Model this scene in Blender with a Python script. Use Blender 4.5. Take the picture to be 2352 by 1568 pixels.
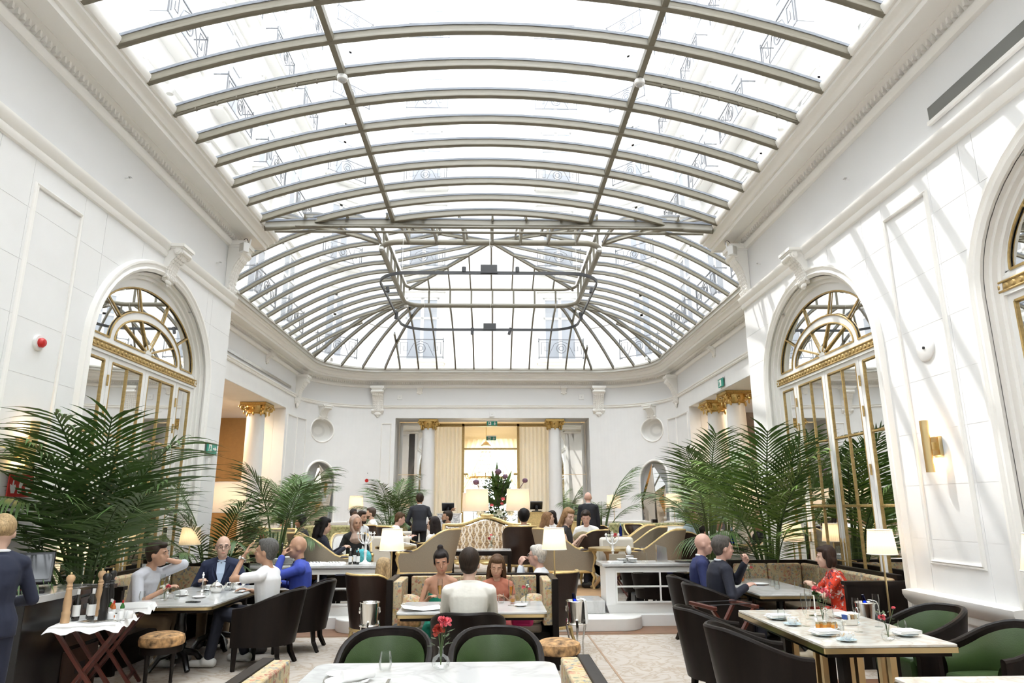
import bpy, math, random
from math import sin, cos, pi, radians, sqrt
from mathutils import Vector, Matrix

for o in list(bpy.data.objects):
    bpy.data.objects.remove(o)
SC = bpy.context.scene
COL = SC.collection
random.seed(7)
# ---------------------------------------------------------------- camera
cam_d = bpy.data.cameras.new('camera')
cam_d.sensor_width = 36.0
cam_d.lens = 24.0
cam_d.clip_end = 400
CAM = bpy.data.objects.new('camera', cam_d)
COL.objects.link(CAM)
SC.camera = CAM
_th, _ps, _ro = math.atan(381/1568), math.atan(47*cos(math.atan(381/1568))/1568), 0.0045
_F = Vector((sin(_ps)*cos(_th), cos(_ps)*cos(_th), sin(_th)))
_R0 = Vector((cos(_ps), -sin(_ps), 0))
_U0 = _R0.cross(_F)
_R = _R0*cos(_ro)-_U0*sin(_ro)
_U = _R.cross(_F)
CAM.matrix_world = Matrix(((_R.x, _U.x, -_F.x, 0), (_R.y, _U.y, -_F.y, 0), (_R.z, _U.z, -_F.z, 1.75), (0, 0, 0, 1)))
# ---------------------------------------------------------------- sky, sun, exposure
WORLD = bpy.data.worlds.new('sky')
SC.world = WORLD
WORLD.use_nodes = True
_bg = WORLD.node_tree.nodes['Background']
_bg.inputs[0].default_value = (0.905, 0.955, 1.0, 1)
_bg.inputs[1].default_value = 6.3
sun_d = bpy.data.lights.new('sun', 'SUN')
sun_d.energy = 2.9
sun_d.angle = radians(0.9)
sun_d.color = (1.0, 0.97, 0.93)
SUN = bpy.data.objects.new('sun', sun_d)
COL.objects.link(SUN)
SUNDIR = Vector((1.0, -1.05, -2.45)).normalized()
SUN.rotation_euler = SUNDIR.to_track_quat('-Z', 'Y').to_euler()
SUN.location = (-10, 12, 30)
SC.view_settings.view_transform = 'Standard'
SC.view_settings.look = 'None'
SC.view_settings.exposure = 0.54
SC.view_settings.gamma = 1.0
SC.view_settings.use_curve_mapping = False
SC.cycles.max_bounces = 7
SC.cycles.diffuse_bounces = 4
SC.cycles.glossy_bounces = 4
SC.cycles.transparent_max_bounces = 16
SC.cycles.caustics_reflective = False
SC.cycles.caustics_refractive = False
SC.cycles.sample_clamp_indirect = 8.0
SC.cycles.adaptive_threshold = 0.1

# ---------------------------------------------------------------- materials
MATS = {}
def mat(name, col=(0.8, 0.8, 0.8), rough=0.5, metal=0.0, noise=0.0, nscale=8.0, bump=0.0, bscale=60.0, coat=0.0, emit=None, estr=0.0, trans=0.0, sss=0.0, spec=0.5, alpha=1.0, stretch=None):
    if name in MATS:
        return MATS[name]
    m = bpy.data.materials.new(name)
    m.use_nodes = True
    nt = m.node_tree
    b = nt.nodes['Principled BSDF']
    b.inputs['Base Color'].default_value = (*col, 1)
    b.inputs['Roughness'].default_value = rough
    b.inputs['Metallic'].default_value = metal
    b.inputs['Specular IOR Level'].default_value = spec
    if coat: b.inputs['Coat Weight'].default_value = coat
    if trans: b.inputs['Transmission Weight'].default_value = trans
    if emit:
        b.inputs['Emission Color'].default_value = (*emit, 1)
        b.inputs['Emission Strength'].default_value = estr
    if noise or bump:
        tc = nt.nodes.new('ShaderNodeTexCoord')
        src = tc.outputs['Object']
        if stretch:
            mp = nt.nodes.new('ShaderNodeMapping')
            mp.inputs['Scale'].default_value = stretch
            nt.links.new(src, mp.inputs['Vector']); src = mp.outputs['Vector']
    if noise:
        n = nt.nodes.new('ShaderNodeTexNoise')
        n.inputs['Scale'].default_value = nscale
        n.inputs['Detail'].default_value = 4
        nt.links.new(src, n.inputs['Vector'])
        r = nt.nodes.new('ShaderNodeValToRGB')
        r.color_ramp.elements[0].position = 0.3
        r.color_ramp.elements[1].position = 0.7
        r.color_ramp.elements[0].color = (*[max(0, c*(1-noise)) for c in col], 1)
        r.color_ramp.elements[1].color = (*[min(1, c*(1+noise)) for c in col], 1)
        nt.links.new(n.outputs[0], r.inputs[0])
        nt.links.new(r.outputs[0], b.inputs['Base Color'])
    if bump:
        n2 = nt.nodes.new('ShaderNodeTexNoise')
        n2.inputs['Scale'].default_value = bscale
        nt.links.new(src, n2.inputs['Vector'])
        bp = nt.nodes.new('ShaderNodeBump')
        bp.inputs['Strength'].default_value = bump
        bp.inputs['Distance'].default_value = 0.01
        nt.links.new(n2.outputs[0], bp.inputs['Height'])
        nt.links.new(bp.outputs[0], b.inputs['Normal'])
    MATS[name] = m
    return m

def nodes_mat(name, fn, rough=0.5, metal=0.0):
    """fn(nt, coord_socket) -> colour socket"""
    m = bpy.data.materials.new(name); m.use_nodes = True
    nt = m.node_tree
    b = nt.nodes['Principled BSDF']
    b.inputs['Roughness'].default_value = rough
    b.inputs['Metallic'].default_value = metal
    tc = nt.nodes.new('ShaderNodeTexCoord')
    c = fn(nt, tc.outputs['Object'])
    nt.links.new(c, b.inputs['Base Color'])
    MATS[name] = m
    return m
def N(nt, typ, ins=None, **kw):
    n = nt.nodes.new(typ)
    for k, v in kw.items(): setattr(n, k, v)
    for k, v in (ins or {}).items():
        if hasattr(v, 'is_output') or isinstance(v, bpy.types.NodeSocket): nt.links.new(v, n.inputs[k])
        else: n.inputs[k].default_value = v
    return n
def ramp(nt, fac, stops, interp='LINEAR'):
    r = nt.nodes.new('ShaderNodeValToRGB')
    cr = r.color_ramp; cr.interpolation = interp
    while len(cr.elements) < len(stops): cr.elements.new(0.5)
    for e, (p, c) in zip(cr.elements, stops):
        e.position = p; e.color = (*c, 1)
    nt.links.new(fac, r.inputs[0])
    return r.outputs[0]
def mixc(nt, fac, a, b):
    n = nt.nodes.new('ShaderNodeMix'); n.data_type = 'RGBA'
    for i, v in ((0, fac), (6, a), (7, b)):
        if isinstance(v, bpy.types.NodeSocket): nt.links.new(v, n.inputs[i])
        else: n.inputs[i].default_value = v if i == 0 else (*v, 1)
    return n.outputs[2]

def marble(name, base, vein, rough=0.12, sc=1.6):
    def fn(nt, c):
        n = N(nt, 'ShaderNodeTexNoise', {'Vector': c, 'Scale': sc, 'Detail': 6.0, 'Distortion': 1.6})
        a = N(nt, 'ShaderNodeMath', {0: n.outputs[0], 1: 0.5}, operation='SUBTRACT')
        a = N(nt, 'ShaderNodeMath', {0: a.outputs[0]}, operation='ABSOLUTE')
        return ramp(nt, a.outputs[0], [(0.0, vein), (0.025, tuple((x+y)/2 for x, y in zip(base, vein))), (0.07, base)])
    return nodes_mat(name, fn, rough)
def floral(name, ground, cols, sc=9.0, rough=0.85):
    def fn(nt, c):
        d = N(nt, 'ShaderNodeTexNoise', {'Vector': c, 'Scale': sc*0.8, 'Detail': 2.0})
        mv = N(nt, 'ShaderNodeMix', data_type='VECTOR')
        mv.inputs[0].default_value = 0.12
        nt.links.new(c, mv.inputs[4]); nt.links.new(d.outputs['Color'], mv.inputs[5])
        v = N(nt, 'ShaderNodeTexVoronoi', {'Vector': mv.outputs[1], 'Scale': sc})
        w = N(nt, 'ShaderNodeTexVoronoi', {'Vector': mv.outputs[1], 'Scale': sc*1.9})
        hue = ramp(nt, N(nt, 'ShaderNodeSeparateColor', {0: v.outputs['Color']}).outputs[0],
                   [((i+0.01)/len(cols), k) for i, k in enumerate(cols)], 'CONSTANT')
        rr = ramp(nt, v.outputs['Distance'], [(0.0, (1, 1, 1)), (0.3, (0.9, 0.9, 0.9)), (0.36, (0.15, 0.15, 0.15)), (0.42, (0.8, 0.8, 0.8)), (0.55, (0, 0, 0))])
        c1 = mixc(nt, rr, ground, hue)
        r2 = ramp(nt, w.outputs['Distance'], [(0.0, (0.8, 0.8, 0.8)), (0.16, (0.7, 0.7, 0.7)), (0.2, (0, 0, 0))])
        c2 = mixc(nt, r2, c1, ramp(nt, N(nt, 'ShaderNodeSeparateColor', {0: w.outputs['Color']}).outputs[1], [(0.0, cols[0]), (0.3, cols[1 % len(cols)]), (0.6, ground), (0.8, cols[2 % len(cols)])], 'CONSTANT'))
        return c2
    return nodes_mat(name, fn, rough)
def damask(name, ground, fig, line):
    def fn(nt, c):
        s = N(nt, 'ShaderNodeSeparateXYZ', {0: c})
        def ogee(ph):
            zz = N(nt, 'ShaderNodeMath', {0: s.outputs[2], 1: 15.7}, operation='MULTIPLY')
            sz = N(nt, 'ShaderNodeMath', {0: zz.outputs[0]}, operation='SINE')
            amp = N(nt, 'ShaderNodeMath', {0: sz.outputs[0], 1: 0.25*ph}, operation='MULTIPLY')
            xx = N(nt, 'ShaderNodeMath', {0: s.outputs[0], 1: 6.6}, operation='MULTIPLY')
            xs = N(nt, 'ShaderNodeMath', {0: xx.outputs[0], 1: amp.outputs[0]}, operation='ADD')
            fr = N(nt, 'ShaderNodeMath', {0: xs.outputs[0]}, operation='FRACT')
            a = N(nt, 'ShaderNodeMath', {0: fr.outputs[0], 1: 0.5}, operation='SUBTRACT')
            return N(nt, 'ShaderNodeMath', {0: a.outputs[0]}, operation='ABSOLUTE').outputs[0]
        m = N(nt, 'ShaderNodeMath', {0: ogee(1), 1: ogee(-1)}, operation='MINIMUM')
        n = N(nt, 'ShaderNodeTexNoise', {'Vector': c, 'Scale': 30.0})
        f = mixc(nt, ramp(nt, n.outputs[0], [(0.48, (0, 0, 0)), (0.52, (1, 1, 1))]), ground, fig)
        return mixc(nt, ramp(nt, m.outputs[0], [(0.0, (1, 1, 1)), (0.045, (1, 1, 1)), (0.06, (0, 0, 0)), (0.1, (0, 0, 0)), (0.11, (0.6, 0.6, 0.6)), (0.14, (0.5, 0.5, 0.5)), (0.16, (0, 0, 0))]), f, line)
    return nodes_mat(name, fn, 0.7)
def pane_mat(name, tint, refl, k=1.0):
    m = bpy.data.materials.new(name); m.use_nodes = True
    nt = m.node_tree; nt.nodes.clear()
    out = nt.nodes.new('ShaderNodeOutputMaterial')
    t = nt.nodes.new('ShaderNodeBsdfTransparent'); t.inputs[0].default_value = (*tint, 1)
    g = nt.nodes.new('ShaderNodeBsdfGlossy'); g.inputs['Roughness'].default_value = 0.02
    lw = nt.nodes.new('ShaderNodeLayerWeight'); lw.inputs[0].default_value = refl
    mx = nt.nodes.new('ShaderNodeMixShader')
    mu = nt.nodes.new('ShaderNodeMath'); mu.operation = 'MULTIPLY'; mu.inputs[1].default_value = k
    nt.links.new(lw.outputs['Fresnel'], mu.inputs[0]); nt.links.new(mu.outputs[0], mx.inputs[0]); nt.links.new(t.outputs[0], mx.inputs[1]); nt.links.new(g.outputs[0], mx.inputs[2])
    nt.links.new(mx.outputs[0], out.inputs[0])
    MATS[name] = m
    return m
def shade_mat(name, col, pleat=0.0):
    """lamp shade: translucent cloth"""
    m = bpy.data.materials.new(name); m.use_nodes = True
    nt = m.node_tree; nt.nodes.clear()
    out = nt.nodes.new('ShaderNodeOutputMaterial')
    d = nt.nodes.new('ShaderNodeBsdfDiffuse'); t = nt.nodes.new('ShaderNodeBsdfTranslucent')
    d.inputs[0].default_value = (*col, 1); t.inputs[0].default_value = (*col, 1)
    mx = nt.nodes.new('ShaderNodeMixShader'); mx.inputs[0].default_value = 0.5
    nt.links.new(d.outputs[0], mx.inputs[1]); nt.links.new(t.outputs[0], mx.inputs[2]); nt.links.new(mx.outputs[0], out.inputs[0])
    MATS[name] = m
    return m

M = lambda n: MATS[n]
mat('white_wall', (0.83, 0.83, 0.825), 0.7, noise=0.015, nscale=3, bump=0.04, bscale=90)
mat('white_trim', (0.90, 0.885, 0.85), 0.5)
mat('frieze', (0.79, 0.795, 0.80), 0.7)
mat('joinery', (0.85, 0.845, 0.825), 0.35)
mat('gilt', (0.62, 0.44, 0.17), 0.38, 1.0, noise=0.25, nscale=40)
mat('gilt_paint', (0.46, 0.32, 0.125), 0.45, 0.35, noise=0.2, nscale=30)
mat('pale_gilt', (0.66, 0.49, 0.22), 0.42, 0.45, noise=0.15, nscale=25)
mat('brass', (0.68, 0.53, 0.28), 0.28, 1.0)
mat('rib', (0.19, 0.172, 0.13), 0.45, noise=0.03)
mat('rib_edge', (0.22, 0.24, 0.28), 0.4)
mat('mirror', (0.90, 0.905, 0.89), 0.012, 1.0)
mat('bronze_mirror', (0.66, 0.60, 0.52), 0.015, 1.0)
mat('grey_mirror', (0.70, 0.71, 0.71), 0.02, 1.0)
pane_mat('roof_glass', (0.95, 0.955, 0.955), 0.12, 0.22)
pane_mat('clear_glass', (0.97, 0.975, 0.97), 0.25, 0.5)
pane_mat('table_glass', (0.975, 0.985, 0.98), 0.3, 0.4)
pane_mat('wine_glass', (0.95, 0.85, 0.35), 0.3)
pane_mat('blue_glass', (0.05, 0.16, 0.85), 0.3)
pane_mat('amber_glass', (0.75, 0.36, 0.08), 0.3)
mat('facade', (0.86, 0.85, 0.83), 0.8, noise=0.01)
mat('facade_glass', (0.40, 0.42, 0.46), 0.2, 0.0, spec=0.3)
mat('iron', (0.16, 0.165, 0.18), 0.5)
mat('stone', (0.80, 0.785, 0.75), 0.35, noise=0.03, nscale=5)
mat('dark_wood', (0.010, 0.0068, 0.0055), 0.38, spec=0.18, noise=0.35, nscale=14, stretch=(1, 1, 0.15))
mat('brown_wood', (0.055, 0.026, 0.016), 0.35, noise=0.3, nscale=14, stretch=(1, 1, 0.15))
mat('red_wood', (0.095, 0.022, 0.014), 0.3, noise=0.25, nscale=12, stretch=(1, 1, 0.2))
mat('oak', (0.42, 0.28, 0.15), 0.45, noise=0.15, nscale=10)
mat('parquet', (0.20, 0.10, 0.055), 0.4, noise=0.2, nscale=6)
mat('green_leather', (0.045, 0.078, 0.026), 0.36, spec=0.4, noise=0.15, nscale=5, bump=0.15, bscale=120)
mat('brown_leather', (0.028, 0.015, 0.011), 0.36, spec=0.35, noise=0.2, nscale=5, bump=0.15, bscale=120)
mat('taupe_leather', (0.17, 0.135, 0.10), 0.45, noise=0.1, bump=0.1)
mat('taupe_linen', (0.28, 0.235, 0.175), 0.9, noise=0.08, nscale=90, bump=0.2, bscale=300)
mat('cream_linen', (0.72, 0.67, 0.58), 0.9, bump=0.15, bscale=250)
mat('white_linen', (0.86, 0.85, 0.82), 0.9, bump=0.12, bscale=120)
mat('white_cloth', (0.90, 0.895, 0.88), 0.85, bump=0.1, bscale=40)
mat('green_velvet', (0.22, 0.20, 0.10), 0.8, noise=0.15)
mat('teal_cloth', (0.08, 0.45, 0.50), 0.8, noise=0.3, nscale=40)
mat('olive_cloth', (0.24, 0.19, 0.10), 0.8, noise=0.2)
mat('blue_cushion', (0.35, 0.50, 0.58), 0.8)
mat('porcelain', (0.88, 0.88, 0.87), 0.12)
mat('blue_porcelain', (0.66, 0.80, 0.85), 0.15)
mat('silver', (0.80, 0.79, 0.76), 0.16, 1.0)
mat('steel', (0.62, 0.61, 0.59), 0.25, 1.0)
mat('black_plastic', (0.012, 0.012, 0.014), 0.35)
mat('black_metal', (0.035, 0.036, 0.04), 0.45)
mat('white_plastic', (0.84, 0.84, 0.83), 0.4)
mat('black_lacquer', (0.008, 0.007, 0.007), 0.25)
mat('tan_wall', (0.50, 0.31, 0.13), 0.6, noise=0.05)
mat('marble_brown', (0.38, 0.30, 0.24), 0.3, noise=0.25, nscale=4)
mat('red_plastic', (0.55, 0.02, 0.02), 0.3)
mat('sign_red', (0.62, 0.05, 0.04), 0.4)
mat('sign_green', (0.01, 0.30, 0.22), 0.4)
mat('paper', (0.90, 0.90, 0.88), 0.7)
mat('screen', (0.01, 0.012, 0.014), 0.1)
mat('leaf', (0.068, 0.130, 0.032), 0.45, noise=0.4, nscale=3)
mat('leaf_light', (0.15, 0.25, 0.05), 0.42, noise=0.3, nscale=3)  # lighter copy of leaf: sunlight on the right palms put into the colour
mat('stem_green', (0.06, 0.10, 0.03), 0.5)
mat('terracotta', (0.40, 0.36, 0.29), 0.8, noise=0.1)
mat('soil', (0.03, 0.02, 0.015), 0.9)
mat('pink_petal', (0.75, 0.13, 0.16), 0.6, noise=0.3, nscale=60)
mat('red_petal', (0.42, 0.05, 0.03), 0.6, noise=0.4, nscale=60)
mat('white_petal', (0.82, 0.83, 0.72), 0.6)
mat('purple_petal', (0.12, 0.06, 0.10), 0.7)
mat('beech', (0.62, 0.40, 0.22), 0.4, noise=0.1)
mat('bottle_dark', (0.012, 0.010, 0.008), 0.08, coat=0.5)
mat('sauce_green', (0.03, 0.16, 0.03), 0.15)
mat('sauce_orange', (0.55, 0.14, 0.03), 0.15)
mat('honey', (0.62, 0.25, 0.03), 0.1, coat=0.5)
mat('water', (0.75, 0.8, 0.78), 0.05)
mat('curtain_cream', (0.83, 0.74, 0.58), 0.85)
mat('curtain_white', (0.80, 0.77, 0.70), 0.85)
mat('room_cream', (0.80, 0.70, 0.52), 0.7)
mat('crystal', (0.85, 0.83, 0.78), 0.06, spec=0.9)
mat('amber_light', (1, 0.6, 0.2), 0.5, emit=(1.0, 0.55, 0.2), estr=6)
mat('bulb', (1, 0.9, 0.7), 0.5, emit=(1.0, 0.72, 0.42), estr=14)
mat('spot_glow', (1, 0.8, 0.6), 0.5, emit=(1.0, 0.62, 0.36), estr=1.2)
mat('hide', (0.40, 0.23, 0.10), 0.75, noise=0.85, nscale=16, bump=0.4, bscale=200)
shade_mat('pleated_shade', (0.90, 0.84, 0.72))
shade_mat('linen_shade', (0.87, 0.78, 0.68))
marble('marble_white', (0.62, 0.62, 0.61), (0.52, 0.52, 0.505))
marble('marble_warm', (0.74, 0.71, 0.65), (0.62, 0.55, 0.46), sc=2.6)
marble('marble_grey', (0.78, 0.78, 0.79), (0.35, 0.36, 0.4), sc=3)
floral('floral', (0.50, 0.41, 0.25), [(0.35, 0.12, 0.09), (0.20, 0.22, 0.16), (0.45, 0.30, 0.10), (0.15, 0.18, 0.22), (0.50, 0.22, 0.14)], 26)
floral('jungle', (0.36, 0.34, 0.17), [(0.10, 0.12, 0.04), (0.22, 0.20, 0.08), (0.52, 0.46, 0.30), (0.16, 0.14, 0.06)], 15)
floral('red_print', (0.72, 0.055, 0.02), [(0.02, 0.02, 0.06), (0.80, 0.75, 0.70), (0.02, 0.02, 0.03), (0.72, 0.055, 0.02)], 22)
floral('painted_china', (0.86, 0.86, 0.84), [(0.75, 0.45, 0.15), (0.45, 0.5, 0.6), (0.86, 0.86, 0.84), (0.86, 0.86, 0.84)], 45, 0.15)
damask('damask', (0.24, 0.145, 0.07), (0.50, 0.36, 0.20), (0.80, 0.74, 0.64))
def _carpet(nt, c):
    n = N(nt, 'ShaderNodeTexNoise', {'Vector': c, 'Scale': 2.2, 'Detail': 5.0, 'Distortion': 2.5})
    a = N(nt, 'ShaderNodeMath', {0: n.outputs[0], 1: 0.5}, operation='SUBTRACT')
    a = N(nt, 'ShaderNodeMath', {0: a.outputs[0]}, operation='ABSOLUTE')
    base = ramp(nt, a.outputs[0], [(0.0, (0.38, 0.305, 0.23)), (0.03, (0.44, 0.38, 0.315)), (0.08, (0.49, 0.44, 0.385))])
    f = N(nt, 'ShaderNodeTexNoise', {'Vector': c, 'Scale': 220.0})
    return mixc(nt, ramp(nt, f.outputs[0], [(0.35, (0.12, 0.12, 0.12)), (0.65, (0, 0, 0))]), base, (0.28, 0.22, 0.17))
nodes_mat('carpet', _carpet, 0.95)

# ---------------------------------------------------------------- mesh helpers
KIDS = {}
class MB:
    def __init__(s): s.v = []; s.f = []; s.mi = []; s.cur = 0
    def add(s, vs, fs, mi=None):
        o = len(s.v); s.v += [tuple(p) for p in vs]
        k = s.cur if mi is None else mi
        for f in fs: s.f.append(tuple(i+o for i in f)); s.mi.append(k)
        return s
    def box(s, c, d, rz=0.0, rx=0.0, ry=0.0):
        x, y, z = d[0]/2, d[1]/2, d[2]/2
        vs = [Vector(p) for p in ((-x,-y,-z),(x,-y,-z),(x,y,-z),(-x,y,-z),(-x,-y,z),(x,-y,z),(x,y,z),(-x,y,z))]
        if rz or rx or ry:
            R = Matrix.Rotation(rz, 3, 'Z') @ Matrix.Rotation(ry, 3, 'Y') @ Matrix.Rotation(rx, 3, 'X')
            vs = [R @ v for v in vs]
        return s.add([v+Vector(c) for v in vs], [(0,3,2,1),(4,5,6,7),(0,1,5,4),(1,2,6,5),(2,3,7,6),(3,0,4,7)])
    def bb(s, a, b):
        return s.box([(p+q)/2 for p, q in zip(a, b)], [abs(q-p) for p, q in zip(a, b)])
    def bar(s, p0, p1, w, h, up=(0, 0, 1)):
        p0, p1 = Vector(p0), Vector(p1)
        d = (p1-p0).normalized(); u = Vector(up)
        x = d.cross(u)
        if x.length < 1e-4: x = d.cross(Vector((1, 0, 0)))
        x.normalize(); z = x.cross(d)
        c = []
        for p in (p0, p1):
            c += [p-x*w/2-z*h/2, p+x*w/2-z*h/2, p+x*w/2+z*h/2, p-x*w/2+z*h/2]
        return s.add(c, [(0,1,2,3),(7,6,5,4),(0,4,5,1),(1,5,6,2),(2,6,7,3),(3,7,4,0)])
    def cyl(s, p0, p1, r0, r1=None, n=12, cap=True):
        return s.tube([p0, p1], [r0, r0 if r1 is None else r1], n, cap=cap)
    def tube(s, pts, r, n=8, closed=False, cap=True, flat=1.0):
        pts = [Vector(p) for p in pts]; k = len(pts)
        if not isinstance(r, (list, tuple)): r = [r]*k
        vs = []; nrm = None
        for i, p in enumerate(pts):
            if closed: d = pts[(i+1) % k]-pts[i-1]
            else: d = pts[min(i+1, k-1)]-pts[max(i-1, 0)]
            d.normalize()
            if nrm is None:
                nrm = d.cross(Vector((0, 0, 1)))
                if nrm.length < 1e-3: nrm = d.cross(Vector((1, 0, 0)))
            nrm = nrm-d*nrm.dot(d)
            if nrm.length < 1e-5: nrm = d.cross(Vector((0.3, 0.7, 0.2)))
            nrm.normalize(); b = d.cross(nrm)
            for j in range(n):
                a = 2*pi*j/n
                vs.append(p+nrm*cos(a)*r[i]+b*sin(a)*r[i]*flat)
        fs = []
        for i in range(k if closed else k-1):
            for j in range(n):
                a, b2 = i*n+j, i*n+(j+1) % n
                c, d2 = ((i+1) % k)*n+(j+1) % n, ((i+1) % k)*n+j
                fs.append((a, b2, c, d2))
        if cap and not closed:
            fs.append(tuple(range(n-1, -1, -1))); fs.append(tuple(range((k-1)*n, k*n)))
        return s.add(vs, fs)
    def lathe(s, prof, n=20, o=(0, 0, 0), sx=1.0, sy=1.0):
        vs = []
        for (r, z) in prof:
            for j in range(n):
                a = 2*pi*j/n
                vs.append((o[0]+r*cos(a)*sx, o[1]+r*sin(a)*sy, o[2]+z))
        fs = []
        for i in range(len(prof)-1):
            for j in range(n):
                fs.append((i*n+j, i*n+(j+1) % n, (i+1)*n+(j+1) % n, (i+1)*n+j))
        if prof[0][0] > 1e-6: fs.append(tuple(range(n-1, -1, -1)))
        if prof[-1][0] > 1e-6: fs.append(tuple(range((len(prof)-1)*n, len(prof)*n)))
        return s.add(vs, fs)
    def ell(s, c, r, n=12, m=8, R=None):
        vs = []
        for i in range(m+1):
            t = pi*i/m
            for j in range(n):
                a = 2*pi*j/n
                p = Vector((r[0]*sin(t)*cos(a), r[1]*sin(t)*sin(a), r[2]*cos(t)))
                if R is not None: p = R @ p
                vs.append(p+Vector(c))
        fs = [(i*n+j, (i+1)*n+j, (i+1)*n+(j+1) % n, i*n+(j+1) % n) for i in range(m) for j in range(n)]
        return s.add(vs, fs)
    def loft(s, rings, cap=True):
        n = len(rings[0]); vs = [p for r in rings for p in r]
        fs = [(i*n+j, i*n+(j+1) % n, (i+1)*n+(j+1) % n, (i+1)*n+j) for i in range(len(rings)-1) for j in range(n)]
        if cap: fs += [tuple(range(n-1, -1, -1)), tuple(range((len(rings)-1)*n, len(rings)*n))]
        return s.add(vs, fs)
    def prism(s, poly, z0, z1, T=None):
        """poly: (x,y) list extruded z0..z1, then transformed by T"""
        n = len(poly)
        vs = [Vector((x, y, z0)) for x, y in poly]+[Vector((x, y, z1)) for x, y in poly]
        if T is not None: vs = [T @ v for v in vs]
        return s.add(vs, [tuple(range(n-1, -1, -1)), tuple(range(n, 2*n))]+[(i, (i+1) % n, n+(i+1) % n, n+i) for i in range(n)])
    def sweep(s, prof, path, nor, up=(0, 0, 1), closed=False, cap=True):
        """prof (a,b): a along the outward normal, b along up; nor: one normal per path point (already mitred)"""
        up = Vector(up); n = len(prof); vs = []
        for p, q in zip(path, nor):
            for a, b in prof: vs.append(Vector(p)+Vector(q)*a+up*b)
        k = len(path); fs = []
        for i in range(k if closed else k-1):
            for j in range(n-1):
                a, b = i*n+j, ((i+1) % k)*n+j
                fs.append((a, b, b+1, a+1))
        if cap and not closed:
            fs.append(tuple(range(n))); fs.append(tuple(range((k-1)*n+n-1, (k-1)*n-1, -1)))
        return s.add(vs, fs)
    def xf(s, T):
        s.v = [tuple(T @ Vector(p)) for p in s.v]; return s
    def build(s, name, ms, parent=None, smooth=True, loc=None, kind=None, angle=38, bevel=0.0):
        me = bpy.data.meshes.new(name)
        me.from_pydata(s.v, [], s.f)
        if not isinstance(ms, (list, tuple)): ms = [ms]
        for m_ in ms: me.materials.append(M(m_) if isinstance(m_, str) else m_)
        if len(ms) > 1: me.polygons.foreach_set('material_index', s.mi)
        if smooth:
            me.polygons.foreach_set('use_smooth', [True]*len(me.polygons))
            me.set_sharp_from_angle(angle=radians(angle))
        me.update()
        o = bpy.data.objects.new(name, me)
        COL.objects.link(o)
        if parent:
            o.parent = parent; KIDS.setdefault(parent.name, []).append(o)
        if loc: o.location = loc
        if kind: o['kind'] = kind
        if bevel:
            b = o.modifiers.new('bevel', 'BEVEL'); b.width = bevel; b.segments = 2; b.limit_method = 'ANGLE'
        return o
def thing(name, label, cat, loc=(0, 0, 0), rz=0.0, group=None, kind=None):
    o = bpy.data.objects.new(name, None); COL.objects.link(o)
    o.empty_display_size = 0.1
    o.location = loc; o.rotation_euler = (0, 0, rz)
    if label: o['label'] = label
    if cat: o['category'] = cat
    if group: o['group'] = group
    if kind or cat: o['kind'] = kind or 'thing'
    return o
def tag(o, label, cat=None, group=None, kind=None):
    o['label'] = label
    if cat: o['category'] = cat
    if group: o['group'] = group
    if kind or cat: o['kind'] = kind or 'thing'
    return o
def dup(root, loc, rz=None, label=None, group=None, sc=None):
    r = root.copy(); COL.objects.link(r); r.location = loc
    if rz is not None: r.rotation_euler = (0, 0, rz)
    if sc: r.scale = (sc, sc, sc) if not isinstance(sc, tuple) else sc
    if label: r['label'] = label
    if group: r['group'] = group
    for ch in list(KIDS.get(root.name, [])):
        c = ch.copy(); COL.objects.link(c); c.parent = r; KIDS.setdefault(r.name, []).append(c)
        for g in list(KIDS.get(ch.name, [])):
            d = g.copy(); COL.objects.link(d); d.parent = c; KIDS.setdefault(c.name, []).append(d)
    return r
def inst(ob, parent, name=None, loc=None, rot=None):
    c = ob.copy(); COL.objects.link(c); c.parent = parent
    KIDS.setdefault(parent.name, []).append(c)
    for g in list(KIDS.get(ob.name, [])):
        d = g.copy(); COL.objects.link(d); d.parent = c; KIDS.setdefault(c.name, []).append(d)
    if loc is not None: c.location = loc
    if rot is not None: c.rotation_euler = rot
    return c
def mitre(path, closed=False):
    """outward (right-hand side) normals of a path in the xy plane with mitre scaling"""
    k = len(path); out = []
    for i in range(k):
        p = Vector(path[i][:2])
        a = Vector(path[i-1][:2]) if (i > 0 or closed) else None
        b = Vector(path[(i+1) % k][:2]) if (i < k-1 or closed) else None
        d0 = (p-a).normalized() if a is not None else (b-p).normalized()
        d1 = (b-p).normalized() if b is not None else d0
        n0 = Vector((d0.y, -d0.x)); n1 = Vector((d1.y, -d1.x))
        n = (n0+n1); n.normalize(); n /= max(0.3, n.dot(n0))
        out.append((n.x, n.y, 0))
    return out
# ================================================================ THE SETTING
XL, XR, YC = -4.8, 4.72, 12.2           # front hall walls and where they end
FL, FR, YE, RC = -7.03, 6.72, 27.0, 2.6  # lounge walls, end wall, corner radius
ZT = 0.36                                # terrace level
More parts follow.
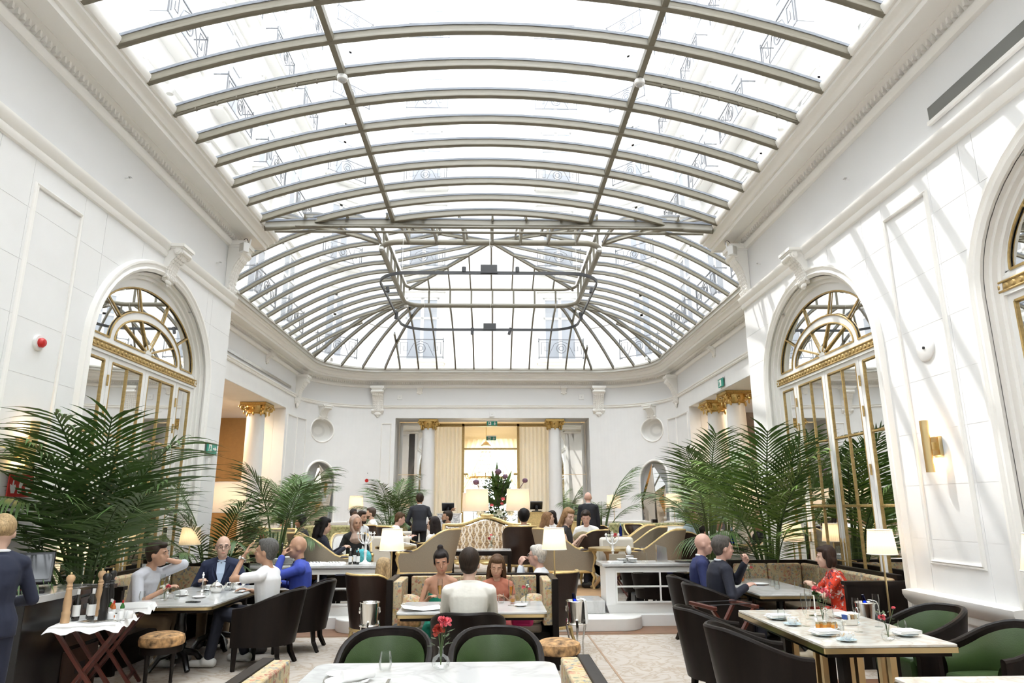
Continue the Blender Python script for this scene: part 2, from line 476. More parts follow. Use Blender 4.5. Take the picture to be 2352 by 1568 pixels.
# ---- floors and steps
fl = MB().bb((-9, -5, -0.3), (9, 10.95, 0)).build('floor', 'carpet', smooth=False); tag(fl, 'pale patterned carpet of the lower dining floor', kind='structure')
b = MB()
for k, x in enumerate((-1.72, 1.35)):
    b.bb((x-0.012, -5, 0.0), (x+0.012, 10.3, 0.004))
b.bb((XL, 10.28, 0), (XR, 10.31, 0.004))
b.build('carpet_border', mat('carpet_line', (0.36, 0.25, 0.17), 0.95), fl, smooth=False)
MB().bb((XL, 10.33, 0), (XR, 10.95, 0.006)).build('wood_strip', 'parquet', fl, smooth=False)
MB().bb((3.35, -5, 0), (XR, 7.6, 0.005)).build('wood_strip', 'parquet', fl, smooth=False)
MB().bb((3.0, -5, 0), (3.35, 7.6, 0.007)).build('stone_border', 'marble_white', fl, smooth=False)
tf = MB().bb((FL-4, 11.5, -0.3), (FR+4, 35, ZT)).build('floor_terrace', 'carpet', smooth=False); tag(tf, 'raised carpeted lounge floor beyond the steps', kind='structure')
MB().bb((FL, 11.5, ZT), (FR, 13.1, ZT+0.004)).build('wood_strip', mat('terrace_wood', (0.45, 0.28, 0.15), 0.35, noise=0.15), tf, smooth=False)
st = thing('steps', 'two white marble steps rising between the low mirrored cabinets', None, (0, 0, 0), kind='structure')
p = [(-2.3, 11.5), (-2.3, 11.0)]+[(-1.98-0.34*cos(a), 10.93-0.34*sin(a)) for a in [i*pi/16 for i in range(1, 9)]]
p = [(-2.32, 11.6), (-2.32, 10.95)]+[(-1.95-0.37*cos(a), 10.93-0.42*sin(a)) for a in [i*pi/20 for i in range(1, 11)]]+[(1.88+0.37*sin(a), 10.93-0.42*cos(a)) for a in [i*pi/20 for i in range(0, 10)]]+[(2.25, 10.95), (2.25, 11.6)]
MB().prism(p, 0, 0.18).build('step', 'stone', st, bevel=0.012)
MB().bb((-1.72, 10.98, 0.18), (1.72, 11.6, ZT+0.005)).build('step', 'marble_white', st, bevel=0.01)

# ---- front hall side walls of coursed blocks with arched mirror doors
AC, AA, AB, AS = (9.69, 4.49), 1.66, 1.36, 3.70    # arch centres, half width, rise, spring
def arch_low(u, c, a=AA, b=AB): return AS+b*sqrt(max(0, 1-((u-c)/a)**2))
def wmap(s, X):
    """wall coordinates (u along the hall, v up, w out from the wall) -> world"""
    return lambda u, v, w=0.0: Vector((X-s*w, u, v))
def front_wall(s, X, name, lab):
    P = wmap(s, X)
    w = MB()
    w.bb((X+s*0.17, -5, 0), (X+s*0.55, YC, 7.0))
    wall = w.build(name, 'white_wall', smooth=False); tag(wall, lab, kind='structure')
    def slab(poly, w0, w1, nm, m, par=wall, **k):
        T = Matrix(((0, 0, -s, X), (1, 0, 0, 0), (0, 1, 0, 0), (0, 0, 0, 1)))
        return MB().prism(poly, w0, w1, T).build(nm, m, par, smooth=False, **k)
    zs = [0.84]+[1.40+0.565*k for k in range(8)]
    us = [-5.0, -3.0, 0.0, 1.6]
    base = [2.0, AC[1]-AA, 3.3, AC[1], 5.6, AC[1]+AA, 6.66, 7.58, AC[0]-AA, 8.6, AC[0], 10.8, AC[0]+AA, YC]
    g = 0.0025
    bed = MB(); TB = Matrix(((0, 0, -s, X), (1, 0, 0, 0), (0, 1, 0, 0), (0, 0, 0, 1)))
    for ci in range(len(zs)-1):
        z0, z1 = zs[ci], zs[ci+1]
        uu = sorted(us+base)
        if ci % 2:
            uu = [u+0.35 if u in (3.3, 5.6, 8.6, 10.8) else u for u in uu]
        for u0, u1 in zip(uu[:-1], uu[1:]):
            mid = (u0+u1)/2
            c = [q for q in AC if abs(mid-q) < AA]
            if c:
                c = c[0]
                if z1 <= AS: continue
                n = 10
                pu = [u0+g+(u1-u0-2*g)*i/n for i in range(n+1)]
                lo = [min(z1-g, max(z0+g, arch_low(u, c))) for u in pu]
                if min(lo) > z1-2*g: continue
                k = [i for i in range(n+1) if lo[i] < z1-g-1e-4]
                i0, i1 = max(0, k[0]-1), min(n, k[-1]+1)
                poly = [(pu[i], lo[i]) for i in range(i0, i1+1)]
                top = [(pu[i1], z1-g), (pu[i0], z1-g)]
                if lo[i1] > z1-g-1e-4: top = top[1:]
                if lo[i0] > z1-g-1e-4: top = top[:-1]
                poly += top
                if len(poly) < 3: continue
            else:
                poly = [(u0+g, z0+g), (u1-g, z0+g), (u1-g, z1-g), (u0+g, z1-g)]
            slab(poly, -0.17, 0.0, 'stone_block', 'white_wall')
            if not c: bed.prism([(u0, z0), (u1, z0), (u1, z1), (u0, z1)], -0.165, -0.004, TB)
            else: bed.prism(poly[:-len(top)]+[(u, v+2*g) for u, v in top], -0.165, -0.004, TB)
    bed.build('joint_bed', 'white_wall', wall, smooth=False)
    # picture rail, frieze
    P2 = [(-5, zs[-1]), (YC, zs[-1]), (YC, 6.45), (-5, 6.45)]
    slab(P2, -0.17, -0.005, 'frieze', 'frieze')
    r = MB()
    prof = [(0, 5.33), (0.03, 5.34), (0.05, 5.38), (0.045, 5.42), (0.07, 5.45), (0.10, 5.50), (0.10, 5.54), (0.06, 5.56), (0, 5.57)]
    pth = [P(-5, 0), P(YC, 0)]
    r.sweep(prof, pth, [(-s, 0, 0)]*2)
    r.build('picture_rail', 'white_trim', wall)
    # dado below, with rail and base, interrupted at the doors
    segs = [(-5, AC[1]-AA-0.1), (AC[1]+AA+0.1, AC[0]-AA-0.1), (AC[0]+AA+0.1, YC)]
    for a, c in segs:
        slab([(a, 0), (c, 0), (c, 0.84), (a, 0.84)], -0.17, 0.015, 'dado', 'white_wall')
        prof = [(0.015, 0.60), (0.05, 0.62), (0.06, 0.66), (0.05, 0.69), (0.09, 0.72), (0.13, 0.76), (0.15, 0.80), (0.15, 0.845), (0.0, 0.86)]
        m = MB().sweep(prof, [P(a, 0), P(c, 0)], [(-s, 0, 0)]*2); m.build('dado_rail', 'white_trim', wall)
        prof = [(0.015, 0), (0.05, 0), (0.05, 0.16), (0.035, 0.19), (0.015, 0.20)]
        m = MB().sweep(prof, [P(a, 0), P(c, 0)], [(-s, 0, 0)]*2); m.build('skirting', 'white_trim', wall)
        if c-a > 0.9: frame_moulding(P, a+0.12, c-0.12, 0.26, 0.52, wall, 0.03, -s, off=0.015)
    frame_moulding(P, 6.70, 7.56, 1.14, 5.10, wall, 0.05, -s)
    # outer arch moulding
    for c in AC:
        m = MB(); pts = []; nn = []
        prof = [(0, -0.02), (0.03, -0.02), (0.055, 0.02), (0.03, 0.05), (0.035, 0.08), (0.06, 0.10), (0.06, 0.13), (0.0, 0.15)]
        path = [(c-AA, 0.0, -1, 0), (c-AA, AS, -1, 0)]
        for i in range(1, 24):
            t = pi*i/24
            path.append((c-AA*cos(t), AS+AB*sin(t), -cos(t), sin(t)))
        path += [(c+AA, AS, 1, 0), (c+AA, 0.0, 1, 0)]
        vs = []
        for (u, v, nu, nv) in path:
            for a, q in prof: vs.append(P(u+nu*q, v+nv*q, a))
        n = len(prof); fs = []
        for i in range(len(path)-1):
            for j in range(n-1): fs.append((i*n+j, (i+1)*n+j, (i+1)*n+j+1, i*n+j+1))
        m.add(vs, fs); m.build('arch_moulding', 'white_trim', wall)
        # stepped reveal lining
        m = MB(); vs = []; prof = [(-0.0, -0.03), (-0.05, -0.03), (-0.05, -0.07), (-0.10, -0.075), (-0.10, -0.12), (-0.16, -0.13)]
        for (u, v, nu, nv) in path:
            for a, q in prof: vs.append(P(u+nu*q, v+nv*q, a))
        n = len(prof); fs = [(i*n+j, (i+1)*n+j, (i+1)*n+j+1, i*n+j+1) for i in range(len(path)-1) for j in range(n-1)]
        m.add(vs, fs); m.build('reveal', 'white_trim', wall)
        console(wall, P(c, 4.98, 0), s, 0.36, 0.55, 'keystone')
    return wall, P
def frame_moulding(P, u0, u1, v0, v1, par, wd, nx, off=0.0, name='panel_moulding', m='white_trim'):
    mb = MB()
    prof = [(off, 0), (off+0.012, 0.004), (off+0.022, wd*0.3), (off+0.012, wd*0.55), (off+0.028, wd*0.75), (off+0.02, wd), (off, wd)]
    cs = [(u0, v0, 1, 1), (u1, v0, -1, 1), (u1, v1, -1, -1), (u0, v1, 1, -1)]
    vs = []
    for (u, v, a, c) in cs:
        for h, q in prof: vs.append(P(u+a*q, v+c*q, h))
    n = len(prof); fs = []
    for i in range(4):
        for j in range(n-1):
            a, c = i*n+j, ((i+1) % 4)*n+j
            fs.append((a, c, c+1, a+1))
    mb.add(vs, fs)
    return mb.build(name, m, par)
_con = {}
def console(par, loc, s, wd, ht, name='console', rz=None, m='white_trim'):
    """scrolled bracket with acanthus leaf; origin at its foot on the wall, standing out along local +x"""
    key = (wd, ht)
    if key not in _con:
        b = MB(); d = wd*0.75
        side = [(0, 0), (0.10*d, 0.02*ht), (0.22*d, 0.10*ht), (0.16*d, 0.22*ht), (0.24*d, 0.36*ht), (0.38*d, 0.52*ht), (0.62*d, 0.66*ht), (0.85*d, 0.76*ht), (0.95*d, 0.86*ht), (0.9*d, 0.92*ht), (0, 0.92*ht)]
        T = Matrix(((1, 0, 0, 0), (0, 0, 1, 0), (0, 1, 0, 0), (0, 0, 0, 1)))
        b.prism(side, -wd*0.40, wd*0.40, T)
        b.box((d*0.5, 0, ht*0.96), (d*1.1, wd*1.05, ht*0.08))
        b.box((d*0.5, 0, ht*0.90), (d*0.95, wd*0.92, ht*0.04))
        for y in (-1, 1):
            b.cyl((0.72*d, y*wd*0.47, ht*0.80), (0.72*d, y*wd*0.30, ht*0.80), 0.2*d, n=14)
            b.cyl((0.72*d, y*wd*0.50, ht*0.80), (0.72*d, y*wd*0.47, ht*0.80), 0.1*d, n=10)
            b.cyl((0.16*d, y*wd*0.46, ht*0.12), (0.16*d, y*wd*0.28, ht*0.12), 0.13*d, n=12)
        b.cyl((0.86*d, -wd*0.40, ht*0.80), (0.86*d, wd*0.40, ht*0.80), 0.13*d, n=14)
        def fx(f):
            q = [(0.10, 0.16), (0.20, 0.16), (0.34, 0.24), (0.5, 0.36), (0.64, 0.60), (0.76, 0.86)]
            for (z0, x0), (z1, x1) in zip(q[:-1], q[1:]):
                if f <= z1: return (x0+(x1-x0)*(f-z0)/(z1-z0))*d
            return 0.86*d
        for k in range(9):
            f = 0.10+0.072*k; z = ht*f
            for y, r in ((-0.30, 0.85), (-0.15, 1.0), (0, 1.15), (0.15, 1.0), (0.30, 0.85)):
                b.ell((fx(f)+0.015*d*r, y*wd, z), (0.055*d*r, wd*0.095, ht*0.062*r), 7, 5, Matrix.Rotation(0.5, 3, 'Y'))
        b.ell((0.10*d, 0, 0.0), (0.10*d, wd*0.26, ht*0.075), 8, 6); b.ell((0.07*d, 0, -0.06*ht), (0.07*d, wd*0.12, ht*0.06), 8, 6)
        _con[key] = b.build(name, m, par)
        o = _con[key]
    else:
        o = inst(_con[key], par)
    o.location = loc
    o.rotation_euler = (0, 0, (0 if s < 0 else pi) if rz is None else rz)
    return o
wallL, PL = front_wall(-1, XL, 'wall_left', 'white coursed side wall of the hall beside the tall palm and red fire sign')
wallR, PR = front_wall(1, XR, 'wall_right', 'white coursed side wall of the hall striped by sunlight and rib shadows')
def panel_grid(P, c, d, s, par_name, lab):
    """arched mirror door: u0 centre c, at depth d behind the wall face"""
    root = thing(par_name, lab, None, (0, 0, 0), kind='structure')
    w = -0.165
    fr = MB()
    def rect(mb, u0, u1, v0, v1, w0, w1):
        a, q = P(u0, v0, w0), P(u1, v1, w1)
        mb.bb([min(x, y) for x, y in zip(a, q)], [max(x, y) for x, y in zip(a, q)])
    leaves = [(-1.46, -1.05), (-0.87, -0.09), (0.09, 0.87), (1.05, 1.46)]
    mun = [0.80, 1.75, 2.68, 3.60]
    edges = [-AA, -1.46, -1.05, -0.87, -0.09, 0.09, 0.87, 1.05, 1.46, AA]
    for i in range(0, len(edges), 2): rect(fr, c+edges[i], c+edges[i+1], 0, 3.67, w, w+0.035)
    for a, q in leaves:
        rect(fr, c+a, c+q, 0, 0.80, w, w+0.03); rect(fr, c+a, c+q, 3.60, 3.67, w, w+0.035)
    for x in (-0.96, 0.0, 0.96):
        rect(fr, c+x-0.006, c+x+0.006, 0, 3.66, w+0.035, w+0.042)
    rect(fr, c-AA, c+AA, 3.67, 3.72, w, w+0.06); rect(fr, c-AA, c+AA, 3.80, 3.86, w, w+0.05)
    fr.build('door_frame', 'joinery', root, smooth=False)
    # spandrel panel around the fan lights
    SP = MB(); n = 36
    fa, fb, fz = 1.44, 0.89, 3.90
    out, inn = [], []
    for i in range(n+1):
        t = pi*i/n
        out.append(P(c-AA*cos(t), 3.86+1.21*sin(t), w+0.03)); inn.append(P(c-fa*cos(t), fz+fb*sin(t), w+0.03))
    SP.add(out+inn, [(i, i+1, n+2+i, n+1+i) for i in range(n)])
    ia, ib = 1.02, 0.56
    o2 = [P(c-ia*cos(pi*i/n), fz+ib*sin(pi*i/n), w+0.03) for i in range(n+1)]
    ja, jb = 0.90, 0.44
    i2 = [P(c-ja*cos(pi*i/n), fz+jb*sin(pi*i/n), w+0.03) for i in range(n+1)]
    SP.add(o2+i2, [(i, i+1, n+2+i, n+1+i) for i in range(n)])
    SP.add([P(c-AA, 3.86, w+0.03), P(c+AA, 3.86, w+0.03), P(c+AA, fz, w+0.03), P(c-AA, fz, w+0.03)], [(0, 1, 2, 3)])
    hub = [P(c+0.13*cos(pi*i/10), fz+0.14*sin(pi*i/10), w+0.035) for i in range(11)]
    SP.add(hub, [tuple(range(11))])
    SP.build('spandrel', 'joinery', root, smooth=False)
    def pane(pts):
        """bevelled mirror pane: flat centre with a chamfered rim"""
        k = len(pts); m_ = sum(pts, Vector())/k
        inn_ = []
        for q in pts:
            dv = (m_-q); L = dv.length
            inn_.append(q+dv*min(0.35, 0.03/L)+Vector((-s, 0, 0))*0.006)
        b = MB(); b.add(pts+inn_, [tuple(range(k, 2*k))]+[(i, (i+1) % k, k+(i+1) % k, k+i) for i in range(k)])
        b.build('mirror_pane', 'mirror', root, smooth=False)
    gl = MB()
    for a, q in leaves:
        cols = [a, (a+q)/2, q] if q-a > 0.5 else [a, q]
        for v0, v1 in zip(mun[:-1], mun[1:]):
            for x0, x1 in zip(cols[:-1], cols[1:]):
                pane([P(c+x0, v0, w+0.012), P(c+x1, v0, w+0.012), P(c+x1, v1, w+0.012), P(c+x0, v1, w+0.012)])
        for x in cols: gl.bar(P(c+x, mun[0], w+0.025), P(c+x, mun[-1], w+0.025), 0.022, 0.022, (s, 0, 0))
        for v in mun: gl.bar(P(c+a, v, w+0.025), P(c+q, v, w+0.025), 0.022, 0.022, (s, 0, 0))
    gl.build('gilt_bead', 'gilt_paint', root)
    fan = MB(); k = 6
    def arc(a_, b_, t0, t1, n_=5): return [P(c-a_*cos(t0+(t1-t0)*i/n_), fz+b_*sin(t0+(t1-t0)*i/n_), w+0.012) for i in range(n_+1)]
    ang = [pi*i/5 for i in range(6)]
    for t0, t1 in zip(ang[:-1], ang[1:]):
        pane(arc(fa, fb, t0, t1)+arc(ia, ib, t1, t0))
        pane(arc(ja, jb, t0, t1)+arc(0.12, 0.06, t1, t0))
    for t in ang:
        fan.bar(P(c-ia*cos(t), fz+ib*sin(t), w+0.035), P(c-fa*cos(t), fz+fb*sin(t), w+0.03), 0.024, 0.022, (s, 0, 0))
        fan.bar(P(c-0.1*cos(t), fz+0.06*sin(t), w+0.035), P(c-ja*cos(t), fz+jb*sin(t), w+0.03), 0.024, 0.022, (s, 0, 0))
    for a_, b_ in ((fa, fb), (ia, ib), (ja, jb)):
        fan.tube([P(c-a_*cos(pi*i/n), fz+b_*sin(pi*i/n), w+0.035) for i in range(n+1)], 0.013, 6)
    fan.build('fan_bead', 'gilt_paint', root)
    gb = MB(); rect(gb, c-AA+0.02, c+AA-0.02, 3.71, 3.81, w, w+0.06)
    for i in range(34):
        u = c-AA+0.07+i*(2*AA-0.14)/33
        gb.cyl(P(u, 3.76, w+0.06), P(u, 3.76, w+0.075), 0.032, 0.02, 8)
    for v in (3.715, 3.805): gb.tube([P(c-AA+0.02, v, w+0.062), P(c+AA-0.02, v, w+0.062)], 0.012, 6)
    gb.build('gilt_band', 'gilt_paint', root)
    hg = MB()
    for x in (-0.96, 0.96):
        for v in (1.3, 2.2, 2.95, 3.35): hg.cyl(P(c+x, v-0.07, w+0.05), P(c+x, v+0.07, w+0.05), 0.014, n=8)
    for x in (-0.045, 0.045):
        hg.box(P(c+x, 1.05, w+0.04), (0.012, 0.035, 0.42)); hg.cyl(P(c+x, 1.26, w+0.04), P(c+x, 1.32, w+0.04), 0.018, 0.004, 8)
    hg.cyl(P(c-0.14, 1.02, w+0.08), P(c+0.14, 1.02, w+0.08), 0.009, n=8)
    hg.build('hinge', 'gilt_paint', root)
    return root
panel_grid(PL, AC[0], 0, -1, 'door_1', 'arched gilt mirror door behind the tall palm and seated men')
panel_grid(PR, AC[0], 0, 1, 'door_2', 'arched gilt mirror door behind the woman in red, whole arch in view')
panel_grid(PR, AC[1], 0, 1, 'door_3', 'nearer arched gilt mirror door cut off by the picture edge beside the brass sconce')
# ---- rear wall behind the photographer, return walls at the end of the hall
wb = MB().bb((XL-0.6, -5.3, 0), (XR+0.6, -5, 7.0)).build('wall_rear', 'white_wall', smooth=False); tag(wb, 'plain white wall closing the hall', kind='structure')
for nm, x0, x1 in (('wall_return_left', FL-0.5, XL-0.17), ('wall_return_right', XR+0.17, FR+0.5)):
    w = MB().bb((x0, YC-0.4, 0), (x1, YC, 7.0)).build(nm, 'white_wall', smooth=False); tag(w, 'white return wall where the hall widens into the lounge', kind='structure')
# ---- one cornice running round both rooms
def room_path(n=14, inset=0.0):
    p = [(XL, -5), (XL, YC), (FL, YC), (FL, YE-RC)]
    p += [(FL+RC-RC*cos(t), YE-RC+RC*sin(t)) for t in [pi/2*i/n for i in range(1, n)]]
    p += [(FL+RC, YE), (FR-RC, YE)]
    p += [(FR-RC+RC*sin(t), YE-RC+RC*cos(t)) for t in [pi/2*i/n for i in range(1, n)]]
    p += [(FR, YE-RC), (FR, YC), (XR, YC), (XR, -5)]
    return p
RP = room_path()
RN = mitre(RP)
path3 = [(x, y, 0) for x, y in RP]
cor = thing('cornice', 'deep white plaster cornice running under the glass roof', None, kind='structure')
prof = [(-0.02, 6.38), (0.05, 6.39), (0.08, 6.43), (0.08, 6.47), (0.05, 6.51), (0.02, 6.515)]
MB().sweep(prof, path3, RN).build('bead_roll', 'white_trim', cor)
prof = [(-0.02, 6.50), (0.02, 6.515), (0.03, 6.55), (0.06, 6.60), (0.11, 6.635), (0.13, 6.64), (0.13, 6.655), (0.37, 6.66), (0.37, 6.63), (0.40, 6.63), (0.40, 6.70), (0.43, 6.71), (0.44, 6.75), (0.48, 6.79), (0.52, 6.81), (0.52, 6.85), (0.55, 6.86), (0.57, 6.90), (0.57, 6.97), (-0.05, 6.98)]
MB().sweep(prof, path3, RN).build('crown', 'white_trim', cor)
dt = MB()
def walk(path, step):
    out = []; carry = 0.0
    for a, b in zip(path[:-1], path[1:]):
        a, b = Vector(a), Vector(b); L = (b-a).length; d = (b-a)/L; t = carry
        while t < L:
            out.append((a+d*t, d)); t += step
        carry = t-L
    return out
for q, d in walk(RP, 0.085):
    if q.y < 4: continue
    n_ = Vector((d.y, -d.x)); c = q+n_*0.055
    dt.box((c.x, c.y, 6.575), (0.03, 0.05, 0.07), math.atan2(n_.y, n_.x)+pi/2)
o = dt.build('dentils', 'white_trim', cor, smooth=False); o['kind'] = 'stuff'
# spot lamps standing along the cornice lip
def spot(x, y, rz, lab):
    t = thing('cornice_spotlight', lab, 'spotlight', (x, y, 6.97), rz, 'white spotlights on the cornice lip')
    MB().lathe([(0.045, 0.06), (0.05, 0.07), (0.05, 0.18), (0.04, 0.19), (0, 0.19)], 14).build('can', 'white_plastic', t)
    MB().lathe([(0, 0.062), (0.044, 0.061)], 14).build('lens', 'spot_glow', t)
    MB().bar((0.0, 0.0, 0.12), (0.12, 0, 0.02), 0.02, 0.02).build('arm', 'white_plastic', t)
    return t
SPOTS = [(-4.26, 8.2, 0, 'nearest'), (-4.26, 9.4, 0, 'second'), (4.18, 8.9, pi, 'nearest'), (4.18, 10.2, pi, 'second')]
spot(-4.24, 8.05, pi, 'white spotlight on the cornice at upper left, nearest the picture edge')
spot(-4.24, 9.25, pi, 'white spotlight on the cornice at upper left, beside the fourth rib')
spot(4.16, 8.75, 0, 'white spotlight on the sunlit cornice beside the third rib')
spot(4.16, 10.0, 0, 'white spotlight on the sunlit cornice beside the fifth rib')
for x, y, l in ((-6.5, 15.6, 'left lounge cornice near the carved corner bracket'), (-6.5, 21.3, 'left lounge cornice halfway to the rounded corner'), (-5.95, 24.9, 'rounded far left corner of the lounge cornice'),
                (6.2, 15.3, 'right lounge cornice near the carved corner bracket'), (6.2, 21.3, 'right lounge cornice halfway to the rounded corner'), (5.7, 24.6, 'rounded far right corner of the lounge cornice')):
    spot(x, y, pi if x < 0 else 0, 'white spotlight on the '+l)
for x, l in ((-4.55, 'far cornice just left of the left oval niche bracket'), (-2.0, 'far cornice above the left gilt column'), (-1.35, 'far cornice left of the exit sign'), (1.3, 'far cornice right of the exit sign'), (1.95, 'far cornice above the right gilt column'), (4.3, 'far cornice near the right oval niche bracket')):
    spot(x, YE-0.52, -pi/2, 'white spotlight on the '+l)

# ---- lounge walls
def lounge_side(s, X, name, lab, y0, y1):
    m = MB()
    m.bb((min(X, X+s*0.4), YC, 0), (max(X, X+s*0.4), y0, 6.45)); m.bb((min(X, X+s*0.4), y1, 0), (max(X, X+s*0.4), YE-RC, 6.45))
    m.bb((min(X, X+s*0.4), y0, 5.08), (max(X, X+s*0.4), y1, 6.45))
    w = m.build(name, 'white_wall', smooth=False); tag(w, lab, kind='structure')
    # deep opening: soffit, far jamb
    MB().bb((min(X+s*0.012, X+s*1.3), y0, 5.07), (max(X+s*0.012, X+s*1.3), y1, 5.2)).build('soffit', 'white_wall', w, smooth=False)
    MB().bb((min(X+s*.39, X+s*1.3), y1-0.004, 0), (max(X+s*.39, X+s*1.3), y1+0.3, 5.2)).build('jamb', 'white_wall', w, smooth=False)
    P = wmap(s, X)
    prof = [(0, 5.58), (0.03, 5.585), (0.05, 5.62), (0.03, 5.65), (0.06, 5.68), (0.06, 5.70), (0, 5.71)]
    frame_moulding(P, y1+0.2, YE-RC+0.6, 1.5, 4.95, w, 0.05, -s)
    return w, P
wl, PFL = lounge_side(-1, FL, 'wall_lounge_left', 'white lounge wall over the wide left opening with a gilt column', 13.2, 23.34)
wr, PFR = lounge_side(1, FR, 'wall_lounge_right', 'white lounge wall over the wide right opening with twin gilt columns', 13.2, 23.06)
MB().bb((FL+0.002, 16.8, 5.80), (FL+0.05, 23.6, 5.88)).build('air_slot', 'steel', wl, smooth=False)
# picture rail and base rail round the lounge
rails = thing('trim_1', 'slim white plaster rail running round the lounge walls', None, kind='structure')
lp = RP[2:-2]; ln = RN[2:-2]
prof = [(-0.02, 5.58), (0.03, 5.585), (0.05, 5.62), (0.03, 5.65), (0.06, 5.68), (0.06, 5.70), (-0.02, 5.71)]
MB().sweep(prof, [(x, y, 0) for x, y in lp], ln).build('picture_rail', 'white_trim', rails)
prof = [(-0.02, 1.10), (0.03, 1.12), (0.05, 1.17), (0.07, 1.2), (0.07, 1.24), (-0.02, 1.26)]
i0 = [i for i, q in enumerate(lp) if q[1] > 24][0]
seg = [q for q in lp[1:-1] if q[1] >= YE-RC-0.01]
segL = [q for q in seg if q[0] <= FL+RC+0.01]+[(-3.9, YE)]
segR = [(3.9, YE)]+[q for q in seg if q[0] >= FR-RC-0.01]
for sg in (segL, segR): MB().sweep(prof, [(x, y, 0) for x, y in sg], mitre(sg)).build('base_rail', 'white_trim', rails)
frz = MB().sweep([(-0.01, 5.70), (0.004, 5.70), (0.004, 6.42), (-0.01, 6.42)], [(x, y, 0) for x, y in lp], ln).build('frieze', 'frieze', rails)

def corner_wall(s, cx, name, lab):
    cy = YE-RC
    def P(t, z, w=0.0):
        a = t/RC
        return Vector((cx+s*(RC-w)*cos(a), cy+(RC-w)*sin(a), z))
    T1 = RC*pi/2; tc = RC*0.68
    oa, ob, oz = 0.52, 0.44, 4.62          # oval
    aw, az, atop = 0.68, 2.75, 0.72        # arched recess half width, spring, rise
    zz0 = ZT+0.1
    ts = [T1*i/30 for i in range(31)]+[tc+aw*cos(pi*i/16) for i in range(17)]+[tc+oa*cos(pi*i/16) for i in range(17)]
    ts = sorted(set(round(t, 5) for t in ts))
    m = MB()
    def fill(t0, t1, f0, f1):
        for q in ((f0(t0), f1(t0), f0(t1), f1(t1)),):
            a, b_, c, d = q
            m.add([P(t0, a), P(t1, c), P(t1, d), P(t0, b_)], [(0, 1, 2, 3)])
    def arch_t(t): return az+atop*sqrt(max(0, 1-((t-tc)/aw)**2))
    def o_lo(t): return oz-ob*sqrt(max(0, 1-((t-tc)/oa)**2))
    def o_hi(t): return oz+ob*sqrt(max(0, 1-((t-tc)/oa)**2))
    for t0, t1 in zip(ts[:-1], ts[1:]):
        mid = (t0+t1)/2
        lo = arch_t if abs(mid-tc) < aw else (lambda t: 0.0)
        if abs(mid-tc) < oa:
            fill(t0, t1, lo, o_lo); fill(t0, t1, o_hi, lambda t: 6.45)
        else: fill(t0, t1, lo, lambda t: 6.45)
    w = m.build(name, 'white_wall'); tag(w, lab, kind='structure')
    # arched recess back and reveal
    m = MB(); n = 20
    edge = [(tc-aw, 0.0)]+[(tc-aw*cos(pi*i/n), az+atop*sin(pi*i/n)) for i in range(n+1)]+[(tc+aw, 0.0)]
    f = [P(t, z, 0) for t, z in edge]; bk = [P(t, z, -0.34) for t, z in edge]
    k = len(edge)
    m.add(f+bk, [(i, i+1, k+i+1, k+i) for i in range(k-1)]+[tuple(range(k, 2*k))])
    m.build('arched_recess', 'white_wall', w)
    m = MB(); m.tube([P(t, z, 0.01) for t, z in [(a, b) for a, b in edge]], 0.045, 8)
    m.build('recess_moulding', 'white_trim', w)
    # oval bowl with rim and pierced rosette
    m = MB(); rings = []
    for (f_, dep) in ((1.0, 0.0), (0.97, -0.12), (0.90, -0.20), (0.55, -0.235), (0.3, -0.22), (0.0, -0.21)):
        rings.append([P(tc+oa*f_*cos(2*pi*i/36), oz+ob*f_*sin(2*pi*i/36), dep) for i in range(36)])
    m.loft(rings, cap=False); m.build('oval_bowl', mat('bowl', (0.79, 0.775, 0.74), 0.7), w)
    m = MB(); m.tube([P(tc+oa*1.02*cos(2*pi*i/40), oz+ob*1.02*sin(2*pi*i/40), 0.0) for i in range(40)], 0.03, 8, closed=True)
    m.build('oval_rim', 'white_trim', w)
    m = MB()
    for r_ in range(9):
        f_ = 0.32+r_*0.055; nn = 56
        for i in range(nn):
            a = 2*pi*(i+0.5*(r_ % 2))/nn
            q = P(tc+oa*f_*cos(a), oz+ob*f_*sin(a), -0.222-0.0018*r_)
            nrm = (P(tc, oz, 1)-P(tc, oz, 0))
            x_ = (P(tc+1, oz)-P(tc, oz)).normalized(); z_ = Vector((0, 0, 1))
            e = 0.0075
            m.add([q-x_*e, q-z_*e, q+x_*e, q+z_*e], [(0, 1, 2, 3)])
    o = m.build('pierced_holes', mat('hole_grey', (0.30, 0.29, 0.27), 0.8), w, smooth=False); o['kind'] = 'stuff'
    q = P(tc, 5.06, 0); a = 0.68
    console(w, q, s, 0.44, 0.48, 'niche_bracket', rz=math.atan2(-sin(a), -s*cos(a)))
    frame_moulding(P, 0.28, tc-aw-0.12, 1.45, 4.95, w, 0.04, 0)
    return w, P
wcl, PCL = corner_wall(-1, FL+RC, 'wall_corner_left', 'curved white corner wall with an oval niche and the left faceted mirror')
wcr, PCR = corner_wall(1, FR-RC, 'wall_corner_right', 'curved white corner wall with an oval niche and the right faceted mirror')
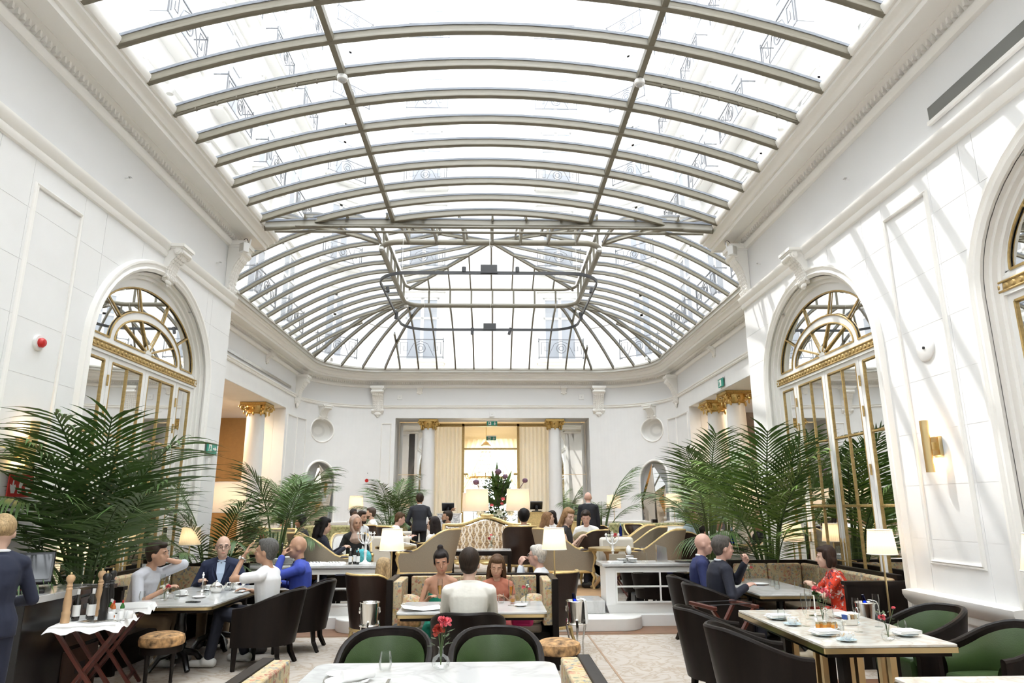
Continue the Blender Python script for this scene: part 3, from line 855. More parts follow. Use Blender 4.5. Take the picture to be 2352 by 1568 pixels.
# end wall
m = MB(); ex0, ex1, ez = -3.83, 3.84, 5.19
m.bb((FL+RC, YE, 0), (ex0, YE+0.4, 6.45)); m.bb((ex1, YE, 0), (FR-RC, YE+0.4, 6.45)); m.bb((ex0, YE, ez), (ex1, YE+0.4, 6.45))
we = m.build('wall_end', 'white_wall', smooth=False); tag(we, 'white end wall framing the wide opening with two gilt columns', kind='structure')
PE = lambda u, v, w=0.0: Vector((u, YE-w, v))
MB().bb((ex0-0.02, YE+0.02, ez), (ex1+0.02, YE+1.3, ez+0.1)).build('soffit', 'white_wall', we, smooth=False)
for x in (ex0, ex1): MB().bb((x-0.15 if x < 0 else x-0.006, YE+0.004, 0), (x+0.006 if x < 0 else x+0.15, YE+1.3, ez+0.1)).build('jamb', 'white_wall', we, smooth=False)
frame_moulding(PE, -4.95+0.55, ex0-0.16, 1.4, 5.0, we, 0.04, 0) if False else None
for a, b_ in ((FL+RC+0.06, ex0-0.14), (ex1+0.14, FR-RC-0.06)):
    if b_-a > 0.25: frame_moulding(PE, a, b_, 1.4, 5.0, we, 0.04, 0)
# consoles under the cornice
cz = 5.25
for x, y, rz in ((XL, YC-0.25, 0.0),): console(wallL, (x, y, 5.50), -1, 0.42, 0.98, 'cornice_console', rz=rz)
console(wallR, (XR, YC-0.25, 5.50), 1, 0.42, 0.98, 'cornice_console', rz=pi)
for (P_, w_, t, a_) in ((PCL, wcl, 0.1, 0.0), (PCL, wcl, RC*pi/2-0.1, pi/2), (PCR, wcr, 0.1, 0.0), (PCR, wcr, RC*pi/2-0.1, pi/2)):
    s = -1 if w_ is wcl else 1; q = P_(t, 5.36, 0)
    console(w_, q, s, 0.52, 1.06, 'cornice_console', rz=math.atan2(-sin(a_), -s*cos(a_)))
for x in (-2.9, 2.85):
    console(we, (x, YE, 6.15), 1, 0.26, 0.30, 'cornice_block', rz=-pi/2)
for y, X, w_, rz in ((21.0, FL, wl, 0), (20.0, FR, wr, pi), (16.2, FL, wl, 0), (15.6, FR, wr, pi)):
    console(w_, (X, y, 6.15), 1, 0.26, 0.30, 'cornice_block', rz=rz)

# ---- columns with gilt capitals
def column(x, y, r, z0, ztop, lab, name='column', group='gilt topped columns'):
    t = thing(name, lab, 'column', (x, y, z0), 0, group)
    H = ztop-z0
    MB().lathe([(r*1.0, 0.22), (r*1.02, H*0.35), (r*0.97, H*0.7), (r*0.87, H-0.34)], 28).build('shaft', mat('column_white', (0.82, 0.815, 0.81), 0.3), t)
    MB().lathe([(r*1.45, 0), (r*1.45, 0.07), (r*1.3, 0.075), (r*1.38, 0.10), (r*1.3, 0.14), (r*1.1, 0.16), (r*1.18, 0.19), (r*1.0, 0.22)], 28).build('base', 'white_trim', t)
    c = MB(); zc = H-0.36
    c.lathe([(r*0.88, zc), (r*0.95, zc+0.02), (r*0.9, zc+0.04), (r*1.0, zc+0.12), (r*1.12, zc+0.2), (r*1.1, zc+0.28)], 20)
    c.box((0, 0, zc+0.32), (r*2.75, r*2.75, 0.07))
    c.box((0, 0, zc+0.285), (r*2.5, r*2.5, 0.03))
    for sx in (-1, 1):
        for sy in (-1, 1):
            cx_, cy_ = sx*r*1.12, sy*r*1.12
            pts = [(cx_+sx*0.09*(1-i/22)*cos(i*0.55), cy_+sy*0.09*(1-i/22)*cos(i*0.55), zc+0.19+0.115*(1-i/22)*sin(i*0.55)) for i in range(20)]
            c.tube(pts, 0.024, 6)
            c.ell((cx_, cy_, zc+0.19), (0.045, 0.045, 0.045), 8, 6)
            c.lathe([(0, -0.13), (0.025, -0.1), (0.034, -0.05), (0.02, 0), (0, 0.01)], 8, (cx_*0.9, cy_*0.9, zc+0.10))
    for k in range(8):
        a = k*pi/4
        c.lathe([(0, -0.10), (0.028, -0.07), (0.035, -0.02), (0.02, 0.03), (0, 0.04)], 8, (r*1.02*cos(a), r*1.02*sin(a), zc+0.03))
        c.ell((r*1.1*cos(a), r*1.1*sin(a), zc+0.16), (0.05, 0.05, 0.05), 8, 6)
    c.build('capital', 'gilt', t)
    return t
column(-7.65, 22.3, 0.30, ZT, 5.07, 'white column with gilt capital standing in the left opening')
column(7.25, 21.9, 0.30, ZT, 5.07, 'white column with gilt capital, farther of the pair in the right opening')
column(7.25, 20.05, 0.30, ZT, 5.07, 'white column with gilt capital, nearer of the pair in the right opening')
column(-2.56, YE+0.55, 0.27, ZT, ez, 'white column with gilt capital left of the curtained glass doors')
column(2.50, YE+0.55, 0.27, ZT, ez, 'white column with gilt capital right of the curtained glass doors')
# ---- rooms seen through the openings
m = MB(); m.bb((-11.2, 11.8, 0), (-10.8, 27, 5.4)); m.bb((-11, 11.4, 0), (FL-0.4, 11.8, 5.4)); m.bb((-11, 26.6, 0), (FL-0.4, 27, 5.4))
w = m.build('wall_side_room_left', 'tan_wall', smooth=False); tag(w, 'tan panelled wall of the side room beyond the left column', kind='structure')
for y in (14, 17.2, 20.4, 23.6):
    frame_moulding(lambda u, v, w=0.0: Vector((-10.8+w, u, v)), y-1.4, y+1.4, 1.3, 4.6, w, 0.06, 1, m='tan_wall')
o = MB().bb((-11.2, 11.4, 5.15), (FL, 27, 5.4)).build('ceiling_side_room_left', 'white_wall', smooth=False); tag(o, 'white ceiling of the left side room', kind='structure')
m = MB(); m.bb((10.4, 11.8, 0), (10.8, 27, 5.6)); m.bb((FR+.4, 11.4, 0), (11, 11.8, 5.6)); m.bb((FR+.4, 26.6, 0), (11, 27, 5.6))
w = m.build('wall_side_room_right', 'marble_brown', smooth=False); tag(w, 'brown veined marble wall of the side room beyond the twin columns', kind='structure')
for y in (15, 18, 21, 24):
    for z0, z1 in ((0.9, 2.3), (2.45, 3.1), (3.25, 4.4)):
        MB().bb((10.34, y-1.35, z0), (10.40, y+1.35, z1)).build('marble_panel', 'marble_grey' if z1-z0 < 1 else 'marble_brown', w, smooth=False)
o = MB().bb((FR, 11.4, 5.35), (11, 27, 5.6)).build('ceiling_side_room_right', 'white_wall', smooth=False); tag(o, 'white ceiling of the right side room with a gilt garland', kind='structure')
g = MB()
for i in range(26):
    t = pi*0.5+pi*0.9*i/25
    x, y = 9.0+1.55*cos(t), 20.0+2.6*sin(t)
    g.ell((x, y, 5.30), (0.13, 0.13, 0.06), 8, 5)
    g.ell((x+0.1*cos(t), y+0.1*sin(t), 5.32), (0.07, 0.07, 0.05), 8, 5)
g.build('gilt_garland', 'gilt', o)
def room_lamp(x, y, z, e, r=1.2, col=(1, 0.78, 0.52)):
    l = bpy.data.lights.new('side_room_light', 'AREA'); l.shape = 'DISK'; l.size = r; l.energy = e; l.color = col
    o_ = bpy.data.objects.new('side_room_light', l); o_.location = (x, y, z); COL.objects.link(o_)
room_lamp(-9.0, 17, 5.1, 110); room_lamp(-9.0, 22, 5.1, 110); room_lamp(8.9, 17, 5.3, 90); room_lamp(8.9, 22, 5.3, 90)
# ---- end opening: mirrors, curtained glazing, inner room
yg = YE+1.25
ed = thing('door_4', 'glazed gilt double door between cream curtains under the exit sign', None, kind='structure')
m = MB()
for x in (-1.20, 1.06): m.bb((x-0.05, yg-0.05, ZT), (x+0.05, yg+0.05, 5.1))
for x in (-2.72, 2.66): m.bb((x-0.04, yg-0.05, ZT), (x+0.04, yg+0.05, 5.1))
m.bb((-2.7, yg-0.05, 5.0), (2.64, yg+0.05, 5.12)); m.bb((-1.2, yg-0.04, 4.05), (1.06, yg+0.04, 4.12))
m.bb((-1.16, yg-0.16, 3.02), (-0.98, yg-0.05, 3.1)); m.bb((0.86, yg-0.16, 3.02), (1.04, yg-0.05, 3.1))
m.build('frame', 'gilt_paint', ed, smooth=False)
for x0, x1, z0, z1 in ((-2.68, -1.25, ZT, 3.05), (-2.68, -1.25, 3.06, 5.0), (1.11, 2.62, ZT, 3.05), (1.11, 2.62, 3.06, 5.0), (-1.15, 1.01, 4.12, 5.0)):
    MB().bb((x0, yg-0.008, z0), (x1, yg+0.008, z1)).build('glass_pane', 'clear_glass', ed, smooth=False)
for x0, x1, lab in ((-3.81, -2.76, 'left'), (2.70, 3.82, 'right')):
    mm = thing('wall_mirror', f'tall mirror panel in the end opening, {lab} of the {lab} gilt column', 'mirror', (0, 0, 0), 0, 'mirror panels in the end opening')
    for z0, z1 in ((ZT+0.2, 3.04), (3.06, 5.15)):
        MB().bb((x0, yg-0.02, z0), (x1, yg+0.02, z1)).build('mirror_pane', 'mirror', mm, smooth=False)
    MB().bb((x0, yg-0.03, ZT), (x1, yg+0.02, ZT+0.2)).build('plinth', 'white_trim', mm, smooth=False)
def curtain(x0, x1, y, z0, z1, mname, lab, n=9, amp=0.05, pinch=None, name='curtain', grp='cream curtains behind the end columns'):
    m = MB(); K = n*8; rows = 14; vs = []
    for r in range(rows+1):
        f = r/rows; z = z1+(z0-z1)*f
        for k in range(K+1):
            u = k/K
            a_, b_ = x0, x1
            if pinch:
                side, tie, amt = pinch
                g_ = amt*max(0.0, min(1.0, f/tie))**1.3 if f < tie else amt*(1-0.25*(f-tie)/(1-tie))
                if side > 0: a_ = x0+(x1-x0)*g_
                else: b_ = x1-(x1-x0)*g_
            vs.append((a_+(b_-a_)*u, y+amp*sin(u*n*2*pi)+0.3*amp*sin(u*n*5.3+f*2), z))
    fs = [(r*(K+1)+k, r*(K+1)+k+1, (r+1)*(K+1)+k+1, (r+1)*(K+1)+k) for r in range(rows) for k in range(K)]
    m.add(vs, fs)
    o_ = m.build(name, mname); tag(o_, lab, 'curtain', grp); return o_
mt = M('curtain_white')
for nm, c_ in (('curtain_white', (0.93, 0.90, 0.83)), ('curtain_cream', (0.90, 0.80, 0.58))):
    del MATS[nm]; shade_mat(nm, c_)
curtain(-2.66, -1.22, yg+0.16, ZT+0.03, 5.0, 'curtain_white', 'pale sheer curtain behind glass, beside the left gilt column')
curtain(1.08, 2.62, yg+0.16, ZT+0.03, 5.0, 'curtain_white', 'pale sheer curtain behind glass, beside the right gilt column')
# inner room with arched window
YI = 35.5
m = MB(); m.bb((-5.2, yg, 0), (-4.8, YI, 6.2)); m.bb((4.6, yg, 0), (5.0, YI, 6.2))
n = 24; wa, wz, wr_ = 1.9, 3.5, 1.5; z0w = ZT+0.3
ts = [-5.0+9.8*i/40 for i in range(41)]+[-0.07+wa*cos(pi*i/n) for i in range(n+1)]
ts = sorted(set(round(t, 4) for t in ts))
for a, b_ in zip(ts[:-1], ts[1:]):
    mid = (a+b_)/2+0.07
    if abs(mid) < wa:
        f = lambda t: wz+wr_*sqrt(max(0, 1-((t+0.07)/wa)**2))
        m.add([(a, YI, f(a)), (b_, YI, f(b_)), (b_, YI, 6.2), (a, YI, 6.2)], [(0, 1, 2, 3)])
        m.add([(a, YI, 0), (b_, YI, 0), (b_, YI, z0w), (a, YI, z0w)], [(0, 1, 2, 3)])
    else: m.add([(a, YI, 0), (b_, YI, 0), (b_, YI, 6.2), (a, YI, 6.2)], [(0, 1, 2, 3)])
w = m.build('wall_inner_room', 'room_cream', smooth=False); tag(w, 'cream walls of the inner room beyond the glass doors', kind='structure')
m = MB(); m.tube([(-0.07+1.97*cos(pi*i/n), YI-0.03, wz+1.57*sin(pi*i/n)) for i in range(n+1)], 0.07, 8); m.build('arch_moulding', 'room_cream', w)
o = MB().bb((-5.2, YE+0.4, 6.1), (5.0, YI, 6.4)).build('ceiling_inner_room', 'room_cream', smooth=False); tag(o, 'cream ceiling of the inner room', kind='structure')
wi = thing('window_1', 'bright arched window of the inner room behind the chandelier', None, kind='structure')
m = MB()
for x in (-0.7, 0.56): m.bb((x-0.03, YI-0.03, z0w), (x+0.03, YI+0.03, 4.85))
for z in (1.6, 2.6, 3.5): m.bb((-1.95, YI-0.03, z-0.025), (1.81, YI+0.03, z+0.025))
m.build('window_frame', 'white_trim', wi, smooth=False)
for x0, x1 in ((-1.95, -0.73), (-0.67, 0.53), (0.59, 1.81)):
    for z0, z1 in ((z0w, 1.57), (1.63, 2.57), (2.63, 3.47), (3.53, 4.6)):
        MB().bb((x0, YI-0.01, z0), (x1, YI+0.01, z1)).build('window_pane', 'clear_glass', wi, smooth=False)
curtain(-2.1, -0.02, YI-0.32, ZT, 5.15, 'curtain_cream', 'yellow curtain of the inner window, gathered to the left of the chandelier', 8, 0.07, (-1, 0.62, 0.78), grp='yellow inner room curtains')
curtain(-0.12, 1.97, YI-0.55, ZT, 5.15, 'curtain_cream', 'yellow curtain of the inner window, gathered to the right of the chandelier', 8, 0.07, (1, 0.62, 0.78), grp='yellow inner room curtains')
# chandelier
ch = thing('chandelier', 'crystal chandelier hanging in the inner room before the window', 'chandelier', (-0.3, 32.0, 0))
MB().tube([(0, 0, 6.1), (0, 0, 4.75)], 0.015, 6).build('chain', 'gilt', ch)
m = MB(); m.tube([(0.72*cos(2*pi*i/32), 0.72*sin(2*pi*i/32), 3.1) for i in range(32)], 0.035, 8, closed=True)
m.build('hoop', 'gilt', ch); m = MB()
m.lathe([(0, 4.75), (0.1, 4.7), (0.22, 4.56), (0.24, 4.54), (0.2, 4.52)], 20); m.build('crown', 'gilt', ch)
cr = MB()
for i in range(24):
    a = 2*pi*i/24
    pts = [(r*cos(a), r*sin(a), z) for r, z in ((0.22, 4.55), (0.2, 4.2), (0.3, 3.75), (0.5, 3.35), (0.71, 3.1))]
    for k in range(10):
        f = k/9*(len(pts)-1); j = min(int(f), len(pts)-2); q = Vector(pts[j]).lerp(Vector(pts[j+1]), f-j)
        cr.ell(q, (0.022, 0.022, 0.045), 5, 4)
    for k in range(7):
        f = k/6; cr.ell((0.7*(1-f**2)*cos(a), 0.7*(1-f**2)*sin(a), 3.05-0.75*f), (0.022, 0.022, 0.045), 5, 4)
o = cr.build('crystals', 'crystal', ch); o['kind'] = 'stuff'
for i in range(12):
    a = 2*pi*i/12
    m = MB(); m.tube([(0.72*cos(a), 0.72*sin(a), 3.1), (0.85*cos(a), 0.85*sin(a), 3.03), (0.95*cos(a), 0.95*sin(a), 3.12)], 0.016, 6)
    m.cyl((0.95*cos(a), 0.95*sin(a), 3.12), (0.95*cos(a), 0.95*sin(a), 3.27), 0.02, n=8)
    arm = m.build('arm', 'gilt', ch)
    MB().lathe([(0, 0), (0.02, 0.02), (0, 0.075)], 8, (0.95*cos(a), 0.95*sin(a), 3.27)).build('candle_bulb', 'bulb', arm)

_cl = bpy.data.lights.new('chandelier_light', 'POINT'); _cl.energy = 160; _cl.color = (1, 0.8, 0.55); _cl.shadow_soft_size = 0.5
_co = bpy.data.objects.new('chandelier_light', _cl); _co.location = (0, 0, 3.6); _co.parent = ch; COL.objects.link(_co)
# ================================================================ GLASS ROOF
roof = thing('ceiling', 'curved glass roof on bronze grey ribs over hall and lounge', None, kind='structure')
VS, VZ, VR = 4.27, 6.96, 0.81
VRAD = (VS*VS+VR*VR)/(2*VR); VCX = -0.04
def vz(x): return VZ+VR-(VRAD-sqrt(VRAD*VRAD-(x-VCX)**2))
def rib_mesh(mb, pts, w=0.08, h=0.12, up=None):
    """bar of rectangular section hung under the glass line with a dark glazing cap above"""
    k = len(pts); pts = [Vector(p) for p in pts]; R = []
    cap = []
    for i, p in enumerate(pts):
        d = (pts[min(i+1, k-1)]-pts[max(i-1, 0)]).normalized()
        x = d.cross(Vector((0, 0, 1)))
        if x.length < 1e-3: x = Vector((1, 0, 0))
        x.normalize(); n = x.cross(d)
        R.append([p+x*w*a-n*h*q for a, q in ((-0.3, 0), (-0.3, 0.5), (-0.5, 0.62), (-0.5, 0.9), (-0.32, 1.0), (0.32, 1.0), (0.5, 0.9), (0.5, 0.62), (0.3, 0.5), (0.3, 0))])
        cap.append([p-x*w*0.42+n*0.0, p+x*w*0.42+n*0.0, p+x*w*0.42+n*0.035, p-x*w*0.42+n*0.035])
    mb.cur = 0; mb.loft(R); mb.cur = 1; mb.loft(cap); mb.cur = 0
def rib(pts, w=0.08, h=0.12, name='rib'):
    mb = MB(); rib_mesh(mb, pts, w, h); return mb.build(name, ['rib', 'rib_edge'], roof, angle=50)
def pane(A, B, name='glass_pane'):
    mb = MB(); k = len(A)
    mb.add([Vector(p) for p in A]+[Vector(p) for p in B], [(i, i+1, k+i+1, k+i) for i in range(k-1)])
    return mb.build(name, 'roof_glass', roof)
RY = [6.88+0.70*k for k in range(-16, 10)]       # vault ribs
val = [(-4.27, 11.95), (-3.46, 12.48), (-2.1, 13.18), (0.0, 13.62)]
def val_x(y):
    """half width at which the vault meets the lounge roof for a rib at y"""
    if y <= 11.95: return VS
    for (a, ya), (b, yb) in zip(val[:-1], val[1:]):
        if y <= yb: return abs(a+(b-a)*(y-ya)/(yb-ya))
    return 0
_vr = None
NP = 18
full = [VCX-VS+2*VS*i/NP for i in range(NP+1)]
mb = MB(); rib_mesh(mb, [(x, 0, vz(x)) for x in full]); vault_rib = mb.build('rib', ['rib', 'rib_edge'], roof, angle=50); vault_rib.location.y = RY[0]
for y in RY[1:]:
    hw = val_x(y)
    if hw > VS-0.01: inst(vault_rib, roof, loc=(0, y, 0))
    else: rib([(VCX-hw+2*hw*i/NP, y, vz(VCX-hw+2*hw*i/NP)) for i in range(NP+1)])
PX = (-2.06, 2.02)
for x in PX:
    ye = 13.2
    mb = MB(); mb.bar((x, RY[0], vz(x)-0.06), (x, ye, vz(x)-0.06), 0.075, 0.10); mb.build('purlin', 'rib', roof)
cuts = [VCX-VS, PX[0], PX[1], VCX+VS]
first = {}
for y0, y1 in zip(RY[:-1], RY[1:]):
    h0, h1 = val_x(y0), val_x(y1)
    for a, b in zip(cuts[:-1], cuts[1:]):
        c0 = (max(a, VCX-h0), min(b, VCX+h0)); c1 = (max(a, VCX-h1), min(b, VCX+h1))
        if c0[1] <= c0[0]: continue
        if c1[1] <= c1[0]: c1 = ((c0[0]+c0[1])/2,)*2
        key = (a, b)
        if h1 > VS-0.01 and key in first: inst(first[key], roof, loc=(0, y0-RY[0], 0)); continue
        k = 6
        A = [(c0[0]+(c0[1]-c0[0])*i/k, y0, vz(c0[0]+(c0[1]-c0[0])*i/k)+0.01) for i in range(k+1)]
        B = [(c1[0]+(c1[1]-c1[0])*i/k, y1, vz(c1[0]+(c1[1]-c1[0])*i/k)+0.01) for i in range(k+1)]
        o = pane(A, B)
        if h0 > VS-0.01 and h1 > VS-0.01: first[key] = o
# cable duct clipped under one rib
for sgn in (-1, 1):
    mb = MB()
    xs = [VCX+sgn*(2.1+2.1*i/8) for i in range(9)]
    mb.tube([(x, 8.27, vz(x)-0.13) for x in xs], 0.022, 8)
    for i in range(0, 9): mb.tube([(xs[i]-0.01, 8.27, vz(xs[i])-0.13), (xs[i]+0.01, 8.27, vz(xs[i])-0.13)], 0.032, 8)
    mb.build('cable_duct', 'rib', roof)
def detector(x, y, z, lab):
    t = thing('presence_detector', lab, 'detector', (x, y, z), 0, 'white ceiling detectors')
    MB().lathe([(0.07, 0), (0.075, -0.03), (0.07, -0.06), (0.055, -0.065)], 18).build('housing', 'white_plastic', t)
    MB().lathe([(0.05, -0.06), (0.035, -0.09), (0, -0.10)], 14).build('lens', mat('detector_lens', (0.45, 0.45, 0.45), 0.3), t)
detector(-2.06, 8.27, vz(-2.06)-0.11, 'white presence detector on the left roof purlin')
detector(2.02, 8.27, vz(2.02)-0.11, 'white presence detector on the right roof purlin')
# edge beams along the springing
for sx in (-1, 1):
    mb = MB(); mb.bar((VCX+sx*VS, -4.9, VZ-0.03), (VCX+sx*VS, 12.0, VZ-0.03), 0.08, 0.10); mb.build('edge_beam', 'rib', roof)
vp = [(x, y, vz(x)) for x, y in val]
vp = vp[:-1]+[(-1.0, 13.5, vz(-1.0)), (0, 13.62, vz(0)), (1.0, 13.5, vz(1.0))]+[(-x-0.08, y, z) for x, y, z in vp[:-1][::-1]]
rib([Vector(p)+Vector((0, 0, -0.05)) for p in vp], 0.09, 0.16, 'valley_beam')
for y in (12.25, 12.5):
    MB().tube([(VCX-VS, y, 6.98), (VCX+VS, y, 6.98)], 0.028, 8).build('tie_rod', 'rib', roof)
# lounge roof: outer edge, lantern ring
OL, OR, OF, OB, ORC = FL+0.62, FR-0.62, 11.95, YE-0.70, 2.2
ZE = 7.08
KL, KR, KF, KB, KZ, KC = -2.95, 2.85, 16.6, 22.3, 8.45, 0.55
def dz(s): return ZE+(KZ-ZE)*(1-(1-s)**1.75)
def run(a, b, s0=0.0, s1=1.0, n=9):
    a, b = Vector((*a, 0)), Vector((*b, 0)); out = []
    for i in range(n+1):
        s = s0+(s1-s0)*i/n; p = a.lerp(b, s); p.z = dz(s); out.append(p)
    return out
SP_ = 0.72
ys = [KF+0.06+SP_*i for i in range(8)]
def side(X0, X1, sx):
    prev = None; bars = []
    fr_c, bk_c = (X0, OF+0.3), (X0, OB-ORC)
    allY = [KF+0.06+SP_*i for i in range(-6, 11)]
    for y in allY:
        if y < KF:
            f = max(0.02, (y-OF-0.3)/(KF-OF-0.3))
            if y < OF+0.9: continue
            e = run((X0, y), (X1, y), 0, min(1, f))
        elif y > KB:
            f = (OB-ORC-y)/(OB-ORC-KB)
            if f < 0.1: continue
            e = run((X0, y), (X1, y), 0, min(1, f))
        else: e = run((X0, y), (X1, y))
        bars.append((y, e)); rib(e, 0.055, 0.09)
    for (y0, a), (y1, b) in zip(bars[:-1], bars[1:]): pane(a, b)
    # corner fan at the back
    cx = X0-sx*ORC*-1 if False else X0+(-sx)*ORC
    fan = []
    for i in range(5):
        t = pi/2*i/4
        q = (cx+sx*ORC*cos(t), OB-ORC+ORC*sin(t))
        kq = (X1-sx*KC*(1-cos(t)), KB-KC*(1-sin(t))) if True else (X1, KB)
        e = run(q, kq); fan.append(e); rib(e, 0.06, 0.10)
    for a, b in zip(fan[:-1], fan[1:]): pane(a, b)
    # front hip
    e = run((X0, OF+0.3), (X1, KF)); rib(e, 0.07, 0.11, 'hip_rib')
    lo = [p for p in e]
    fill = run((X0, bars[0][0]), (X1, bars[0][0]), 0, max(0.05, (bars[0][0]-OF-0.3)/(KF-OF-0.3)))
    pane([e[0]]*len(fill), fill)
    last = bars[-1][1]; pane(last, fan[0][:1]*len(last) if False else [fan[0][int(round(i*0.15))] for i in range(len(last))])
    # thin brace ring segment
    MB().tube([fan[i][5]+Vector((0, 0, -0.06)) for i in range(1, 4)], 0.012, 6).build('brace', 'rib', roof)
    return fan
fanL = side(OL, KL, -1)
fanR = side(OR, KR, 1)
# back ribs
xs = [KL+0.06+SP_*i for i in range(-2, 11)]
bars = []
for x in xs:
    if x < KL: f = (x-(OL+ORC))/(KL-(OL+ORC))
    elif x > KR: f = ((OR-ORC)-x)/((OR-ORC)-KR)
    else: f = 1
    if f < 0.08: continue
    e = run((x, OB), (x, KB), 0, min(1, f)); bars.append(e); rib(e, 0.055, 0.09)
for a, b in zip(bars[:-1], bars[1:]): pane(a, b)
# front slope ribs, cut where they meet the vault
bars = []
for i in range(-3, 12):
    x = KL+0.06+SP_*i
    f0 = 0.0
    for j in range(60):
        s = j/60; y = OF+(KF-OF)*s
        if dz(s) >= (vz(x) if abs(x-VCX) < VS else 0): f0 = s; break
    if x < KL: f1 = max(0, (x-OL)/(KL-OL))
    elif x > KR: f1 = max(0, (OR-x)/(OR-KR))
    else: f1 = 1
    if f1 <= f0+0.03: continue
    e = run((x, OF), (x, KF), f0, f1); bars.append(e); rib(e, 0.055, 0.09)
for a, b in zip(bars[:-1], bars[1:]): pane(a, b)
# ring beams of the lantern
def rrect(x0, x1, y0, y1, r, z, n=6):
    out = []
    for cx, cy, t0 in ((x1-r, y0+r, -pi/2), (x1-r, y1-r, 0), (x0+r, y1-r, pi/2), (x0+r, y0+r, pi)):
        for i in range(n+1): out.append((cx+r*cos(t0+pi/2*i/n), cy+r*sin(t0+pi/2*i/n), z))
    return out
MB().tube(rrect(KL, KR, KF, KB, KC, KZ-0.03), 0.075, 10, closed=True).build('ring_beam', 'rib', roof)
KU = KZ+0.55
MB().tube(rrect(KL, KR, KF, KB, KC, KU), 0.05, 8, closed=True).build('ring_beam', 'rib', roof)
mul = []
for i in range(1, 8):
    x = KL+0.06+SP_*i
    mul += [(x, KF), (x, KB)]
for i in range(1, 8):
    y = KF+0.06+SP_*i
    if y < KB-0.2: mul += [(KL, y), (KR, y)]
pst = MB().box((0, 0, 0), (0.06, 0.06, 0.55)).build('mullion', 'rib', roof); pst.location = (*mul[0], KZ+0.27)
for q in mul[1:]: inst(pst, roof, loc=(*q, KZ+0.27))
gp = [(KL+KC, KF, KR-KC, KF), (KL+KC, KB, KR-KC, KB), (KL, KF+KC, KL, KB-KC), (KR, KF+KC, KR, KB-KC)]
for x0, y0, x1, y1 in gp:
    MB().add([(x0, y0, KZ), (x1, y1, KZ), (x1, y1, KU), (x0, y0, KU)], [(0, 1, 2, 3)]).build('glass_pane', 'roof_glass', roof)
AP = Vector(((KL+KR)/2, (KF+KB)/2, 9.62))
cn = [Vector((KL+0.1, KF+0.1, KU)), Vector((KR-0.1, KF+0.1, KU)), Vector((KR-0.1, KB-0.1, KU)), Vector((KL+0.1, KB-0.1, KU))]
for i, c in enumerate(cn):
    rib([c.lerp(AP, t/4) for t in range(5)], 0.06, 0.09, 'hip_rib')
    d = cn[(i+1) % 4]
    MB().add([c, d, AP], [(0, 1, 2)]).build('glass_pane', 'roof_glass', roof)
    for k in range(1, 8):
        f = k/8; q = c.lerp(d, f); g = min(f, 1-f)*2
        inner = (c.lerp(d, 0.5)).lerp(AP, 0) + (AP-(c.lerp(d, 0.5)))*g if False else q+(AP-c.lerp(d, 0.5))*g
        rib([q, q.lerp(inner, 0.5), inner], 0.045, 0.075)
for x, y in ((KL+0.05, KF+0.2), (KR-0.05, KF+0.2), (KL+0.05, KB-0.25), (KR-0.05, KB-0.25)):
    detector(x, y, KZ-0.10, 'white detector at the %s %s corner of the lantern ring' % ('near' if y < 19 else 'far', 'left' if x < 0 else 'right'))
detector(AP.x, AP.y, AP.z-0.12, 'white detector hanging at the peak of the lantern')
# curb between cornice and lounge glazing
op = [(OL, OF+0.85), (OL, OB-ORC)]+[(OL+ORC-ORC*cos(t), OB-ORC+ORC*sin(t)) for t in [pi/2*i/10 for i in range(1, 11)]]+[(OR-ORC+ORC*sin(t), OB-ORC+ORC*cos(t)) for t in [pi/2*i/10 for i in range(0, 11)]]+[(OR, OF+0.85)]
MB().sweep([(-0.25, 6.9), (0.0, 6.9), (0.0, 7.0), (0.03, 7.0), (0.03, 7.06), (-0.02, 7.1), (-0.25, 7.1)], [(x, y, 0) for x, y in op], mitre(op)).build('curb', mat('curb_grey', (0.60, 0.585, 0.54), 0.5), roof)
for sx, X in ((-1, OL), (1, OR)):
    MB().bb((min(X, VCX+sx*VS), 11.9, 6.93), (max(X, VCX+sx*VS), 12.9, 7.05)).build('gutter_slab', 'white_trim', roof, smooth=False)
# dark oval track with spotlights hung under the lantern
tr = thing('light_track', 'dark rounded rectangular lighting track hung beneath the lantern', 'light track', (-0.08, 19.2, 7.5))
tp = [(x+0.08, y-19.2, 0) for x, y, z in rrect(-2.95, 2.75, 16.35, 22.0, 0.85, 0, 8)]
mb = MB(); mb.sweep([(-0.02, -0.04), (0.02, -0.04), (0.02, 0.04), (-0.02, 0.04), (-0.02, -0.04)], tp, mitre(tp, True), closed=True); mb.build('rail', 'black_metal', tr)
for y in (-2.85, 2.8): MB().box((-0.02, y, 0.10), (0.42, 0.10, 0.22)).build('driver_box', 'black_metal', tr)
for x, y, tl in ((-0.65, -2.85, 0), (0.70, -2.85, 0), (-2.87, 0.9, 0.3), (-2.80, -1.2, -0.2), (2.80, 0.9, -0.4), (2.80, -1.2, 0.2), (-0.6, 2.8, 0), (0.62, 2.8, 0.6)):
    mb = MB(); mb.cyl((x, y, -0.16 if y > 0 else 0.02), (x+0.1*tl, y+0.02, 0.06 if y > 0 else 0.16), 0.05, n=12); mb.build('spotlight_head', 'black_metal', tr)
for x in (-2.2, 0.0, 2.2):
    for y in (-2.85, 2.8): MB().tube([(x, y, 0.03), (x, y, 0.95)], 0.004, 5).build('hanging_wire', 'steel', tr)

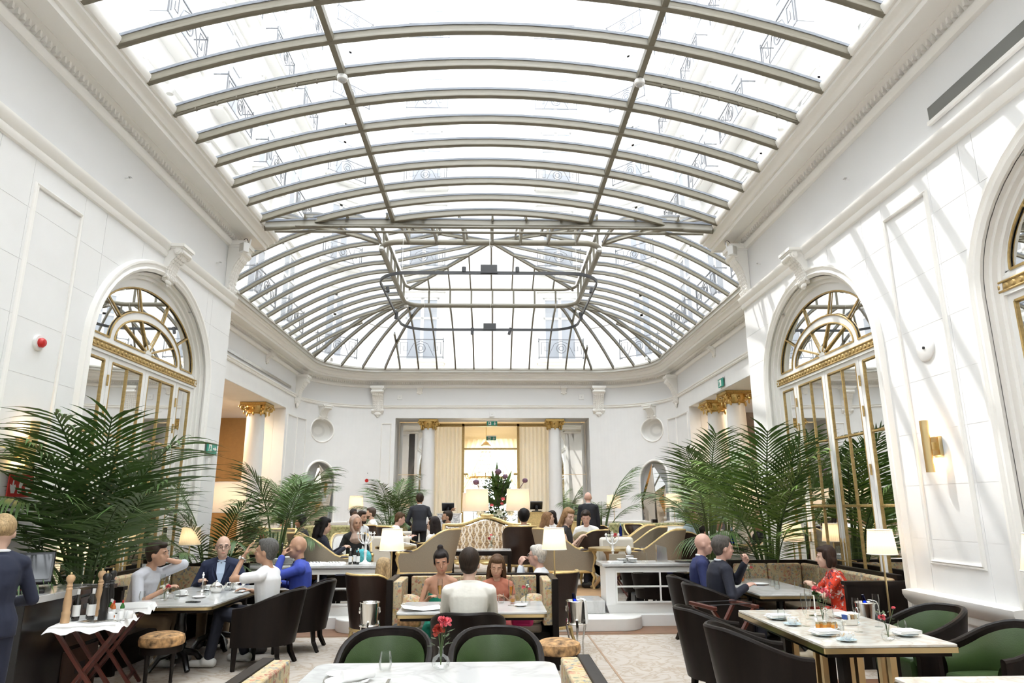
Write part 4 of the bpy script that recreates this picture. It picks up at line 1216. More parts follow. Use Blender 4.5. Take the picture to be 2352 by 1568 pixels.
# ================================================================ COURTYARD FACADES ABOVE THE ROOF
QL, QR, QB, QF, QT, QC = -7.3, 7.0, 28.6, -9.0, 31.0, 2.0
def court_window(par, loc, rz, first=[None]):
    """window standing on a facade, local: x along wall, -y out towards the court"""
    if first[0] is None:
        b = MB()
        b.bb((-0.92, -0.06, 0.0), (-0.72, 0, 2.75)); b.bb((0.72, -0.06, 0.0), (0.92, 0, 2.75)); b.bb((-0.92, -0.07, 2.70), (0.92, 0, 2.95)); b.bb((-1.0, -0.16, 2.95), (1.0, 0, 3.05))
        w = b.build('window', mat('facade_trim', (0.84, 0.83, 0.81), 0.7), par, smooth=False)
        b = MB()
        b.bb((-0.72, -0.035, 0), (-0.63, 0, 2.7)); b.bb((0.63, -0.035, 0), (0.72, 0, 2.7)); b.bb((-0.07, -0.035, 0), (0.07, 0, 2.7)); b.bb((-0.72, -0.035, 1.72), (0.72, 0, 1.82)); b.bb((-0.72, -0.035, 2.6), (0.72, 0, 2.7))
        b.build('casement', 'white_plastic', w, smooth=False)
        for x0, x1 in ((-0.63, -0.07), (0.07, 0.63)):
            for z0, z1 in ((0.0, 1.72), (1.82, 2.6)):
                MB().bb((x0, -0.012, z0), (x1, -0.004, z1)).build('pane', 'facade_glass', w, smooth=False)
        b = MB(); b.bb((-1.05, -0.42, -0.22), (1.05, 0, -0.1)); b.bb((-0.98, -0.34, -0.30), (0.98, 0, -0.22)); b.build('balcony_slab', 'facade_trim', w, smooth=False)
        b = MB()
        for z in (-0.02, 0.74): b.bar((-0.98, -0.38, z), (0.98, -0.38, z), 0.03, 0.03)
        for x in (-0.95, 0.95): b.bar((x, -0.38, -0.1), (x, -0.38, 0.82), 0.03, 0.03); b.bar((x, -0.38, 0.74), (x, 0, 0.74), 0.025, 0.025); b.bar((x, -0.38, -0.02), (x, 0, -0.02), 0.025, 0.025)
        b.tube([(0.2*cos(2*pi*i/16), -0.38, 0.36+0.2*sin(2*pi*i/16)) for i in range(16)], 0.017, 5, closed=True)
        b.tube([(0.1*cos(2*pi*i/12), -0.38, 0.36+0.1*sin(2*pi*i/12)) for i in range(12)], 0.015, 5, closed=True)
        for s in (-1, 1):
            b.tube([(s*x, -0.38, z) for x, z in ((0.85, 0.1), (0.85, 0.62), (0.55, 0.62), (0.55, 0.25), (0.7, 0.25), (0.7, 0.45))], 0.014, 5)
            b.tube([(s*x, -0.38, z) for x, z in ((0.55, 0.02), (0.42, 0.3), (0.3, 0.55), (0.0, 0.68))], 0.014, 5)
        b.build('balcony_railing', 'iron', w)
        first[0] = w
    else: w = inst(first[0], par)
    w.location = loc; w.rotation_euler = (0, 0, rz)
    return w
ROWS = [7.95, 12.05, 16.0, 19.75, 23.5, 27.2]
def facade(name, a, b, lab, cols, rz):
    """wall from a to b (xy), thickness outward"""
    d = (Vector(b)-Vector(a)).normalized(); n = Vector((d.y, -d.x))   # n points into the court
    m = MB(); A, B = Vector(a), Vector(b)
    A2, B2 = A-n*0.4, B-n*0.4
    m.prism([(A.x, A.y), (B.x, B.y), (B2.x, B2.y), (A2.x, A2.y)], 7.0, QT)
    w = m.build(name, 'facade', smooth=False); tag(w, lab, kind='structure')
    for c in cols:
        q = A+d*c
        for z in ROWS: court_window(w, (q.x, q.y, z), rz)
    return w
facade('wall_court_back', (QL+QC, QB), (QR-QC, QB), 'white courtyard facade with balconied windows behind the roof glass', (QC*0+(-3.05-(QL+QC)), (2.92-(QL+QC))), 0.0)
facade('wall_court_left', (QL, QF), (QL, QB-QC), 'white courtyard facade rising above the left cornice', [y-QF for y in (7.1, 10.35, 13.6, 16.85, 20.1, 23.35)], pi/2)
facade('wall_court_right', (QR, QB-QC), (QR, QF), 'sunlit white courtyard facade rising above the right cornice', [(QB-QC)-y for y in (7.1, 10.35, 13.6, 16.85, 20.1, 23.35)], -pi/2)
facade('wall_court_front', (QR, QF), (QL, QF), 'white courtyard facade above the hall entrance', [], pi)
for s, X in ((-1, QL), (1, QR)):
    m = MB(); cx, cy = X-s*QC, QB-QC; n = 10
    pts = [(cx+s*QC*cos(pi/2*i/n), cy+QC*sin(pi/2*i/n)) for i in range(n+1)]
    vs = [(x, y, 7.0) for x, y in pts]+[(x, y, QT) for x, y in pts]
    m.add(vs, [(i, i+1, n+2+i, n+1+i) for i in range(n)])
    w = m.build('wall_court_corner_'+('left' if s < 0 else 'right'), 'facade'); tag(w, 'rounded white courtyard corner %s of the lantern with one window per storey' % ('left' if s < 0 else 'right'), kind='structure')
    q = (cx+s*QC*0.985*cos(pi/4), cy+QC*0.985*sin(pi/4))
    for z in ROWS: court_window(w, (*q, z), pi/4 if s < 0 else -pi/4)
# ================================================================ FURNITURE BUILDERS
def face(dx, dy): return math.atan2(-dx, dy)
def u_path(R, side, n=16):
    p = [(-R, side), (-R, side*0.66), (-R, side*0.33)]
    p += [(-R*cos(pi*i/n), -R*sin(pi*i/n)) for i in range(n+1)]
    p += [(R, side*0.33), (R, side*0.66), (R, side)]
    return p
def cum(p):
    L = [0]
    for a, b in zip(p[:-1], p[1:]): L.append(L[-1]+(Vector(a)-Vector(b)).length)
    return [l/L[-1] for l in L]
def barrel(kind, R=0.31, side=0.27, zb=0.24, back=0.82, arm=0.64, t=0.045, seat=0.46, curve=1.0, shell='dark_wood', lining='green_leather', seatm='green_leather', rim=None, legm='dark_wood', flare=0.06, label='', loc=(0, 0, 0), rz=0, group=None, ser=False, lean=0.10, name='tub_chair'):
    T = thing(name, label, 'chair', loc, rz, group)
    pa = u_path(R, side); uu = cum(pa); n = len(pa)
    def top(u):
        f = 1-abs(2*u-1); f = min(1, max(0, f-0.14)*1.75) if ser else min(1, f*curve); f = f*f*(3-2*f)
        return arm+(back-arm)*f
    def pt(i, z, off):
        x, y = pa[i]
        L = Vector((x, min(y, 0))).length or 1
        nx, ny = (x/R, 0) if y > 0 else (x/R, y/R)
        k = flare*(z-zb)/(back-zb)
        yy = y-lean*max(0, (z-zb))/(back-zb)*(1-abs(2*uu[i]-1))
        return Vector((x+nx*(off+k*R), yy+ny*(off+k*R*0.6), z))
    rows = 6
    b = MB(); vs = []
    for r in range(rows+1):
        for i in range(n):
            vs.append(pt(i, zb+(top(uu[i])-zb)*r/rows, 0))
    for r in range(rows+1):
        for i in range(n):
            vs.append(pt(i, top(uu[i])-(top(uu[i])-zb)*r/rows, -t))
    m = 2*(rows+1)
    b.add(vs, [(r*n+i, r*n+i+1, (r+1)*n+i+1, (r+1)*n+i) for r in range(m-1) for i in range(n-1)]
          + [tuple(r*n for r in range(m))[::-1], tuple(r*n+n-1 for r in range(m))] + [((m-1)*n+i, (m-1)*n+i+1, i+1, i) for i in range(n-1)])
    b.build('shell', shell, T, angle=50)
    # padded lining
    b = MB(); vs = []; k0 = 2
    for r in range(rows+1):
        for i in range(n):
            f = r/rows; z0 = seat-0.06; zt = top(uu[i])-0.035
            vs.append(pt(i, z0+(zt-z0)*f, -t-0.012-0.035*sin(pi*min(1, f*1.05))**0.6))
    b.add(vs, [(r*n+i, (r+1)*n+i, (r+1)*n+i+1, r*n+i+1) for r in range(rows) for i in range(n-1)])
    b.build('lining', lining, T, angle=60)
    if rim:
        MB().tube([pt(i, top(uu[i])+0.005, -t*0.5) for i in range(n)], 0.021 if ser else 0.026, 8).build('rim', rim, T)
        if ser:
            for i, s in ((0, -1), (n-1, 1)):
                g = MB(); q = pt(i, top(uu[i]), -t*0.5)
                g.ell((q.x, q.y+0.01, q.z-0.005), (0.04, 0.05, 0.04), 10, 7)
                g.tube([(q.x, q.y, q.z), (q.x*1.02, q.y+0.03, q.z-0.1), (q.x*0.98, q.y-0.01, zb+0.1), (q.x, q.y, zb)], [0.03, 0.026, 0.022, 0.03], 8)
                g.build('arm_post', rim, T)
            for i in (1, n-2):
                q = pt(i, top(uu[i]), -t*0.5); MB().ell((q.x, q.y-0.02, q.z+0.028), (0.03, 0.1, 0.018), 8, 6).build('arm_pad', 'brown_leather', T)
            g = MB(); g.tube([pt(i, zb+0.01, -t*0.4) for i in range(n)]+[pt(0, zb+0.01, -t*0.4)], 0.03, 8); g.build('seat_rail', rim, T)
    # seat
    ip = [(x*(1-(t+0.03)/R), y*(1-(t+0.02)/R) if y < 0 else y) for x, y in pa]
    ip[0] = (ip[0][0]*0.96, side+0.03); ip[-1] = (ip[-1][0]*0.96, side+0.03)
    b = MB(); rings = []
    for z, s in ((zb+0.02, 0.97), (seat-0.05, 1.0), (seat-0.015, 0.985), (seat, 0.93), (seat+0.008, 0.5)):
        rings.append([Vector((x*s, y*s+0.0, z)) for x, y in ip])
    b.loft(rings); b.build('seat', seatm, T, angle=60)
    for sx in (-1, 1):
        if ser:
            MB().tube([(sx*(R-0.03), side-0.02, zb), (sx*(R+0.01), side+0.01, zb*0.7), (sx*(R-0.02), side-0.02, zb*0.3), (sx*(R), side+0.0, 0)], [0.032, 0.03, 0.018, 0.022], 8).build('leg', legm, T)
            MB().tube([(sx*R*0.6, -R*0.7, zb), (sx*R*0.64, -R*0.78, zb*0.5), (sx*R*0.7, -R*0.95, 0)], [0.03, 0.022, 0.018], 8).build('leg', legm, T)
        else:
            b = MB(); b.tube([(sx*(R-0.045), side-0.04, zb+0.04), (sx*(R-0.045), side-0.035, 0)], [0.036, 0.026], 4); b.build('leg', legm, T, smooth=False)
            b = MB(); b.tube([(sx*R*0.62, -R*0.62, zb+0.04), (sx*R*0.64, -R*0.68, zb*0.5), (sx*R*0.7, -R*0.86, 0)], [0.038, 0.032, 0.026], 4); b.build('leg', legm, T, smooth=False)
    return T
# ---- tub chairs of the dining floor
GREEN = 'dark tub chairs of the dining floor'
def tub(x, y, dx, dy, lab, src=[None]):
    if src[0] is None:
        src[0] = barrel('tub', 0.335, 0.27, 0.25, 0.82, 0.63, 0.05, rim='dark_wood', label=lab, loc=(x, y, 0), rz=face(dx, dy), group=GREEN, curve=1.25)
        return src[0]
    return dup(src[0], (x, y, 0), face(dx, dy), lab)
tub(-0.78, 5.36, 0.0, -1, 'green leather tub chair behind the front marble table, left of the carnations')
tub(0.03, 5.36, 0.0, -1, 'green leather tub chair behind the front marble table, right of the carnations')
tub(2.13, 6.72, 1, 0.0, 'black wooden tub chair seen from behind, farther one at the set right table')
tub(2.12, 5.72, 1, -0.05, 'black wooden tub chair seen from behind, nearer one at the set right table')
tub(3.92, 6.62, -1, -0.1, 'green leather tub chair by the sunlit wall, farther one')
tub(3.95, 5.62, -1, -0.1, 'green leather tub chair by the sunlit wall, nearer one')
tub(2.80, 9.66, 1, 0.0, 'dark tub chair under the bald man in a navy suit')
tub(2.76, 8.78, 1, 0.1, 'dark tub chair under the grey haired man in a dark suit')
tub(-2.62, 8.55, -1, 0.05, 'dark tub chair under the man in a white T-shirt')
tub(-2.48, 9.48, -1, -0.05, 'dark tub chair under the man in the blue jacket')
tub(-0.22, 6.82, 0, 1, 'dark tub chair under the man in the cream polo, seen from behind')
# brown leather chairs with gilt rim behind the booth
def gilt_chair(x, y, z, dx, dy, lab, kind='brown', sc=1.0, pool={}):
    if kind not in pool:
        kw = dict(brown=dict(shell='brown_leather', lining='brown_leather', seatm='brown_leather'), taupe=dict(shell='taupe_linen', lining='cream_linen', seatm='cream_linen'), jungle=dict(shell='taupe_linen', lining='jungle', seatm='jungle'), brownwhite=dict(shell='brown_leather', lining='cream_linen', seatm='cream_linen'), cream=dict(shell='cream_linen', lining='white_linen', seatm='cream_linen'))[kind]
        big = kind != 'brown'
        pool[kind] = barrel(kind, 0.37 if big else 0.34, 0.42 if big else 0.28, 0.26, 0.93, 0.58 if big else 0.66, 0.05, 0.40, 1.05 if big else 1.3, rim='pale_gilt', legm='pale_gilt', ser=True, label=lab, loc=(x, y, z), rz=face(dx, dy), group='gilt framed lounge armchairs', name='gilt_armchair', flare=0.10, lean=0.14, **kw)
        pool[kind].scale = (sc, sc, sc)
        return pool[kind]
    return dup(pool[kind], (x, y, z), face(dx, dy), lab, sc=sc)
gilt_chair(-1.48, 9.42, 0, 0.5, 0.9, 'brown leather chair with gilt rim under the blonde woman, left of the booth')
gilt_chair(0.70, 9.5, 0, -0.75, 0.6, 'brown leather chair with gilt rim under the white haired man, right of the booth')
Zt = ZT
gilt_chair(-1.12, 12.75, Zt, -1, 0.12, 'grey linen gilt armchair facing left, above the woman with a bun', 'taupe', 1.08)
gilt_chair(1.28, 12.9, Zt, 1, 0.15, 'grey linen gilt armchair facing right, behind the right booth lamp', 'taupe', 1.08)
gilt_chair(-2.80, 12.05, Zt, 0.95, 0.35, 'grey linen gilt armchair under the long haired woman, behind the bald man', 'taupe', 1.0)
gilt_chair(2.98, 12.9, Zt, -1, 0.35, 'grey linen gilt armchair behind the napkins on the right cabinet, nearest of its row', 'taupe', 1.05)
gilt_chair(3.05, 14.5, Zt, -1, 0.3, 'grey linen gilt armchair in the right row, second from the cabinet', 'taupe', 1.05)
gilt_chair(3.15, 16.0, Zt, -1, 0.2, 'grey linen gilt armchair in the right row, third from the cabinet', 'taupe', 1.05)
gilt_chair(-2.62, 13.3, Zt, 0.25, -1, 'cream gilt armchair around the woman in the pink headscarf', 'cream', 0.98)
gilt_chair(0.60, 14.2, Zt, 0.05, 1, 'brown leather gilt armchair seen from behind, right of the damask settee', 'brown', 1.1)
gilt_chair(1.88, 14.45, Zt, -0.9, 0.5, 'brown leather gilt armchair with cream inside, beside the woman in stripes', 'brownwhite', 1.0)
gilt_chair(3.93, 13.75, Zt, 0.9, 0.4, 'brown leather gilt armchair under the man in the pale blue shirt', 'brownwhite', 0.98)
gilt_chair(4.98, 12.48, Zt, -0.4, 0.9, 'cream gilt armchair under the blonde woman bending over the right lounge table', 'cream', 0.95)
gilt_chair(3.85, 18.5, Zt, 0.3, -1, 'small brown leather armchair before the right faceted mirror', 'brown', 1.0)
gilt_chair(2.75, 18.2, Zt, 0.5, 0.9, 'small brown leather armchair near the standing bald waiter', 'brown', 1.0)
gilt_chair(-4.3, 14.0, Zt, -0.3, -1, 'gilt armchair with jungle pattern lining, behind the central left palm', 'jungle', 1.05)
gilt_chair(-3.35, 13.55, Zt, 1, 0.2, 'gilt armchair with jungle pattern lining, beside the long haired woman', 'jungle', 1.0)
gilt_chair(-5.2, 16.2, Zt, 0.3, 1, 'brown leather armchair left of the faceted mirror, behind the palm', 'brown', 1.05)
gilt_chair(-2.95, 16.7, Zt, 0.3, -1, 'brown leather armchair under the bearded man in white', 'brown', 1.05)
gilt_chair(-2.1, 16.2, Zt, 0.9, 0.5, 'brown leather gilt armchair under the man in a white shirt with blue label', 'brownwhite', 1.05)
gilt_chair(-1.0, 17.0, Zt, -0.9, -0.2, 'cream gilt armchair under the man holding his head', 'cream', 1.0)
gilt_chair(4.35, 16.9, Zt, -0.3, -1, 'cream gilt armchair before the lamp in the far right corner', 'cream', 1.0)
# ---- tables
def rr2(w, d, r, n=4):
    out = []
    for cx, cy, t0 in ((w/2-r, -d/2+r, -pi/2), (w/2-r, d/2-r, 0), (-w/2+r, d/2-r, pi/2), (-w/2+r, -d/2+r, pi)):
        out += [(cx+r*cos(t0+pi/2*i/n), cy+r*sin(t0+pi/2*i/n)) for i in range(n+1)]
    return out
def dining_table(x, y, w, d, lab, z=0.74, r=0.05, legs='pedestal', topm='marble_white', edge='brass', rz=0, edge_h=0.05):
    T = thing('dining_table', lab, 'table', (x, y, 0), rz, 'marble dining tables')
    MB().prism(rr2(w, d, r), z-0.02, z).build('marble_top', topm, T, bevel=0.003)
    MB().prism(rr2(w+0.008, d+0.008, r), z-edge_h, z-0.021).build('edge_band', edge, T, angle=60)
    MB().prism(rr2(w-0.06, d-0.06, r), z-edge_h-0.03, z-edge_h).build('apron', 'dark_wood', T)
    if legs == 'pedestal':
        for s in (-1, 1):
            yy = s*d*0.27
            b = MB(); b.lathe([(0.05, z-0.08), (0.055, 0.5), (0.07, 0.42), (0.05, 0.36), (0.085, 0.28), (0.06, 0.2), (0.10, 0.14), (0.05, 0.08)], 14, (0, yy, 0)); b.build('pedestal', 'black_lacquer', T)
            for k in range(4):
                a = k*pi/2+pi/4
                MB().tube([(0.04*cos(a), yy+0.04*sin(a), 0.2), (0.2*cos(a), yy+0.2*sin(a), 0.16), (0.3*cos(a), yy+0.3*sin(a), 0.035)], [0.04, 0.035, 0.03], 8).build('foot', 'black_lacquer', T)
    else:
        for sx in (-1, 1):
            for sy in (-1, 1):
                for q in (0, 0.14):
                    MB().box((sx*(0.13), sy*(d*0.36)-sy*q, (z-0.07)/2), (0.05, 0.05, z-0.07)).build('leg', 'brass', T, smooth=False)
                MB().box((sx*0.20, sy*d*0.30, (z-0.07)/2), (0.06, 0.10, z-0.07)).build('leg_panel', 'dark_wood', T, smooth=False)
    return T
dining_table(-0.37, 4.50, 1.58, 0.98, 'white marble table at the front centre holding carnations', r=0.10, edge='brass')
dining_table(-0.2, 7.63, 1.5, 0.84, 'marble table of the family with champagne glasses in the booth', r=0.05)
dining_table(-3.52, 8.9, 1.0, 2.0, 'marble table of the four men below the left mirror door', r=0.08)
dining_table(2.98, 6.32, 1.02, 1.82, 'laid marble table with four champagne flutes on the right', r=0.012, legs='square', topm='marble_warm', edge_h=0.06)
dining_table(3.56, 9.35, 0.82, 1.85, 'marble table between the two suited men and the woman in red', r=0.05)
dining_table(2.98, 3.9, 1.1, 1.08, 'marble table corner at the bottom right picture edge', r=0.03, legs='square', topm='marble_warm')
def round_table(x, y, r, lab, z=0.70, ped='dark_wood', feet=3):
    T = thing('round_table', lab, 'table', (x, y, ZT), 0, 'round lounge tables')
    MB().lathe([(0, z-0.02), (r-0.012, z-0.02), (r-0.012, z), (0, z)], 36).build('marble_top', 'marble_warm', T)
    MB().lathe([(r-0.012, z-0.045), (r, z-0.042), (r+0.003, z-0.02), (r, z+0.002), (r-0.012, z+0.001)], 36).build('brass_edge', 'brass', T)
    MB().lathe([(0.16, z-0.045), (0.10, z-0.12), (0.075, 0.42), (0.10, 0.32), (0.12, 0.2), (0.06, 0.14)], 8).build('pedestal', ped, T)
    for k in range(feet):
        a = k*2*pi/feet+0.5
        MB().tube([(0.05*cos(a), 0.05*sin(a), 0.26), (0.22*cos(a), 0.22*sin(a), 0.18), (0.33*cos(a), 0.33*sin(a), 0.05), (0.40*cos(a), 0.40*sin(a), 0.03)], [0.05, 0.04, 0.035, 0.03], 8).build('foot', ped, T)
    return T
round_table(2.08, 12.42, 0.40, 'round oak pedestal table with bud vase right of the booth lamp', ped='oak')
round_table(-1.80, 13.35, 0.38, 'round brass rimmed table before the woman in the headscarf')
round_table(-4.05, 12.35, 0.52, 'round brass rimmed table with flowers beside the central left palm')
round_table(-4.75, 15.0, 0.5, 'round dark table loaded with glasses under the left faceted mirror')
round_table(4.80, 13.45, 0.42, 'round table with the blue water bottle and plates')
round_table(3.2, 17.3, 0.4, 'small round table with a blue bottle near the right faceted mirror')
# low rectangular table before the settee
T = thing('long_low_table', 'long dark wooden table with marble top before the damask settee', 'table', (-0.22, 13.55, ZT))
MB().prism(rr2(1.15, 0.5, 0.02), 0.60, 0.62).build('marble_top', 'marble_white', T); MB().prism(rr2(1.17, 0.52, 0.02), 0.52, 0.60).build('apron', 'dark_wood', T, smooth=False)
for sx in (-1, 1):
    for sy in (-1, 1): MB().box((sx*0.54, sy*0.21, 0.26), (0.06, 0.06, 0.52)).build('leg', 'dark_wood', T, smooth=False)
# ---- damask settee with gilt frame
T = thing('settee', 'gilt framed settee in brown and cream damask at the lounge centre', 'sofa', (-0.12, 15.6, ZT), pi)
n = 20; w = 0.98
def crest(x): return 0.98+0.16*(cos(pi*x/w)*0.5+0.5)+0.03*(cos(2*pi*x/w))
b = MB(); vs = []
for j in range(9):
    for i in range(n+1):
        x = -w+2*w*i/n; f = j/8; z = 0.36+(crest(x)-0.06-0.36)*f
        vs.append((x*0.97, -0.36-0.16*f+0.04*sin(pi*f), z))
k = len(vs); vs += [(x, y-0.09, z) for x, y, z in vs]
fs = [(j*(n+1)+i, j*(n+1)+i+1, (j+1)*(n+1)+i+1, (j+1)*(n+1)+i) for j in range(8) for i in range(n)]
fs += [tuple(k+q for q in f[::-1]) for f in fs]
b.add(vs, fs); b.build('back', 'damask', T)
b = MB(); pts = [(-w, -0.36, 0.34), (-w, -0.46, 0.7)]+[(-w+2*w*i/n, -0.57, crest(-w+2*w*i/n)) for i in range(n+1)]+[(w, -0.46, 0.7), (w, -0.36, 0.34)]
b.tube(pts, 0.045, 8); b.ell((0, -0.57, crest(0)+0.04), (0.16, 0.05, 0.05), 10, 6); b.build('back_frame', 'pale_gilt', T)
MB().prism(rr2(1.86, 0.66, 0.08), 0.30, 0.44).build('seat', 'damask', T, bevel=0.03)
b = MB(); b.prism(rr2(1.96, 0.74, 0.1), 0.24, 0.31)
for i in range(7): b.ell((-0.84+0.28*i, 0.37, 0.24), (0.12, 0.03, 0.035), 8, 5)
b.build('seat_rail', 'pale_gilt', T)
for sx in (-1, 1):
    MB().tube([(sx*0.94, -0.45, 0.72), (sx*1.02, -0.1, 0.66), (sx*1.02, 0.15, 0.66), (sx*1.0, 0.26, 0.6), (sx*0.94, 0.22, 0.45), (sx*0.95, 0.3, 0.3)], 0.035, 8).build('arm', 'pale_gilt', T)
    MB().ell((sx*0.92, -0.08, 0.52), (0.06, 0.24, 0.12), 10, 7).build('arm_pad', 'damask', T)
for x in (-0.92, -0.31, 0.31, 0.92):
    for y in (-0.32, 0.32): MB().tube([(x, y, 0.26), (x*1.02, y+0.03*(1 if y > 0 else -1), 0.14), (x, y, 0)], [0.04, 0.03, 0.022], 8).build('leg', 'pale_gilt', T)
# second settee behind and white lounge sofas
def sofa(x, y, w, rz, m, lab, h=0.85, z=ZT):
    T = thing('sofa', lab, 'sofa', (x, y, z), rz, 'lounge sofas')
    MB().box((0, 0.02, 0.24), (w, 0.8, 0.24)).build('base', m, T, bevel=0.03)
    MB().box((0, -0.34, 0.12+h/2-0.02), (w, 0.16, h-0.1)).build('back', m, T, bevel=0.05)
    for s in (-1, 1): MB().box((s*(w/2-0.08), 0.02, 0.38), (0.16, 0.8, 0.5)).build('arm', m, T, bevel=0.04)
    MB().box((0, 0.05, 0.42), (w-0.34, 0.66, 0.14)).build('seat_cushion', m, T, bevel=0.04)
    for sx in (-1, 1):
        for sy in (-0.3, 0.33): MB().cyl((sx*(w/2-0.1), sy, 0), (sx*(w/2-0.1), sy, 0.13), 0.025, n=8).build('leg', 'dark_wood', T)
    return T
sofa(-2.4, 15.0, 1.5, face(0.1, 1), 'cream_linen', 'cream sofa seen from behind the woman in the headscarf', 0.78)
sofa(2.28, 13.35, 0.62, face(0.0, 1), 'cream_linen', 'cream upholstered sofa back beside the white candelabrum on the right', 0.80)
sofa(-2.2, 18.0, 1.2, face(0, 1), 'cream_linen', 'cream sofa behind the standing waiter', 0.78)
sofa(-5.6, 13.5, 1.5, face(0.25, 0.6), 'green_velvet', 'olive green velvet sofa below the big left lampshade', 0.86)
sofa(-3.9, 19.5, 2.6, face(0.2, -1), 'jungle', 'jungle patterned sofa under the left faceted mirror', 0.88)
sofa(4.6, 20.5, 2.4, face(-0.2, -1), 'jungle', 'jungle patterned sofa under the right faceted mirror', 0.88)
# ---- booths
def booth(x, y, w, d, lab, rz=0, h=0.96):
    """high backed booth opening along local -y; inside width w, depth d"""
    T = thing('booth', lab, 'banquette', (x, y, 0), rz, 'dark framed booths in floral fabric')
    t = 0.07; c = 0.14
    poly = [(-w/2-t, -d), (-w/2-t, -c), (-w/2-t+c, 0), (w/2+t-c, 0), (w/2+t, -c), (w/2+t, -d)]
    inn = [(w/2, -d), (w/2, -c-0.02), (w/2-c+0.02, -t), (-w/2+c-0.02, -t), (-w/2, -c-0.02), (-w/2, -d)]
    MB().prism(poly+inn, 0.0, h).build('frame', 'dark_wood', T, smooth=False, bevel=0.006)
    k = 5; pw = (w-2*c)/k
    for i in range(k):
        MB().box((-w/2+c+pw*(i+0.5), -t-0.055, 0.70), (pw-0.002, 0.10, h-0.48)).build('back_pad', 'floral', T, bevel=0.012)
    for s in (-1, 1):
        k2 = max(1, int(round((d-c)/0.42)))
        for i in range(k2):
            pl = (d-c-0.05)/k2
            MB().box((s*(w/2-0.05), -c-0.02-pl*(i+0.5), 0.70), (0.10, pl-0.002, h-0.48)).build('side_pad', 'floral', T, bevel=0.012)
    MB().box((0, -0.14-0.25, 0.41), (w-0.22, 0.5, 0.10)).build('seat_cushion', 'taupe_leather', T, bevel=0.03)
    MB().box((0, -0.14-0.22, 0.18), (w-0.04, 0.44, 0.36)).build('seat_base', 'dark_wood', T, smooth=False)
    return T
booth(-0.22, 8.95, 1.80, 0.80, 'dark booth lined in floral fabric where the woman and girl sit')
booth(-0.37, 3.30, 1.72, 0.92, 'dark booth with floral lining cut off at the bottom picture edge', rz=pi, h=0.93)
def banquette(s, X, y0, y1, lab):
    """wall bench with a return at its far end"""
    T = thing('banquette', lab, 'banquette', (0, 0, 0), 0, 'wall banquettes in floral fabric')
    L = y1-y0
    def bx(u0, u1, a0, a1, z0, z1, nm, m, **k):
        xa, xb = X-s*a0, X-s*a1
        return MB().bb((min(xa, xb), u0, z0), (max(xa, xb), u1, z1)).build(nm, m, T, **k)
    bx(y0, y1, 0.02, 0.09, 0, 0.98, 'back_frame', 'dark_wood', smooth=False, bevel=0.006)
    bx(y0-0.07, y0, 0.02, 0.72, 0, 0.90, 'end_panel', 'dark_wood', smooth=False, bevel=0.006)
    bx(y0-0.085, y0+0.01, 0.0, 0.74, 0.88, 0.92, 'end_cap', 'dark_wood', smooth=False)
    bx(y1, y1+0.07, 0.02, 1.25, 0, 0.98, 'return_frame', 'dark_wood', smooth=False, bevel=0.006)
    k = 4
    for i in range(k): bx(y0+0.02+(L-0.04)*i/k+0.003, y0+0.02+(L-0.04)*(i+1)/k-0.003, 0.09, 0.19, 0.46, 0.94, 'back_pad', 'floral', bevel=0.03)
    for i in range(2): MB().bb((min(X-s*(0.2+0.5*i), X-s*(0.69+0.5*i)), y1-0.10, 0.46), (max(X-s*(0.2+0.5*i), X-s*(0.69+0.5*i)), y1, 0.94)).build('return_pad', 'floral', T, bevel=0.03)
    bx(y0, y1-0.1, 0.19, 0.70, 0.36, 0.46, 'seat_cushion', 'taupe_leather', bevel=0.03)
    bx(y0, y1, 0.09, 0.62, 0.0, 0.36, 'seat_base', 'dark_wood', smooth=False)
    bx(y1-0.62, y1-0.1, 0.70, 1.25, 0.36, 0.46, 'return_cushion', 'taupe_leather', bevel=0.03)
    return T
banquette(-1, XL, 8.15, 10.55, 'floral wall bench by the left mirror door behind the man in grey')
banquette(1, XR, 8.10, 10.45, 'floral wall bench by the right mirror door behind the woman in red')
